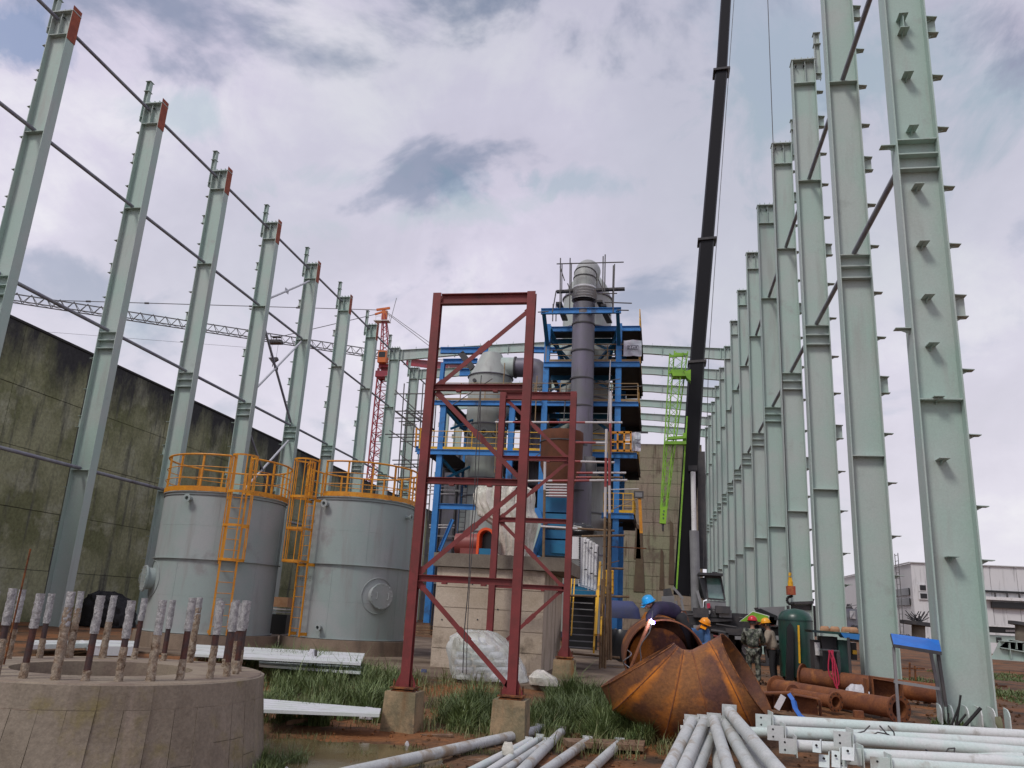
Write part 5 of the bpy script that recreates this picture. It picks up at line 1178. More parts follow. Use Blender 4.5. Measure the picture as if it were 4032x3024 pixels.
# folded lime jib
chT = [(2637, 1392), (2656, 1382), (2690, 1388), (2708, 1384)]
chB = [(2601, 2005), (2606, 2005), (2621, 2005), (2626, 2005)]
dy = [0, .5, 0, .5]
tj = thing('lattice_jib', 'lime green lattice jib section folded beside the black crane boom, pointed end down', 'crane jib', tuple(S(2612, 2060, 36.6)))
Ps = [(S(*a, 36.4 + k), S(*b, 36.4 + k * .6)) for a, b, k in zip(chT, chB, dy)]
for a, b in Ps: MB().beam(a, b, .055, .055).build('chord', 'lime', tj)
m = MB(); n = 16
for k in range(n):
    f, g_ = k / n, (k + 1) / n
    for i, j in ((0, 2), (1, 3), (0, 1), (2, 3)):
        a, b = Ps[i], Ps[j]
        if k % 2: a, b = b, a
        m.beam(a[0].lerp(a[1], f), b[0].lerp(b[1], g_), .02, .02)
        if i == 0 and j == 2: m.beam(b[0].lerp(b[1], f), a[0].lerp(a[1], g_), .02, .02)
m.build('lacing', 'lime', tj)
for f in (.02, .13): MB().beam(Ps[0][0].lerp(Ps[0][1], f), Ps[2][0].lerp(Ps[2][1], f), .1, .1).beam(Ps[1][0].lerp(Ps[1][1], f), Ps[3][0].lerp(Ps[3][1], f), .1, .1).build('cross_member', 'lime', tj)
MB().prism([S(2640, 1455, 36.3), S(2690, 1455, 36.3), S(2700, 1480, 36.3), S(2650, 1480, 36.3)], (0, .6, 0)).prism([S(2690, 1462, 36.3), S(2720, 1455, 36.3), S(2720, 1500, 36.3), S(2705, 1488, 36.3)], (0, .5, 0)).build('hinge_plate', 'lime', tj)
m = MB().beam(S(2627, 1727, 36.2), S(2700, 1722, 36.2), .2, .12).beam(S(2618, 1745, 36.2), S(2702, 1745, 36.2), .25, .14).prism([S(2690, 1705, 36.3), S(2702, 1703, 36.3), S(2702, 1750, 36.3), S(2688, 1748, 36.3)], (0, .4, 0)); m.build('clamp_bracket', 'lime', tj)
MB().beam(S(2705, 1640, 36.9), S(2664, 2320, 36.9), .07, .1, (0, 1, 0)).build('edge_rail', 'lime', tj)
MB().prism([S(2600, 1995, 36.3), S(2628, 1995, 36.3), S(2622, 2062, 36.3), S(2597, 2060, 36.3)], (0, .35, 0)).build('nose_casing', 'lime', tj)
for sy in (2012, 2025, 2040): MB().box(S(2612 + (sy % 3), sy, 36.28), (.05, .01, .07)).build('nose_letter', 'print_ink', tj)
MB().beam(S(2607, 2060, 36.4), S(2610, 2092, 36.4), .05, .08).beam(S(2614, 2060, 36.4), S(2611, 2092, 36.4), .05, .08).build('nose_tip', 'dark_steel', tj)
# hoist line, ball and hook
t = thing('crane_hook', 'red hook block with a black hook hanging above the green air tank', 'crane hook', tuple(S(3115, 2380, 30)))
MB().path([S(3022, -30, 30), S(3063, 1074, 30), S(3086, 1650, 30), S(3104, 2100, 30), S(3111, 2255, 30)], .017, 5).build('hoist_cable', 'dark_steel', t)
MB().cyl(S(3111, 2255, 30), S(3110, 2268, 30), .05, 8).prism([S(3106, 2270, 30), S(3117, 2272, 30), S(3121, 2292, 30), S(3104, 2298, 30)], (0, .1, 0)).cyl(S(3112, 2290, 30), S(3113, 2308, 30), .09, 10).build('swivel', 'yellow_paint', t)
p, q = S(3099, 2307, 29.9), S(3132, 2343, 29.9); MB().ax(p.x, q.x, 29.8, 30.15, q.z, p.z).build('block_weight', 'pack_red', t)
m = MB(); hc = S(3114, 2364, 30); pts = [S(3116, 2343, 30), S(3118, 2352, 30)] + [hc + Vector((.13 * math.cos(a), 0, .13 * math.sin(a))) for a in [RD(80 + 30 * k) for k in range(9)]]
m.path(pts, .045, 8); m.build('hook', 'black_rubber', t)
solo(MB().path([S(2893, -40, 37.2), S(2813, 1074, 37.2), S(2790, 1420, 37.2), S(2770, 2230, 37.2)], .016, 5), 'crane_rope', 'dark_steel', 'thin hoist rope running down alongside the black crane boom', 'rope')

# ------------------------------------------------------------------ rusty elbow and ring
ce = 15.2; RC = .82
cuts = [((150, 1225), (785, 850)), ((250, 1430), (812, 872)), ((690, 1690), (862, 902)), ((1130, 1745), (935, 907)), ((1480, 1650), (1085, 830)), ((1640, 1490), (1190, 770))]
def z5(x, y): return S(2300 + x * .4521, 2150 + y * .4521, ce)
t = thing('rusty_elbow', 'big rust-orange mitred pipe elbow lying in the mud before the welder', 'pipe elbow', tuple(z5(900, 1690)))
rings = []
for (o_, i_) in cuts:
    a, b = z5(*o_), z5(*i_); c_ = (a + b) / 2; e = (b - a) / 2; kk_ = len(rings); tl = Vector((0, 0, 0)) if kk_ != 5 else Vector((e.z, 0, -e.x)).normalized() * -.16
    if kk_ == 5 and tl.x < 0: tl = -tl
    rings.append([c_ + e * math.cos(th) + Vector((0, RC * math.sin(th), 0)) + tl * math.sin(th) for th in [2 * PI * k / 40 for k in range(40)]])
NR = 10
for k in range(5):
    A_, B_ = rings[k], rings[k + 1]; cc = (sum(A_, Vector()) + sum(B_, Vector())) / 80
    for inner in (False, True):
        m = MB(); ws = []
        for r_i in range(NR + 1):
            f = r_i / NR
            for i in range(40):
                p = A_[i].lerp(B_[i], f); d = p - cc; dn = .012 * noise.noise(p * 1.6) + .004 * noise.noise(p * 7); sc_ = 1 + dn
                if inner: sc_ -= .02
                m.v.append(tuple(cc + d * sc_)); e_ = min(f if k > 0 else 9, (1 - f) if k < 4 else 9); e2 = f if k > 0 else 9; e3 = (1 - f) if k < 4 else 9; sk = (.0, 1.0, .75, .35, .8, 0); ws.append(max(max(0, 1 - e2 * 2.6) * sk[k], max(0, 1 - e3 * 2.6) * sk[k + 1]) * .85 + .12)
        m.f = [[a * 40 + i, a * 40 + (i + 1) % 40, (a + 1) * 40 + (i + 1) % 40, (a + 1) * 40 + i] for a in range(NR) for i in range(40)]; m.sm = [True] * len(m.f)
        o = m.build('elbow_segment' if not inner else 'inner_face', 'rust_plate' if not inner else 'rust', t, recalc=False)
        at = o.data.attributes.new('seam', 'FLOAT', 'POINT'); at.data.foreach_set('value', ws)
    if k < 4: MB().path([p for p in B_] + [B_[0]], .012, 5).build('weld_seam', 'rust_pipe', t)
for rg in (rings[0], rings[-1]): MB().path(rg + [rg[0]], .012, 5).build('cut_edge', 'rust_dark', t)
t = thing('rusty_ring', 'short wide rusty pipe section standing on edge, being welded by the bent worker', 'pipe section', tuple(S(2620, 2720, 17)))
c0 = S(2622, 2606, 16.9); c1 = c0 + Vector((-.10, 1.3, .05))
MB().pipe(c0, c1, .80, .775, 48).build('pipe_shell', 'rust_pipe', t); MB().pipe(c1, c1 + Vector((-.1, .9, .02)), .775, .45, 40).build('inner_baffle', 'rust', t)
MB().cyl(c0 + Vector((-.14, .62, .02)), c0 + Vector((-.14, .65, .02)), .60, 36).build('end_plate', 'rust', t)
p = S(2560, 2440, 16.6); solo(MB().cyl(p, S(2480, 2640, 16.4), .035, 8), 'support_bar', 'rust_pipe', 'rusty bar leaning against the left rim of the big pipe section', 'bar')
p = S(2600, 2410, 19.5); q = S(2700, 2560, 19.5); t2 = thing('rusty_plate', 'upright rusty steel plate assembly behind the bent welder', 'steel plate', (p.x, 19.5, 0))
MB().prism([S(2540, 2410, 19.5), S(2700, 2405, 19.5), S(2712, 2440, 19.5), S(2722, 2620, 19.5), S(2480, 2620, 19.5), S(2500, 2480, 19.5)], (0, .08, 0)).build('plate', 'rust', t2)
solo(MB().ax(S(2724, 2568, 18).x - .35, S(2724, 2568, 18).x + .35, 17.8, 18.5, -.05, .68), 'trestle', 'rust_dark', 'low rusty trestle hidden behind the big pipe section', 'trestle')
# welding hose tangle
m = MB(); pts = [S(2560 - k * 6 + 10 * math.sin(k), 2450 + k * 20, 16.3) for k in range(11)]; m.path(pts, .012, 5)
pts = [S(2470 + 16 * math.sin(k * .45), 2560 + k * 4.5, 16.2 + .1 * math.cos(k * .45)) for k in range(40)]; m.path(pts, .011, 5)
solo(m, 'welding_cable', 'strut_steel', 'tangled welding cable hanging left of the big rusty pipe section', 'cable')

# ------------------------------------------------------------------ rusty flanged pipes and gear on the right
gp = 'rusty flanged pipes on the ground at right'
def flanged(name_label, a, b, r, fr, ends=(1, 1), holes=10):
    a = Vector(a); b = Vector(b); t = thing('flanged_pipe', name_label, 'pipe', tuple(a), gp)
    MB().pipe(a, b, r, r * .86, 28).build('pipe_body', 'rust_pipe', t); d = (b - a).normalized()
    MB().frame(a, b)
    _, _, _, u, q = MB().frame(a, b)
    for p, s, on in ((a, -1, ends[0]), (b, 1, ends[1])):
        if not on: continue
        f = MB().pipe(p - d * .02 * s, p + d * .02 * s, fr, r * .86, 32).build('flange', 'rust_pipe', t)
        for k in range(holes):
            th = 2 * PI * k / holes; c_ = p + d * (.021 * s) + (u * math.cos(th) + q * math.sin(th)) * (fr * .5 + r * .5)
            MB().cyl(c_, c_ + d * (.003 * s), .016, 8).build('bolt_hole', 'window_dark', f)
    return t
pa, pb = S(3060, 2700, 20.2), S(3540, 2806, 16.9); pa.z = .21; pb.z = .21
flanged('longest rusty pipe, ending in a big bolted flange under the blue canopy', pa, pb, .185, .26, (1, 1), 14)
pa, pb = S(3120, 2745, 18.6), S(3290, 2781, 17.6); flanged('short rusty pipe with a small open flange, below the longest rusty pipe', (pa.x, pa.y, .22), (pb.x, pb.y, .2), .12, .185)
pa, pb = S(3160, 2645, 22.3), S(3740, 2725, 20.5); flanged('thick rusty pipe behind the compressor, its open flange beside the green tank', (pa.x, pa.y, .38), (pb.x, pb.y, .28), .21, .30)
t = thing('rusty_support', 'rusty gusseted steel support lying on boards in front of the longest rusty pipe', 'steel support', tuple(S(3030, 2800, 17.6)))
a = S(3020, 2735, 17.4); b = S(3230, 2800, 16.9)
MB().prism([S(3000, 2728, 17.4), S(3110, 2726, 17.4), S(3125, 2735, 17.4), S(3118, 2800, 17.4), S(3005, 2790, 17.4)], (0, .03, 0)).prism([S(3130, 2738, 17.2), S(3215, 2752, 17.2), S(3222, 2815, 17.2), S(3130, 2806, 17.2)], (0, .03, 0)).build('web_plate', 'rust_pipe', t)
for sx, sy in ((3004, 2760), (3045, 2765), (3118, 2770), (3228, 2785)): MB().beam(S(sx, sy - 30, 17.3), S(sx + 3, sy + 35, 17.3), .22, .02, (1, 0, 0)).build('gusset', 'rust_pipe', t)
MB().beam(S(2990, 2727, 17.2), S(3120, 2726, 17.2), .3, .02).beam(S(3115, 2732, 17.1), S(3225, 2752, 17.1), .3, .02).build('top_flange', 'rust_pipe', t)
m = MB()
for a, b in (((2996, 2795), (3440, 2855)), ((3010, 2812), (3300, 2850))): m.beam(S(*a, 17.1), S(*b, 16.4), .18, .04)
solo(m, 'timber_boards', 'wood', 'muddy timber boards on the ground in front of the rusty pipes', 'boards')
solo(MB().path([S(3108, 2735, 17.0), S(3125, 2760, 16.9), S(3132, 2790, 16.8), S(3155, 2825, 16.6), S(3178, 2838, 16.5)], .05, 4), 'blue_strap', 'strap_blue', 'bright blue lifting strap hanging over the rusty support', 'strap')
solo(MB().beam(S(3085, 2740, 17.0), S(3058, 2792, 16.9), .11, .01, (0, 1, 0)), 'timber_offcut', 'tube_white', 'pale wood offcut leaning against the rusty support', 'offcut')
solo(MB().box(S(3380, 2812, 16.7), (.16, .14, .12)), 'rusty_block', 'rust_pipe', 'small rusty cube on the mud in front of the longest pipe', 'block')
t = thing('rusty_channel', 'short rusty channel box standing between the compressor and the canopy', 'steel channel', tuple(S(3480, 2765, 18.6)))
MB().prism([S(3436, 2672, 18.6), S(3545, 2690, 18.6), S(3548, 2768, 18.6), S(3440, 2752, 18.6)], (0, .04, 0)).build('web_plate', 'rust_pipe', t)
MB().beam(S(3430, 2664, 18.5), S(3550, 2684, 18.5), .3, .03).build('top_flange', 'rust_pipe', t)
for a, b in (((3428, 2662), (3436, 2760)), ((3545, 2685), (3550, 2770)), ((3408, 2672), (3412, 2745))): MB().beam(S(*a, 18.4), S(*b, 18.4), .26, .03, (1, 0, 0)).build('side_flange', 'rust_pipe', t)
rows = rows_from([(3335, 3470, 2765), (3330, 3440, 2735), (3335, 3400, 2710), (3350, 3390, 2695)], 19.3); solo(rowblob(rows, 19.3, .25, 30, .06, 8, 3), 'white_sack', 'bag_white', 'crumpled white sack on the ground between compressor and rusty channel', 'sack')

# blue canopy on a thin frame
t = thing('canopy_stand', 'thin metal stand with a bright blue sloping canopy sheet, before the nearest column', 'canopy', tuple(S(3519, 2860, 16.4)))
q4 = [S(3508, 2494, 16.9), S(3697, 2520, 16.9), S(3707, 2566, 16.3), S(3519, 2536, 16.3)]; nrm = Vector((0, 0, -.03))
MB().prism(q4, nrm).build('canopy_sheet', 'canopy_blue', t); MB().beam(q4[3] + nrm, q4[2] + nrm, .02, .06).beam(q4[0] + nrm * 1.2, q4[3] + nrm * 1.2, .03, .05).build('edge_trim', 'dark_steel', t)
pL0, pL1 = S(3519, 2548, 16.4), S(3520, 2862, 16.4); MB().beam(pL0, Vector((pL0.x, 16.4, gz(pL0.x, 16.4))), .045, .045, (0, 1, 0)).build('leg', 'crane_grey', t)
pR0 = S(3692, 2560, 16.4); MB().beam(pR0, Vector((pR0.x + .06, 16.4, .35)), .05, .05, (0, 1, 0)).build('leg', 'dark_steel', t)
MB().beam(Vector((pR0.x + .2, 17.0, 0)), Vector((pR0.x + .02, 16.9, pR0.z)), .05, .05, (0, 1, 0)).build('leg', 'crane_grey', t)
MB().beam(S(3520, 2684, 16.4), S(3700, 2712, 16.4), .04, .05).build('cross_bar', 'crane_grey', t)

# green air receiver
c_ = S(3141, 2690, 24.3); zt_ = S(3141, 2400, 24.3).z
t = thing('air_receiver', 'dark green upright cylindrical tank with a yellow level stripe, beside the two standing workers', 'tank', (c_.x, 24.3, 0))
r_ = 59 / 3160 * 24.3
MB().lathe([(.02, .12), (r_, .25), (r_, zt_ - .30), (r_ * .97, zt_ - .2), (r_ * .8, zt_ - .08), (r_ * .5, zt_ - .01), (.02, zt_ + .02)], (c_.x, 24.3, 0), 40).build('vessel_shell', 'green_tank', t)
MB().lathe([(r_ + .001, zt_ - .31), (r_ + .012, zt_ - .31), (r_ + .012, zt_ - .28), (r_ + .001, zt_ - .28)], (c_.x, 24.3, 0), 40, sm=False).build('weld_seam', 'green_machine', t)
a, b = S(3144, 2462, 24.3 - r_ - .05), S(3149, 2612, 24.3 - r_ - .05); MB().beam(a, b, .05, .02, (0, 1, 0)).build('level_stripe', 'yellow_paint', t)
MB().prism([S(3095, 2680, 23.7), S(3100, 2470, 23.7), S(3113, 2452, 23.7), S(3125, 2470, 23.7), S(3126, 2680, 23.7)], (0, .1, 0)).build('access_plate', 'window_dark', t)
for a_ in (30, 150, 270): p = Vector((c_.x, 24.3, 0)) + polar(r_ * .8, RD(a_)); MB().beam((p.x, p.y, -.02), (p.x, p.y, .3), .1, .1).build('foot', 'green_machine', t)

# compressor rig
t = thing('compressor_rig', 'dark green compressor rig with red hoses, right of the green tank', 'compressor', tuple(S(3300, 2740, 22)))
a, b = S(3196, 2482, 21.8), S(3388, 2500, 21.8); MB().prism([S(3196, 2480, 21.8), S(3386, 2496, 21.8), S(3384, 2506, 21.8), S(3200, 2490, 21.8)], (0, 1.1, 0)).build('table_top', 'green_machine', t)
MB().prism([S(3310, 2492, 21.7), S(3386, 2498, 21.7), S(3384, 2520, 21.7), S(3325, 2512, 21.7)], (0, .5, 0)).build('blue_panel', 'blue_steel', t)
for x0, y0, x1, y1, yy, mm, nm in ((3235, 2505, 3300, 2560, 22.2, 'dark_steel', 'motor_box'), (3300, 2520, 3352, 2735, 22.0, 'green_machine', 'cabinet'), (3238, 2560, 3296, 2690, 21.9, 'window_dark', 'cabinet'), (3352, 2530, 3376, 2600, 22.3, 'window_dark', 'control_box'), (3205, 2520, 3235, 2660, 22.4, 'dark_steel', 'frame_box')):
    p, q = S(x0, y0, yy), S(x1, y1, yy); MB().ax(p.x, q.x, yy, yy + .6, q.z, p.z).build(nm, mm, t)
p, q = S(3358, 2560, 22.2), S(3376, 2577, 22.2); MB().ax(p.x, q.x, 22.22, 22.29, q.z, p.z).build('yellow_label', 'yellow_paint', t)
p = S(3218, 2530, 22.3); MB().cyl(p, S(3222, 2580, 22.3), .07, 12).build('filter_bottle', 'white_paint', t)
for x0, y0, x1, y1 in ((3298, 2562, 3310, 2735), (3340, 2510, 3356, 2760), (3240, 2560, 3305, 2566), (3302, 2566, 3306, 2640)): MB().cyl(S(x0, y0, 21.7), S(x1, y1, 21.7), .035, 8).build('frame_tube', 'dark_steel', t)
for k in range(4):
    m = MB(); pts = []
    for j in range(13):
        f = j / 12; pts.append(S(3262 + k * 6 - 14 * math.sin(f * PI) * (1 if k % 2 else -1) + f * 26 * (k * .3 + .4), 2560 + abs(math.sin(f * 1.6)) * (95 + k * 22), 21.6 - .03 * k))
    m.path(pts, .016, 6); m.build('hose', 'hose_red', t)
MB().path([S(3270, 2562, 21.5), S(3285, 2600, 21.5), S(3290, 2660, 21.5), S(3300, 2724, 21.5)], .018, 6).build('hose', 'hose_red', t)
for k, sx in enumerate((3236, 3276, 3322, 3350)):
    rows = rows_from([(sx, sx + 42, 2486 + k * 2), (sx + 2, sx + 40, 2474 + k * 1.5), (sx + 6, sx + 34, 2466 + k * 1.5)], 21.9)
    solo(rowblob(rows, 22.2, .2, 20, .02, 5, k), 'cement_bag', 'bag_brown', ['leftmost', 'second', 'third', 'rightmost'][k] + ' of the brown paper bags lying on the compressor table top', 'bag', 'brown bags on the table top')

# ------------------------------------------------------------------ pipes in the foreground
gp = 'grey-green pipes lying in the mud, centre foreground'
P7 = lambda x, y: ((1300 + x * .6329) / 1.8228, (2500 + y * .6329) / 1.8228)
for k, (fx, fy, nx, ny, r, m_, lab) in enumerate(((1305, 580, 190, 828, .078, 'grey_pipe', 'longest grey pipe in the mud, lying alone toward the puddle'), (1235, 645, 870, 828, .052, 'mint_pipe', 'thin greenish pipe, first in the muddy centre bunch'), (1305, 625, 985, 828, .055, 'mint_pipe', 'greenish pipe with a rag knotted on it in the centre bunch'), (1350, 650, 1075, 828, .058, 'grey_pipe', 'grey pipe tucked under its neighbours in the centre bunch'), (1440, 595, 1200, 828, .075, 'grey_pipe', 'thick grey pipe with a wire loop, right of the centre bunch'), (1600, 655, 1345, 828, .068, 'grey_pipe', 'grey pipe lying apart, second from the right of the muddy pipes'), (1800, 660, 1620, 828, .068, 'grey_pipe', 'short grey pipe lying farthest right of the muddy pipes'))):
    a = G(*P7(fx, fy), -.36); b = G(*P7(nx, ny), -.36); d = (b - a).normalized(); b = b + d * 1.2
    a.z = gz(a.x, a.y) + r + .01; b.z = gz(b.x, b.y) + r + .01
    t = thing('steel_pipe', lab, 'pipe', tuple(a), gp); MB().pipe(a, b, r, r * .88, 20).build('pipe_body', m_, t)
    _, _, _, u, q = MB().frame(a, b)
    m = MB().beam(a - d * .015 - q * .09 * 1, a - d * .015 + q * .09, .17, .012, d) if False else MB()
    vs_ = [a - d * .012 + u * (i * r * 1.2) + q * (j * r * 1.2) for i, j in ((-1, -1), (1, -1), (1, 1), (-1, 1))]; m.prism(vs_, d * -.014); m.build('end_plate', m_, t)
    MB().cyl(a - d * .027, a - d * .028, r * .5, 12).build('plate_hole', 'window_dark', t)
gp = 'grey pipes fanned in a pile, bottom centre-right'
Z2 = lambda x, y, Y: S(2550 + x * .3617, 2750 + y * .3617, Y)
for k, (fx, fy, nx, ny, Ya, Yb, r, lab) in enumerate(((480, 262, 235, 758, 13.0, 10.6, .085, 'leftmost grey pipe of the fan pile'), (620, 262, 400, 758, 13.0, 10.6, .085, 'second grey pipe from the left in the fan pile'), (700, 380, 560, 758, 12.9, 11, .075, 'half-covered third grey pipe in the fan pile'), (722, 240, 880, 758, 12.6, 10.2, .078, 'grey pipe crossing over the middle of the fan pile'), (845, 275, 1120, 758, 12.8, 10.5, .085, 'grey pipe just right of the middle of the fan pile'),
                                                       (890, 150, 1400, 758, 12.7, 9.9, .082, 'topmost grey pipe, reaching highest and leaning right in the fan pile'), (930, 330, 1250, 758, 13.2, 11, .07, 'shaded lower pipe showing between the rightmost two of the fan pile'), (740, 520, 775, 758, 13.0, 11.5, .075, 'buried lower pipe seen in the dark gap of the fan pile'))):
    a, b = Z2(fx, fy, Ya), Z2(nx, ny, Yb); d = (b - a).normalized(); b = b + d * 1.0
    t = thing('steel_pipe', lab, 'pipe', tuple(a), gp); MB().pipe(a, b, r, r * .88, 20).build('pipe_body', 'grey_pipe', t)
    _, _, _, u, q = MB().frame(a, b); s_ = r * 1.25
    MB().prism([a + u * (i * s_) + q * (j * s_) for i, j in ((-1, -1), (1, -1), (1, 1), (-1, 1))], d * -.014).build('end_plate', 'grey_pipe', t)
m = MB().path([Z2(330, 400, 12.0), Z2(380, 320, 12.5), Z2(430, 300, 12.6), Z2(560, 300, 12.7), Z2(640, 330, 12.7), Z2(700, 300, 12.5)], .008, 5).path([Z2(900, 290, 12.3), Z2(960, 370, 12.3), Z2(1040, 430, 12.3)], .008, 5)
solo(m, 'binding_wire', 'dark_steel', 'rusty binding wire tied around the fan pile of grey pipes', 'wire')
gp = 'pale mint pipes stacked at bottom right'
Z1 = lambda x, y, Y: S(3200 + x * .3761, 2500 + y * .3761, Y)
for k, (lx, ly, rx, ry, Yl, Yr, r, lab) in enumerate(((3020, 2838, 4032, 2898, 13.8, 14.3, .088, 'pale mint pipe at the back of the stack, nearest the rusty pipes'), (3068, 2884, 4032, 2932, 13.2, 13.6, .09, 'second pale mint pipe from the back of the stack'), (3330, 2908, 4032, 2966, 12.7, 13.0, .088, 'pale mint pipe with a coil of wire on it, middle of the stack'), (3115, 2935, 3560, 2962, 12.9, 12.9, .082, 'pale mint pipe with a two-hole plate in front at its left end'), (3370, 2975, 4032, 3006, 12.1, 12.3, .09, 'pale mint pipe along the lower edge of the stack'),
                                                       (3480, 3012, 4032, 3050, 11.6, 11.7, .09, 'lowest pale mint pipe, half out of view'), (2680, 2876, 3050, 2885, 13.6, 13.6, .075, 'pale mint pipe running left behind the fan pile'))):
    a, b = S(lx, ly, Yl), S(rx, ry, Yr); d = (b - a).normalized(); b = b + d * 1.5
    t = thing('mint_pipe', lab, 'pipe', tuple(a), gp); MB().pipe(a, b, r, r * .88, 24).build('pipe_body', 'mint_pipe', t)
    _, _, _, u, q = MB().frame(a, b)
    pl = MB().prism([a + d * .05 + u * (i * .14) + q * (j * .14) for i, j in ((-1, -1), (1, -1), (1, 1), (-1, 1))], d * .012).build('end_plate', 'mint_pipe', t)
    if lx < 2700: continue
    tg = MB(); off = Vector((0, -.02, 0)); tg.ax(a.x - .18, a.x + .05, a.y - .115, a.y - .10, a.z - .10, a.z + .10); tg.build('tab_plate', 'mint_pipe', t)
    for s_ in (-.05, .05): MB().cyl((a.x - .10, a.y - .116, a.z + s_), (a.x - .10, a.y - .119, a.z + s_), .014, 10).build('bolt_hole', 'window_dark', t)
for x0, y0, x1, y1, lab in ((3275, 2955, 3305, 3024, 'two-holed pale plate standing left of the stacked mint pipes'), (3315, 2940, 3360, 2996, 'wide pale plate with a bolt hole, centre of the plates at bottom right'), (3290, 2990, 3330, 3040, 'pale plate cut by the picture edge, lowest of the plates'), (3430, 2995, 3490, 3040, 'grey plate with one hole at the picture edge'), (3225, 2970, 3262, 3024, 'pale two-hole plate leftmost among the plates'), (3200, 2922, 3228, 2965, 'dark shaded plate behind the leftmost pale plate')):
    t = thing('connection_plate', lab, 'plate', tuple(S((x0 + x1) / 2, y1, 11.6)), 'bolted connection plates at bottom right')
    MB().prism([S(x0, y0, 11.8), S(x1, y0 + 4, 11.8), S(x1, y1, 11.6), S(x0, y1 - 4, 11.6)], (0, .015, 0)).build('plate', 'mint_pipe', t)
    MB().prism([S(x1, y0 - 10, 11.8), S(x1 + 4, y0 - 12, 12.0), S(x1 + 4, y1, 11.8), S(x1, y1, 11.6)], (.012, 0, 0)).build('rib', 'mint_pipe', t)
    for f in (.3, .75): p = S((x0 + x1) / 2, y0 + (y1 - y0) * f, 11.69); MB().cyl(p, p + Vector((0, -.02, 0)), .016, 10).build('bolt_hole', 'window_dark', t)
for k, pts in enumerate(([(600, 950), (540, 1010), (430, 1040)], [(700, 950), (780, 1040), (810, 1170)], [(605, 1060), (680, 1020), (790, 1040), (860, 1100), (880, 1170)], [(790, 950), (850, 1020), (860, 1080)], [(1180, 1200), (1240, 1240), (1340, 1290), (1420, 1190), (1490, 1185), (1480, 1240), (1400, 1285), (1340, 1290), (1220, 1270), (1240, 1235)], [(1540, 1300), (1580, 1310), (1600, 1390)])):
    solo(MB().path([Z1(x, y, 12.3 if k > 3 else 12.95) for x, y in pts], .010, 5), 'loose_wire', 'dark_steel', ['thin curved wire lying over the back mint pipes', 'long bent wire across the back mint pipes', 'looped wire lying across two mint pipes', 'short bent wire on the back mint pipe', 'knotted coil of wire on the middle mint pipe', 'hooked wire end near the bottom edge on the mint pipes'][k], 'wire', 'loose wires on the mint pipes')
# black starter bars at the foot of the nearest right column
t = thing('starter_bars', 'bunch of black steel rods sticking up at the foot of the nearest right column', 'steel rods', tuple(Z1(1480, 985, 16.2)))
for a, b, r in (((1420, 985), (1420, 820), .016), ((1440, 985), (1535, 740), .018), ((1500, 985), (1550, 630), .018), ((1480, 985), (1605, 830), .018), ((1560, 990), (1760, 765), .03)):
    MB().cyl(Z1(*a, 16.2), Z1(*b, 16.2), r, 6).build('rod', 'black_rubber', t)
rows = rows_from([(3935, 3950, 2880), (3920, 3948, 2850), (3918, 3940, 2822)], 16.6); solo(rowblob(rows, 16.6, .12, 16, .03, 5, 1), 'mossy_stone', 'wall_mossy', 'mossy lump of concrete at the right foot of the nearest column', 'stone')
# ------------------------------------------------------------------ people
def skin_mesh(verts, edges, root=0):      # verts: (pos, radius)
    me = bpy.data.meshes.new('tmp'); me.from_pydata([tuple(v[0]) for v in verts], edges, [])
    o = bpy.data.objects.new('tmp', me); C.objects.link(o)
    md = o.modifiers.new('s', 'SKIN'); sv = me.skin_vertices[0].data
    for i, v in enumerate(verts):
        r = v[1]; sv[i].radius = (r, r) if not isinstance(r, tuple) else r; sv[i].use_root = (i == root)
    md.use_smooth_shade = True; sb = o.modifiers.new('d', 'SUBSURF'); sb.levels = 2; sb.render_levels = 2
    dg = bpy.context.evaluated_depsgraph_get(); ev = o.evaluated_get(dg); m2 = bpy.data.meshes.new_from_object(ev)
    vs = [tuple(v.co) for v in m2.vertices]; fs = [list(p.vertices) for p in m2.polygons]
    bpy.data.objects.remove(o); bpy.data.meshes.remove(me); bpy.data.meshes.remove(m2)
    m = MB(); m._a(vs, fs, True); return m
def ball(m, c, r, n=12):
    c = Vector(c); m.lathe([(max(.001, r * math.sin(PI * k / n)), -r * math.cos(PI * k / n)) for k in range(n + 1)], c, 14); return m
def hand(m, wrist, direction, side, size=.085):
    d = Vector(direction).normalized(); w_ = Vector(wrist); s = d.cross(Vector((0, 1, 0)));
    if s.length < .2: s = d.cross(Vector((0, 0, 1)))
    s.normalize(); nrm = d.cross(s); pe = w_ + d * size
    m.beam(w_, pe, size * .9, .028, nrm)
    for k, (off, ln) in enumerate(((-.34, .062), (-.12, .074), (.12, .07), (.34, .055))):
        a = pe + s * (off * size); b = a + d * ln * .55 + nrm * .006; m.cyl(a, b, .0095, 7, .0085); m.cyl(b, b + d * ln * .4 + nrm * .022, .0085, 7, .0065)
    a = w_ + d * size * .3 + s * (side * size * .45); b = a + d * .03 + s * (side * .028); m.cyl(a, b, .011, 7, .0095); m.cyl(b, b + d * .03, .0095, 7, .0075); return m
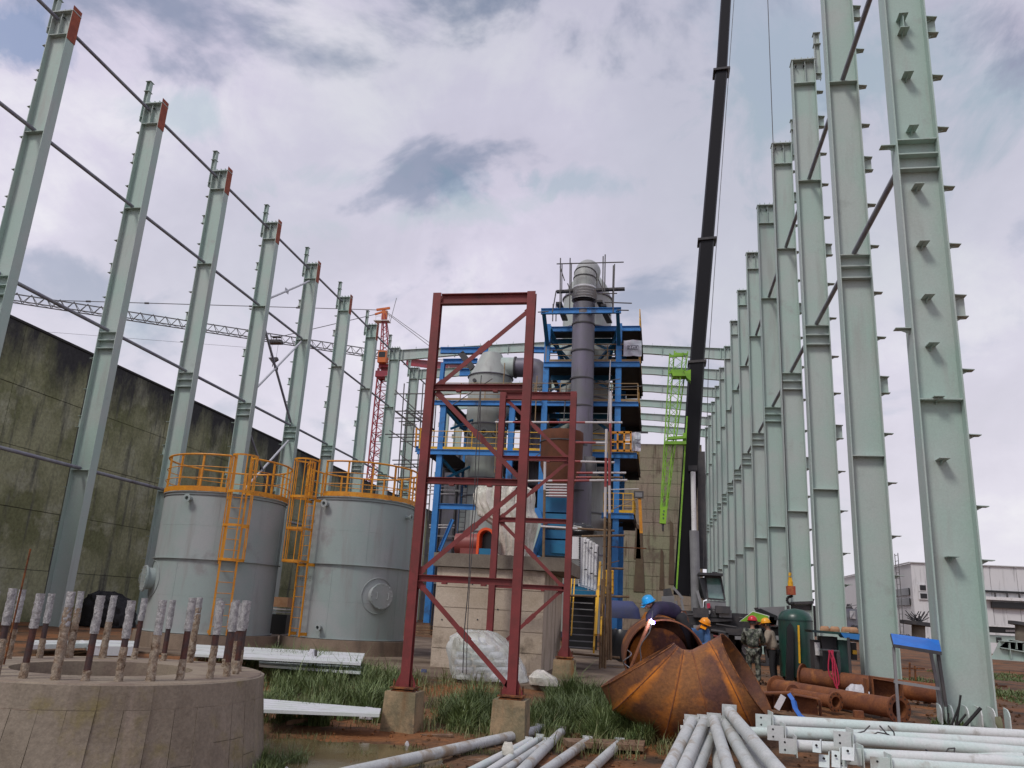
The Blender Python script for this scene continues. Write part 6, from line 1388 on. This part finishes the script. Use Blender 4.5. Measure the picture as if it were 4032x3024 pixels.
def person(label, J, shirt, trous, helmet, face, skin='skin', sleeve=True, shoe='black_rubber', gloves=None, extra=None):
    J = {k: Vector(v) for k, v in J.items()}
    t = thing('person', label, 'person', (J['pel'].x, J['pel'].y, min(J['fl'].z, J['fr'].z)), 'workers on the site')
    names = ['pel', 'waist', 'chest', 'neck', 'head', 'sl', 'el', 'wl', 'sr', 'er', 'wr', 'hl', 'kl', 'al', 'fl', 'hr', 'kr', 'ar', 'fr']
    rad = dict(pel=.13, waist=.12, chest=.145, neck=.055, head=.095, sl=.065, el=.045, wl=.032, sr=.065, er=.045, wr=.032, hl=.085, kl=.06, al=.042, fl=.04, hr=.085, kr=.06, ar=.042, fr=.04)
    E_ = [('pel', 'waist'), ('waist', 'chest'), ('chest', 'neck'), ('neck', 'head'), ('chest', 'sl'), ('sl', 'el'), ('el', 'wl'), ('chest', 'sr'), ('sr', 'er'), ('er', 'wr'), ('pel', 'hl'), ('hl', 'kl'), ('kl', 'al'), ('al', 'fl'), ('pel', 'hr'), ('hr', 'kr'), ('kr', 'ar'), ('ar', 'fr')]
    ix = {n_: i for i, n_ in enumerate(names)}
    body = skin_mesh([(J[n_], rad[n_] * .86) for n_ in names], [(ix[a], ix[b]) for a, b in E_])
    F = Vector(face).normalized(); hd = J['head']; sd_ = F.cross(Vector((0, 0, 1))).normalized()
    ball(body, hd + Vector((0, 0, .005)), .098)
    body.cyl(hd + F * .085 + Vector((0, 0, .01)), hd + F * .118 - Vector((0, 0, .02)), .012, 8, .016)
    for s in (-1, 1): ball(body, hd + sd_ * (.098 * s) - Vector((0, 0, .01)), .022, 6)
    for s, w_, e_ in ((-1, 'wl', 'el'), (1, 'wr', 'er')): hand(body, J[w_], J[w_] - J[e_], s)
    body.build('body', skin, t)
    m = MB()
    for s in (-1, 1): ball(m, hd + F * .086 + sd_ * (.034 * s) + Vector((0, 0, .02)), .011, 6)
    m.build('eyes', 'hair', t)
    MB().beam(hd + F * .094 - Vector((0, 0, .045)) - sd_ * .022, hd + F * .094 - Vector((0, 0, .045)) + sd_ * .022, .006, .008).build('mouth', 'motor_red', t)
    m = MB(); m.lathe([(.02, -.03), (.104, -.03), (.105, .03), (.09, .08), (.02, .1)], hd - F * .012, 16); m.build('hair', 'hair', t)
    k = ['pel', 'waist', 'chest', 'sl', 'el', 'wl', 'sr', 'er', 'wr']; ri = dict(pel=.175, waist=.165, chest=.185, sl=.10, el=.078, wl=.056, sr=.10, er=.078, wr=.056)
    ks = {n_: i for i, n_ in enumerate(k)}; nb = J['chest'].lerp(J['neck'], .62)
    vv = [(J[n_] if n_ not in ('wl', 'wr') else J[n_].lerp(J['el' if n_ == 'wl' else 'er'], .12), ri[n_]) for n_ in k] + [(nb, .075)]
    skin_mesh(vv, [(0, 1), (1, 2), (2, 9), (2, 3), (3, 4), (4, 5), (2, 6), (6, 7), (7, 8)]).build('jacket', shirt, t)
    k = ['pel', 'hl', 'kl', 'al', 'hr', 'kr', 'ar']; vv = [(J['pel'], .145), (J['hl'], .105), (J['kl'], .082), (J['al'], .066), (J['hr'], .105), (J['kr'], .082), (J['ar'], .066)]
    skin_mesh(vv, [(0, 1), (1, 2), (2, 3), (0, 4), (4, 5), (5, 6)]).build('trousers', trous, t)
    for a_, f_ in (('al', 'fl'), ('ar', 'fr')):
        a, b = J[a_], J[f_]; m = skin_mesh([(a + Vector((0, 0, -.03)), .055), (a.lerp(b, .5), .052), (b, .045)], [(0, 1), (1, 2)]); m.build('shoe', shoe, t)
    upv = (J['head'] - J['neck']).normalized() * .35 + Vector((0, 0, .65)); upv.normalize()
    c_ = hd + upv * .055; rot = Vector((0, 0, 1)).rotation_difference(upv).to_matrix()
    h = MB().lathe([(.15, -.015), (.155, -.005), (.128, .0), (.125, .045), (.105, .09), (.06, .122), (.004, .13)], (0, 0, 0), 24)
    for i in range(9):
        a = RD(-60 + 15 * i)
    h.v = [tuple(rot @ Vector(v) + c_) for v in h.v]; b = h; 
    vz = rot @ (F - upv * F.dot(upv)); b.beam(c_ + F * .10 - upv * .01, c_ + F * .185 - upv * .018, .14, .008, upv)
    b.beam(c_ - F * .1 + upv * .07, c_ + upv * .128, .03, .02, upv).beam(c_ + upv * .128, c_ + F * .1 + upv * .07, .03, .02, upv)
    b.build('helmet', helmet, t)
    if gloves:
        for w_, e_ in (('wl', 'el'), ('wr', 'er')):
            d = (J[w_] - J[e_]).normalized(); MB().cyl(J[w_] - d * .06, J[w_] + d * .02, .05, 12, .045).build('glove_cuff', gloves, t)
    return t
def stand(x, y, zf, h, face, lean=(0, 0), arms=None):
    F = Vector((face[0], face[1], 0)).normalized(); Rr = Vector((F.y, -F.x, 0)); s = h / 1.75; b = Vector((x, y, zf)); L_ = Vector((lean[0], lean[1], 0)); up = Vector((0, 0, 1))
    J = dict(pel=b + up * .95 * s, waist=b + up * 1.12 * s + L_ * .3, chest=b + up * 1.34 * s + L_ * .7, neck=b + up * 1.5 * s + L_ * .95, head=b + up * 1.635 * s + L_ * 1.15 + F * .03)
    for sgn, q in ((-1, 'l'), (1, 'r')):
        J['h' + q] = b + up * .88 * s + Rr * (.095 * sgn); J['k' + q] = b + up * .5 * s + Rr * (.12 * sgn) + F * .02; J['a' + q] = b + up * .1 * s + Rr * (.13 * sgn) - F * .02; J['f' + q] = b + up * .035 + Rr * (.145 * sgn) + F * .15
        J['s' + q] = J['chest'] + up * .08 * s + Rr * (.19 * sgn); J['e' + q] = J['s' + q] - up * .27 * s + Rr * (.05 * sgn); J['w' + q] = J['e' + q] - up * .22 * s + F * .06
    if arms:
        for kk, v in arms.items(): J[kk] = b + Rr * v[0] + F * v[1] + up * v[2]
    return J
c_ = S(2966, 2600, 23.7); person('worker in camouflage uniform and red helmet, standing beside the green tank', stand(c_.x, 23.7, -.02, 1.74, (.25, 1), arms=dict(el=(-.27, .08, 1.12), wl=(-.2, .3, 1.05), er=(.27, .12, 1.14), wr=(.18, .34, 1.08))), 'camo', 'camo', 'helmet_red', (.5, 1, 0))
c_ = S(3046, 2600, 24.0); person('worker in a loose beige shirt and yellow helmet, beside the camouflaged worker', stand(c_.x, 24.0, -.02, 1.70, (-1, .35), lean=(-.12, .02), arms=dict(el=(-.26, .12, 1.12), wl=(-.18, .34, 1.1), er=(.26, .10, 1.12), wr=(.18, .34, 1.16))), 'shirt_beige', 'trousers', 'helmet_yellow', (-1, .2, -.2))
c_ = S(2765, 2600, 21); J = stand(c_.x + .05, 21.2, -.02, 1.66, (-.5, -1), lean=(-.16, -.3), arms=dict(el=(-.26, .35, 1.05), wl=(-.12, .58, 1.02), er=(.24, .4, 1.05), wr=(.08, .6, .98)))
J['head'] = S(2773, 2462, 20.85); person('worker in a blue shirt and orange helmet, head bowed behind the rusty elbow', J, 'shirt_blue', 'trousers', 'helmet_orange', (-.3, -.7, -.6), gloves='glove')
hd = S(2556, 2378, 17.3)
J = dict(head=hd, neck=S(2574, 2385, 17.35), chest=S(2603, 2386, 17.45), waist=S(2642, 2398, 17.6), pel=S(2678, 2424, 17.7), sl=S(2585, 2398, 17.15), el=S(2556, 2432, 17.0), wl=S(2555, 2460, 16.85), sr=S(2585, 2396, 17.7), er=S(2553, 2428, 17.75), wr=S(2560, 2462, 17.3),
         hl=S(2684, 2440, 17.5), kl=S(2712, 2500, 17.45), al=S(2728, 2560, 18.1), fl=S(2720, 2568, 18.0), hr=S(2686, 2440, 17.95), kr=S(2722, 2505, 17.9), ar=S(2738, 2560, 18.2), fr=S(2730, 2568, 18.1))
for q in ('l', 'r'): J['a' + q].z = .80; J['f' + q].z = .735
person('welder in dark navy clothes and blue helmet, bent over the big rusty pipe section', J, 'navy', 'trousers', 'helmet_blue', (-.8, -.4, -.7), gloves='glove')
sp0 = S(2569, 2452, 16.55)
MATS['arc'] = emis('arc', (.75, .72, 1.0), 26); MATS['arc_glow'] = emis('arc_glow', (.35, .25, 1.0), 3)
t = thing('welding_arc', 'brilliant violet-white welding spark on the rim of the big rusty pipe section', 'welding spark', tuple(sp0))
ball(MB(), sp0, .036, 8).build('spark', 'arc', t)
m = MB(); rr = random.Random(2)
for k in range(8):
    d = Vector((rr.uniform(-1, 1), rr.uniform(-.6, .2), rr.uniform(-1, 1))).normalized(); m.cyl(sp0 + d * .03, sp0 + d * rr.uniform(.05, .10), .006, 4, .001)
m.build('sparks', 'arc_glow', t)
MB().cyl(sp0 + Vector((-.02, .05, .03)), sp0 + Vector((.0, .3, .22)), .01, 6).build('electrode', 'dark_steel', t)
ld = bpy.data.lights.new('welding_light', 'POINT'); ld.energy = 14; ld.color = (.7, .65, 1); ld.shadow_soft_size = .04
lo = bpy.data.objects.new('welding_light', ld); C.objects.link(lo); lo.location = sp0 + Vector((0, -.08, .05))

# ------------------------------------------------------------------ steel lying in the grass
Z8 = lambda x, y: ((900 + x * .3617) / 1.8228, (2500 + y * .3617) / 1.8228)
gp = 'white steel beams lying in the grass'
def lying(label, a, b, w_, h_, m_='white_beam', ib=True):
    t = thing('steel_beam', label, 'steel beam', tuple(a), gp)
    d = (b - a).normalized(); u = Vector((-d.y, d.x, 0)).normalized()
    MB().beam(a + Vector((0, 0, h_ / 2)), b + Vector((0, 0, h_ / 2)), .015, h_ - .032).build('web', m_, t)
    for z_ in (0.008, h_ - .008): MB().beam(a + Vector((0, 0, z_)), b + Vector((0, 0, z_)), w_, .015).build('flange', m_, t)
    for f in (.25, .5, .75): MB().box(a.lerp(b, f) + Vector((0, 0, h_ / 2)), (.015, w_ * .9, h_ - .034)).build('stiffener', m_, t)
    return t
def slab(label, pts, hgt, m_='white_beam', n=4):
    t = thing('steel_sections', label, 'steel sections', tuple(pts[0]), gp)
    a, b, c_, d = pts
    for k in range(n):      # parallel channels side by side
        f0, f1 = k / n + .03 / n, (k + 1) / n - .08 / n
        q = [a.lerp(d, f0), b.lerp(c_, f0), b.lerp(c_, f1), a.lerp(d, f1)]; m = MB(); m.prism(q, (0, 0, -hgt)); m.build('channel', m_, t)
    return t
z_ = .33
slab('long white steel sections lying behind the grass in front of the tanks', [G(*v, z_) for v in ((408, 1391), (788, 1411), (780, 1431), (408, 1411))][:1] + [G(788, 1411, z_), G(779, 1433, z_), G(408, 1413, z_)], .05, n=3)
slab('lower white steel sections half sunk in grass under the longer ones', [G(560, 1423, .16), G(786, 1440, .16), G(778, 1452, .16), G(560, 1436, .16)], .05, 'mint_pipe', 2)
slab('white ribbed steel sections lying near the muddy puddle left of the front pedestal', [G(*Z8(330, 690), -.12), G(*Z8(1660, 800), -.12), G(*Z8(1640, 862), -.12), G(*Z8(330, 812), -.12)], .05, n=5)
slab('pale green steel lattice pieces lying behind the anchor bolts at far left', [G((124) / 1.8228, 2520 / 1.8228, .25), G(352 / 1.8228, 2522 / 1.8228, .25), G(352 / 1.8228, 2534 / 1.8228, .25), G(124 / 1.8228, 2540 / 1.8228, .25)], .1, 'mint_pipe', 2)
slab('white steel section behind the anchor bolts, right of the pale lattice', [G(350 / 1.8228, 2518 / 1.8228, .3), G(540 / 1.8228, 2524 / 1.8228, .3), G(540 / 1.8228, 2548 / 1.8228, .3), G(350 / 1.8228, 2545 / 1.8228, .3)], .2, 'white_beam', 2)
a, b = G(320 / 1.8228, 2525 / 1.8228, .28), G(352 / 1.8228, 2560 / 1.8228, .1); solo(MB().beam(a, b, .08, .06), 'steel_angle', 'mint_pipe', 'short pale angle slanting down behind the anchor bolts', 'steel angle')
p = G(655, 1440, 0.05); t = thing('plastic_bottle_crate', 'small pale bag and crate with a dark upright stick on the white beams', 'bag', (p.x, p.y - .4, 0))
rows = rows_from([(1205, 1242, 2625), (1207, 1240, 2600), (1212, 1238, 2575), (1222, 1240, 2556)], p.y - .5); rowblob(rows, p.y - .5, .15, 20, .04, 6, 3).build('bag', 'bag_white', t)
MB().beam(S(1245, 2560, p.y - .5), S(1242, 2625, p.y - .5), .04, .04, (0, 1, 0)).build('stick', 'dark_steel', t)
a, b = G(*Z8(625, 985), -.42), G(*Z8(1200, 885), -.42); solo(MB().prism([a, b, b + Vector((.1, .25, 0)), a + Vector((-.02, .18, 0))], (0, 0, .06)), 'timber_plank', 'wood', 'muddy reddish plank lying at the puddle edge', 'plank')
p = G(*Z8(1500, 850), -.3); rows = [(p.z - .1, p.x - .12, p.x + .12), (p.z, p.x - .1, p.x + .12), (p.z + .1, p.x - .03, p.x + .1)]; solo(rowblob(rows, p.y, .1, 18, .04, 8, 2), 'plastic_bag', 'bag_white', 'small white plastic bag at the end of the ribbed sections by the front pedestal', 'litter')
for k, (vx, vy, w_, lab) in enumerate(((1010, 1557, .16, 'white scrap of plastic in the grass between the pedestals'), (1285, 1600, .18, 'white crumpled scrap beside the muddy pipes'), (1255, 1601, .10, 'flat white scrap left of the crumpled one'), (1215, 1558, .2, 'bluish rag in the grass at the end of the longest grey pipe'), (620, 1652, .1, 'pale scrap floating on the puddle'), (880, 1597, .08, 'tiny pale stone near the front left pedestal'), (1240, 1614, .07, 'tiny white chip on the mud'))):
    p = G(vx, vy, -.42); z0 = gz(p.x, p.y); solo(rowblob([(z0 - .02, p.x - w_ / 2, p.x + w_ / 2), (z0 + .03, p.x - w_ / 2.5, p.x + w_ / 2.5), (z0 + .07, p.x - w_ / 6, p.x + w_ / 7)], p.y, w_ * .4, 14, .03, 7, k), 'litter', 'bag_white', lab, 'litter', 'scraps of litter in the mud')
p = G(*P7(1105, 710), -.3); solo(rowblob([(p.z - .08, p.x - .07, p.x + .08), (p.z, p.x - .09, p.x + .09), (p.z + .09, p.x - .05, p.x + .06)], p.y, .08, 18, .04, 8, 5), 'rag', 'plastic_beige', 'pale rag knotted round one of the greenish pipes', 'rag')
p = G(*P7(1830, 650), -.38); solo(MB().prism([G(*P7(1450, 640), -.33), G(*P7(1960, 655), -.33), G(*P7(1950, 690), -.33), G(*P7(1480, 665), -.33)], (0, 0, -.08)), 'buried_board', 'wood', 'reddish muddy board half buried under the elbow', 'board')
for k, (zx, zy, ln) in enumerate(((560, 600, .55), (850, 745, .3), (890, 755, .28), (1640, 760, .2))):
    p = G(*P7(zx, zy), -.4); z0 = gz(p.x, p.y) + .02; solo(MB().prism([(p.x, p.y, z0), (p.x + ln, p.y + .08, z0 + .02), (p.x + ln - .05, p.y + .15, z0 + .03), (p.x + .03, p.y + .1, z0)], (0, 0, -.03)), 'timber_offcut', 'wood', ['flat wood offcut right of the front left pedestal', 'splintered wood chip under the centre pipes', 'second splintered wood chip beside the first', 'small wood chip between the muddy pipes'][k], 'offcut', 'wood scraps in the mud')
# boards and stacked items between the tanks
t = thing('stacked_sheets', 'stacked cardboard box and pale sheets seen in the gap between the two tanks', 'stack', tuple(S(1110, 2480, 27)))
for x0, y0, x1, y1, mm, nm in ((1080, 2350, 1140, 2392, 'bag_brown', 'carton'), (1068, 2394, 1135, 2402, 'tube_white', 'sheet'), (1066, 2405, 1132, 2414, 'crane_grey', 'sheet'), (1075, 2418, 1130, 2500, 'window_dark', 'dark_base')):
    p, q = S(x0, y0, 27.5), S(x1, y1, 27.5); MB().ax(p.x, q.x, 27.3, 28, q.z, p.z).build(nm, mm, t)
t = thing('timber_stack', 'small stack of pale boards behind the left post of the front red frame', 'timber stack', tuple(S(1660, 2500, 24)))
for k in range(4): MB().beam(S(1630, 2466 + k * 10, 24), S(1700, 2468 + k * 10, 24), .3, .05).build('board', 'wood', t)
# black net-covered heap against the mossy wall
rows = [(S(390, 2455, 31).z - .1, S(298, 2455, 31).x, S(498, 2455, 31).x), (.5, S(318, 2420, 31).x, S(490, 2420, 31).x), (1.0, S(345, 2380, 31).x, S(465, 2380, 31).x), (1.3, S(370, 2345, 31).x, S(430, 2345, 31).x), (1.42, S(385, 2335, 31).x, S(415, 2335, 31).x)]
solo(rowblob(rows, 31.3, 1.0, 60, .13, 12, 4, 6), 'netted_heap', 'black_net', 'black net-covered heap against the mossy concrete wall behind the anchor bolts', 'heap')

# ------------------------------------------------------------------ factory and clutter at far right
t = thing('factory_building', 'pale grey metal-clad factory hall with dark window slits, far right background', 'building', (25.2, 90, 0))
HB = 8.35
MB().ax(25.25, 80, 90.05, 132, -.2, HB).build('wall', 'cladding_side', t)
x = 25.22; k = 0
while x < 60:      # cladding sheets with raised ribs
    MB().ax(x, x + 1.17, 89.98, 90.04, -.1, HB + .02).build('cladding_sheet', 'cladding', t); MB().ax(x + 1.175, x + 1.225, 89.94, 90.04, -.1, HB + .02).build('rib', 'cladding', t) if k % 2 == 0 else None
    x += 1.23; k += 1
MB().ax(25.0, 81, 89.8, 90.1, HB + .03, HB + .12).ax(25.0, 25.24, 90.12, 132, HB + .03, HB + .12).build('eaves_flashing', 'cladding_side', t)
def slit(x0, y0, x1, y1, Yw, face='y'):
    p, q = S(x0, y0, Yw), S(x1, y1, Yw); f = MB().ax(p.x - .15, q.x + .15, Yw - .12, Yw - .02, q.z - .12, p.z + .1).build('window_frame', 'cladding', t); MB().ax(p.x, q.x, Yw - .16, Yw - .13, q.z, p.z).build('window', 'window_dark', t)
slit(3620, 2304, 3645, 2325, 89.95); slit(3622, 2336, 3650, 2357, 89.95)
p, q = S(3862, 2322, 89.9), S(4032, 2345, 89.9)
MB().ax(p.x, q.x + 20, 89.7, 89.97, p.z - .22, p.z - .02).build('window', 'window_dark', t)
for k in range(10): MB().ax(p.x + 1.1 * k, p.x + 1.1 * k + .12, 89.5, 89.68, p.z - .65, p.z - .2).build('mullion', 'dark_steel', t)
MB().ax(p.x, q.x + 20, 89.3, 89.9, p.z - .95, p.z - .66).build('canopy_ledge', 'white_paint', t); MB().ax(p.x + .8, q.x + 20, 89.6, 89.97, p.z - 1.7, p.z - 1.1).build('window', 'window_dark', t)
for (ya_, yb_, z0, z1) in ((91, 97, 5.2, 5.9), (91, 97, 4.2, 4.9), (100, 112, 5.0, 5.6)): MB().ax(25.1, 25.2, ya_, yb_, z0, z1).build('window', 'window_dark', t)
m = MB()
for y in (92.0, 93.2): m.beam((24.6, y, 1.2), (24.6, y, 9.5), .07, .07)
for k in range(14): m.beam((24.6, 92, 1.5 + k * .6), (24.6, 93.2, 1.5 + k * .6), .05, .05)
m.build('access_ladder', 'jib_grey', t)
t = thing('dark_container', 'long black container with small pale lettering at the right picture edge', 'container', tuple(S(3960, 2500, 60)))
p, q = S(3880, 2466, 60), S(4006, 2496, 60); MB().ax(p.x, q.x, 60, 62, q.z, p.z).build('body', 'window_dark', t); MB().ax(p.x, q.x, 59.7, 62, p.z + .005, p.z + .09).build('roof_edge', 'white_paint', t)
for k in range(9): c_ = S(3962 + k * 4.6, 2484, 59.95); MB().box(c_, (.045, .02, .13)).build('painted_letter', 'cladding', t)
p, q = S(3886, 2498, 60), S(4008, 2530, 60); MB().ax(p.x, q.x, 60.2, 62, q.z - .1, p.z - .01).build('lower_body', 'mint_paint', t)
MB().ax(p.x + .6, p.x + .9, 60.1, 60.2, p.z - .45, p.z - .15).build('panel_window', 'window_dark', t)
t = thing('concrete_stump', 'dark concrete column stump with a flat head at the right picture edge', 'column stump', tuple(S(4020, 2530, 45)))
MB().cyl(S(4020, 2450, 45), S(4020, 2463, 45), .55, 14).build('head', 'dark_steel', t); MB().cyl(S(4022, 2463, 45), S(4024, 2560, 45), .28, 12).build('shaft', 'concrete_cap', t)
t = thing('concrete_stump', 'concrete stump with bushy rebar on its flat head, behind the blue canopy', 'column stump', tuple(S(3610, 2530, 42)))
MB().cyl(S(3612, 2448, 42), S(3612, 2462, 42), .75, 16).build('head', 'dark_steel', t); MB().cyl(S(3616, 2462, 42), S(3618, 2530, 42), .3, 12).build('shaft', 'concrete_cap', t)
m = MB(); rr = random.Random(3)
for k in range(26): p = S(3612 + rr.uniform(-20, 20), 2448, 42); m.cyl(p, p + Vector((rr.uniform(-.4, .4), rr.uniform(-.2, .2), rr.uniform(.15, .5))), .02, 4)
m.build('rebar_bush', 'dark_steel', t)
gp = 'mint green beams dumped at the far right'
for a, b, h_, lab in (((3902, 2592), (4090, 2606), 58, 'upper mint green steel beam lying tilted at the right picture edge'), ((3935, 2548), (4090, 2575), 26, 'mint green beam lying behind the tilted one at the right picture edge')):
    p, q = S(*a, 44), S(*b, 44); hh = h_ / 3160 * 44; t = thing('steel_beam', lab, 'steel beam', tuple(p), gp)
    MB().prism([p, q, q + Vector((.1, 0, hh)), p + Vector((.45, 0, hh))], (0, .03, 0)).build('web', 'mint_paint', t); MB().beam(p + Vector((0, 0, -.02)), q + Vector((0, 0, -.02)), .4, .04).build('flange', 'mint_paint', t); MB().beam(p + Vector((.45, 0, hh + .02)), q + Vector((.1, 0, hh + .02)), .4, .04).build('flange', 'mint_paint', t)
    for k in (.3, .6): MB().box(p.lerp(q, k) + Vector((.2, -.12, hh * .5)), (.03, .2, hh * .9)).build('stiffener', 'mint_paint', t)
for k, (vx, vy, w_, h_, Y_, mm, lab) in enumerate(((3380, 2465, 70, 60, 48, 'crane_dark', 'dark machinery seen between the second and third right columns'), (3560, 2500, 70, 40, 50, 'window_dark', 'dark clutter left of the blue canopy, between right columns'), (3345, 2380, 35, 55, 60, 'dark_steel', 'grey machine part high between the third and second right columns'), (3620, 2530, 60, 22, 38, 'dark_steel', 'low dark scrap line under the blue canopy'))):
    p, q = S(vx - w_ / 2, vy + h_, Y_), S(vx + w_ / 2, vy, Y_); t = thing('site_clutter', lab, 'machinery', ((p.x + q.x) / 2, Y_, p.z))
    rows = [(p.z, p.x, q.x), ((p.z + q.z) / 2, p.x + .05, q.x - .05), (q.z, p.x + .2, q.x - .3)]; rowblob(rows, Y_, .8, 30, .18, 9, k).build('body', mm, t)
    m = MB(); rr = random.Random(k)
    for j in range(7): a = Vector((rr.uniform(p.x, q.x), Y_ - .9, rr.uniform(p.z, q.z))); m.beam(a, a + Vector((rr.uniform(-.7, .7), 0, rr.uniform(-.2, .4))), .05, .05)
    m.build('rails', 'crane_grey', t)
t = thing('notice_board', 'grey hoarding panel with a white striped square between the second and third right columns', 'board', tuple(S(3360, 2500, 55)))
p, q = S(3325, 2396, 55), S(3385, 2480, 55); MB().ax(p.x, q.x, 55, 55.1, q.z, p.z).build('panel', 'strut_steel', t); p, q = S(3345, 2405, 55), S(3368, 2437, 55); MB().ax(p.x, q.x, 54.93, 54.99, q.z, p.z).build('white_square', 'white_paint', t)
MB().beam(Vector((p.x + .05, 54.9, q.z + .05)), Vector((q.x - .05, 54.9, p.z - .05)), .02, .07, (0, 1, 0)).build('stripe', 'strut_steel', t)
for sx, sy, lab in ((3582, 2690, 'pair of thin rusty bars upright in the mud right of the second column'), (3905, 2760, 'rusty T-bar stuck in the mud right of the nearest column')):
    a = S(sx, sy, 30); t = thing('rusty_bars', lab, 'rebar', (a.x, 30, 0)); MB().cyl(a, a + Vector((.05, 0, .65)), .03, 6).cyl(a + Vector((.2, 0, 0)), a + Vector((.2, 0, .55)), .03, 6).beam(a + Vector((-.2, 0, .45)), a + Vector((.5, 0, .48)), .05, .05).build('bars', 'rust_dark', t)

# ------------------------------------------------------------------ grass
def grass(name, patches, hmin, hmax, m_, label, seed, wd=.012):
    rr = random.Random(seed); m = MB()
    for (cx_, cy_, rx, ry, n) in patches:
        for _ in range(n):
            a = rr.uniform(0, 2 * PI); q = math.sqrt(rr.random()); x, y = cx_ + rx * q * math.cos(a), cy_ + ry * q * math.sin(a)
            cl = noise.noise(Vector((x * 2.5, y * 2.5, seed)))
            if cl < -.12: continue
            z0 = gz(x, y) - .02; h_ = rr.uniform(hmin, hmax) * (1.5 if rr.random() < .06 else 1) * (.7 + .9 * max(0, cl)) * (1 - .45 * q); b = rr.uniform(0, 2 * PI); ln = rr.uniform(.15, 1.05) * h_
            dx, dy_ = math.cos(b), math.sin(b); w_ = wd * rr.uniform(.6, 1.3); px_, py_ = -dy_ * w_, dx * w_
            o = len(m.v)
            m.v += [(x - px_, y - py_, z0), (x + px_, y + py_, z0), (x + dx * ln * .3 - px_ * .8, y + dy_ * ln * .3 - py_ * .8, z0 + h_ * .6), (x + dx * ln * .3 + px_ * .8, y + dy_ * ln * .3 + py_ * .8, z0 + h_ * .6), (x + dx * ln, y + dy_ * ln, z0 + h_)]
            m.f += [[o, o + 1, o + 3, o + 2], [o + 2, o + 3, o + 4]]
    m.sm = [False] * len(m.f); o = m.build(name, m_, recalc=False); o['label'] = label; o['category'] = 'grass'; o['kind'] = 'stuff'; return o
grass('grass', [(-6.6, 16.8, 1.7, 1.9, 7000), (-5.5, 15.3, 1.0, .8, 2800), (-8.6, 19.2, 1.6, 1.4, 2600), (-3.35, 15.6, .75, 1.2, 4500), (-3.2, 14.8, .5, .5, 1600), (-1.45, 15.7, .95, 1.25, 6800), (-.8, 14.9, .7, .6, 4000), (-9.6, 20.6, 1.6, .7, 2200), (-6.2, 14.0, .9, .25, 1600), (-1.6, 17.4, .7, .5, 2500)], .28, .66, 'grass_blade', 'dense dark green grass growing round the concrete pedestals and beams', 1, .009)
grass('sparse_grass', [(-6.3, 16.6, 3.0, 2.9, 2600), (-2.4, 15.4, 2.2, 1.8, 2400), (-8.8, 19.6, 2.6, 1.6, 1500), (-4.6, 17.6, 1.8, 1.2, 1200), (-.2, 14.2, 1.0, .7, 500), (-1.0, 13.4, .8, .4, 250)], .12, .5, 'grass_pale', 'thin paler grass straggling out from the dense clumps', 31, .007)
grass('grass_tuft', [(-5.05, 10.15, .42, .7, 2600), (-4.85, 11.2, .3, .4, 700), (-4.2, 8.8, .3, .3, 500)], .15, .4, 'grass_blade', 'green grass tuft at the foot of the round foundation by the puddle', 5, .006)
grass('dry_grass', [(-4.5, 11.9, .9, .6, 500), (-3.6, 12.8, .5, .3, 350), (-3.4, 11.5, .7, .3, 200), (-5.5, 12.6, .9, .5, 600), (-2.6, 12.6, .3, .2, 200), (-6.9, 13.6, .8, .5, 500)], .08, .2, 'grass_dry', 'thin yellowish grass standing in the wet mud round the puddle', 8, .005)
grass('far_grass', [(9.5, 25.5, 1.6, 2.0, 2500), (13.5, 36, 3, 3, 3500), (5.2, 16.9, .35, .25, 300), (8.3, 30, 1.0, 1.5, 700)], .08, .25, 'grass_blade', 'patchy low green grass on the earth beyond the right-hand columns', 12, .02)
# clods, stones and chips of rubble
rr = random.Random(21); m = MB()
for _ in range(1500):
    if rr.random() < .55: x, y = rr.uniform(-6, 2.5), rr.uniform(9.5, 17)
    else: x, y = rr.uniform(1, 9), rr.uniform(15, 30)
    s_ = rr.uniform(.012, .045) * (1 if y < 18 else 1.6); z0 = gz(x, y); c_ = Vector((x, y, z0 + s_ * .3)); rt = Matrix.Rotation(rr.uniform(0, 3), 3, Vector((rr.random(), rr.random(), 1)).normalized())
    o = len(m.v); m.v += [tuple(c_ + rt @ Vector(p) * s_ * rr.uniform(.6, 1.2)) for p in ((1, 0, 0), (-1, 0, 0), (0, 1, 0), (0, -1, 0), (0, 0, .7), (0, 0, -.7))]
    m.f += [[o + a for a in f] for f in ((0, 2, 4), (2, 1, 4), (1, 3, 4), (3, 0, 4), (2, 0, 5), (1, 2, 5), (3, 1, 5), (0, 3, 5))]
m.sm = [False] * len(m.f); o = m.build('rubble', 'mud'); o['label'] = 'loose mud clods and small stones scattered over the site'; o['category'] = 'rubble'; o['kind'] = 'stuff'
for o in bpy.data.objects:
    if '_w' in o: del o['_w']
    if '_c' in o: del o['_c']
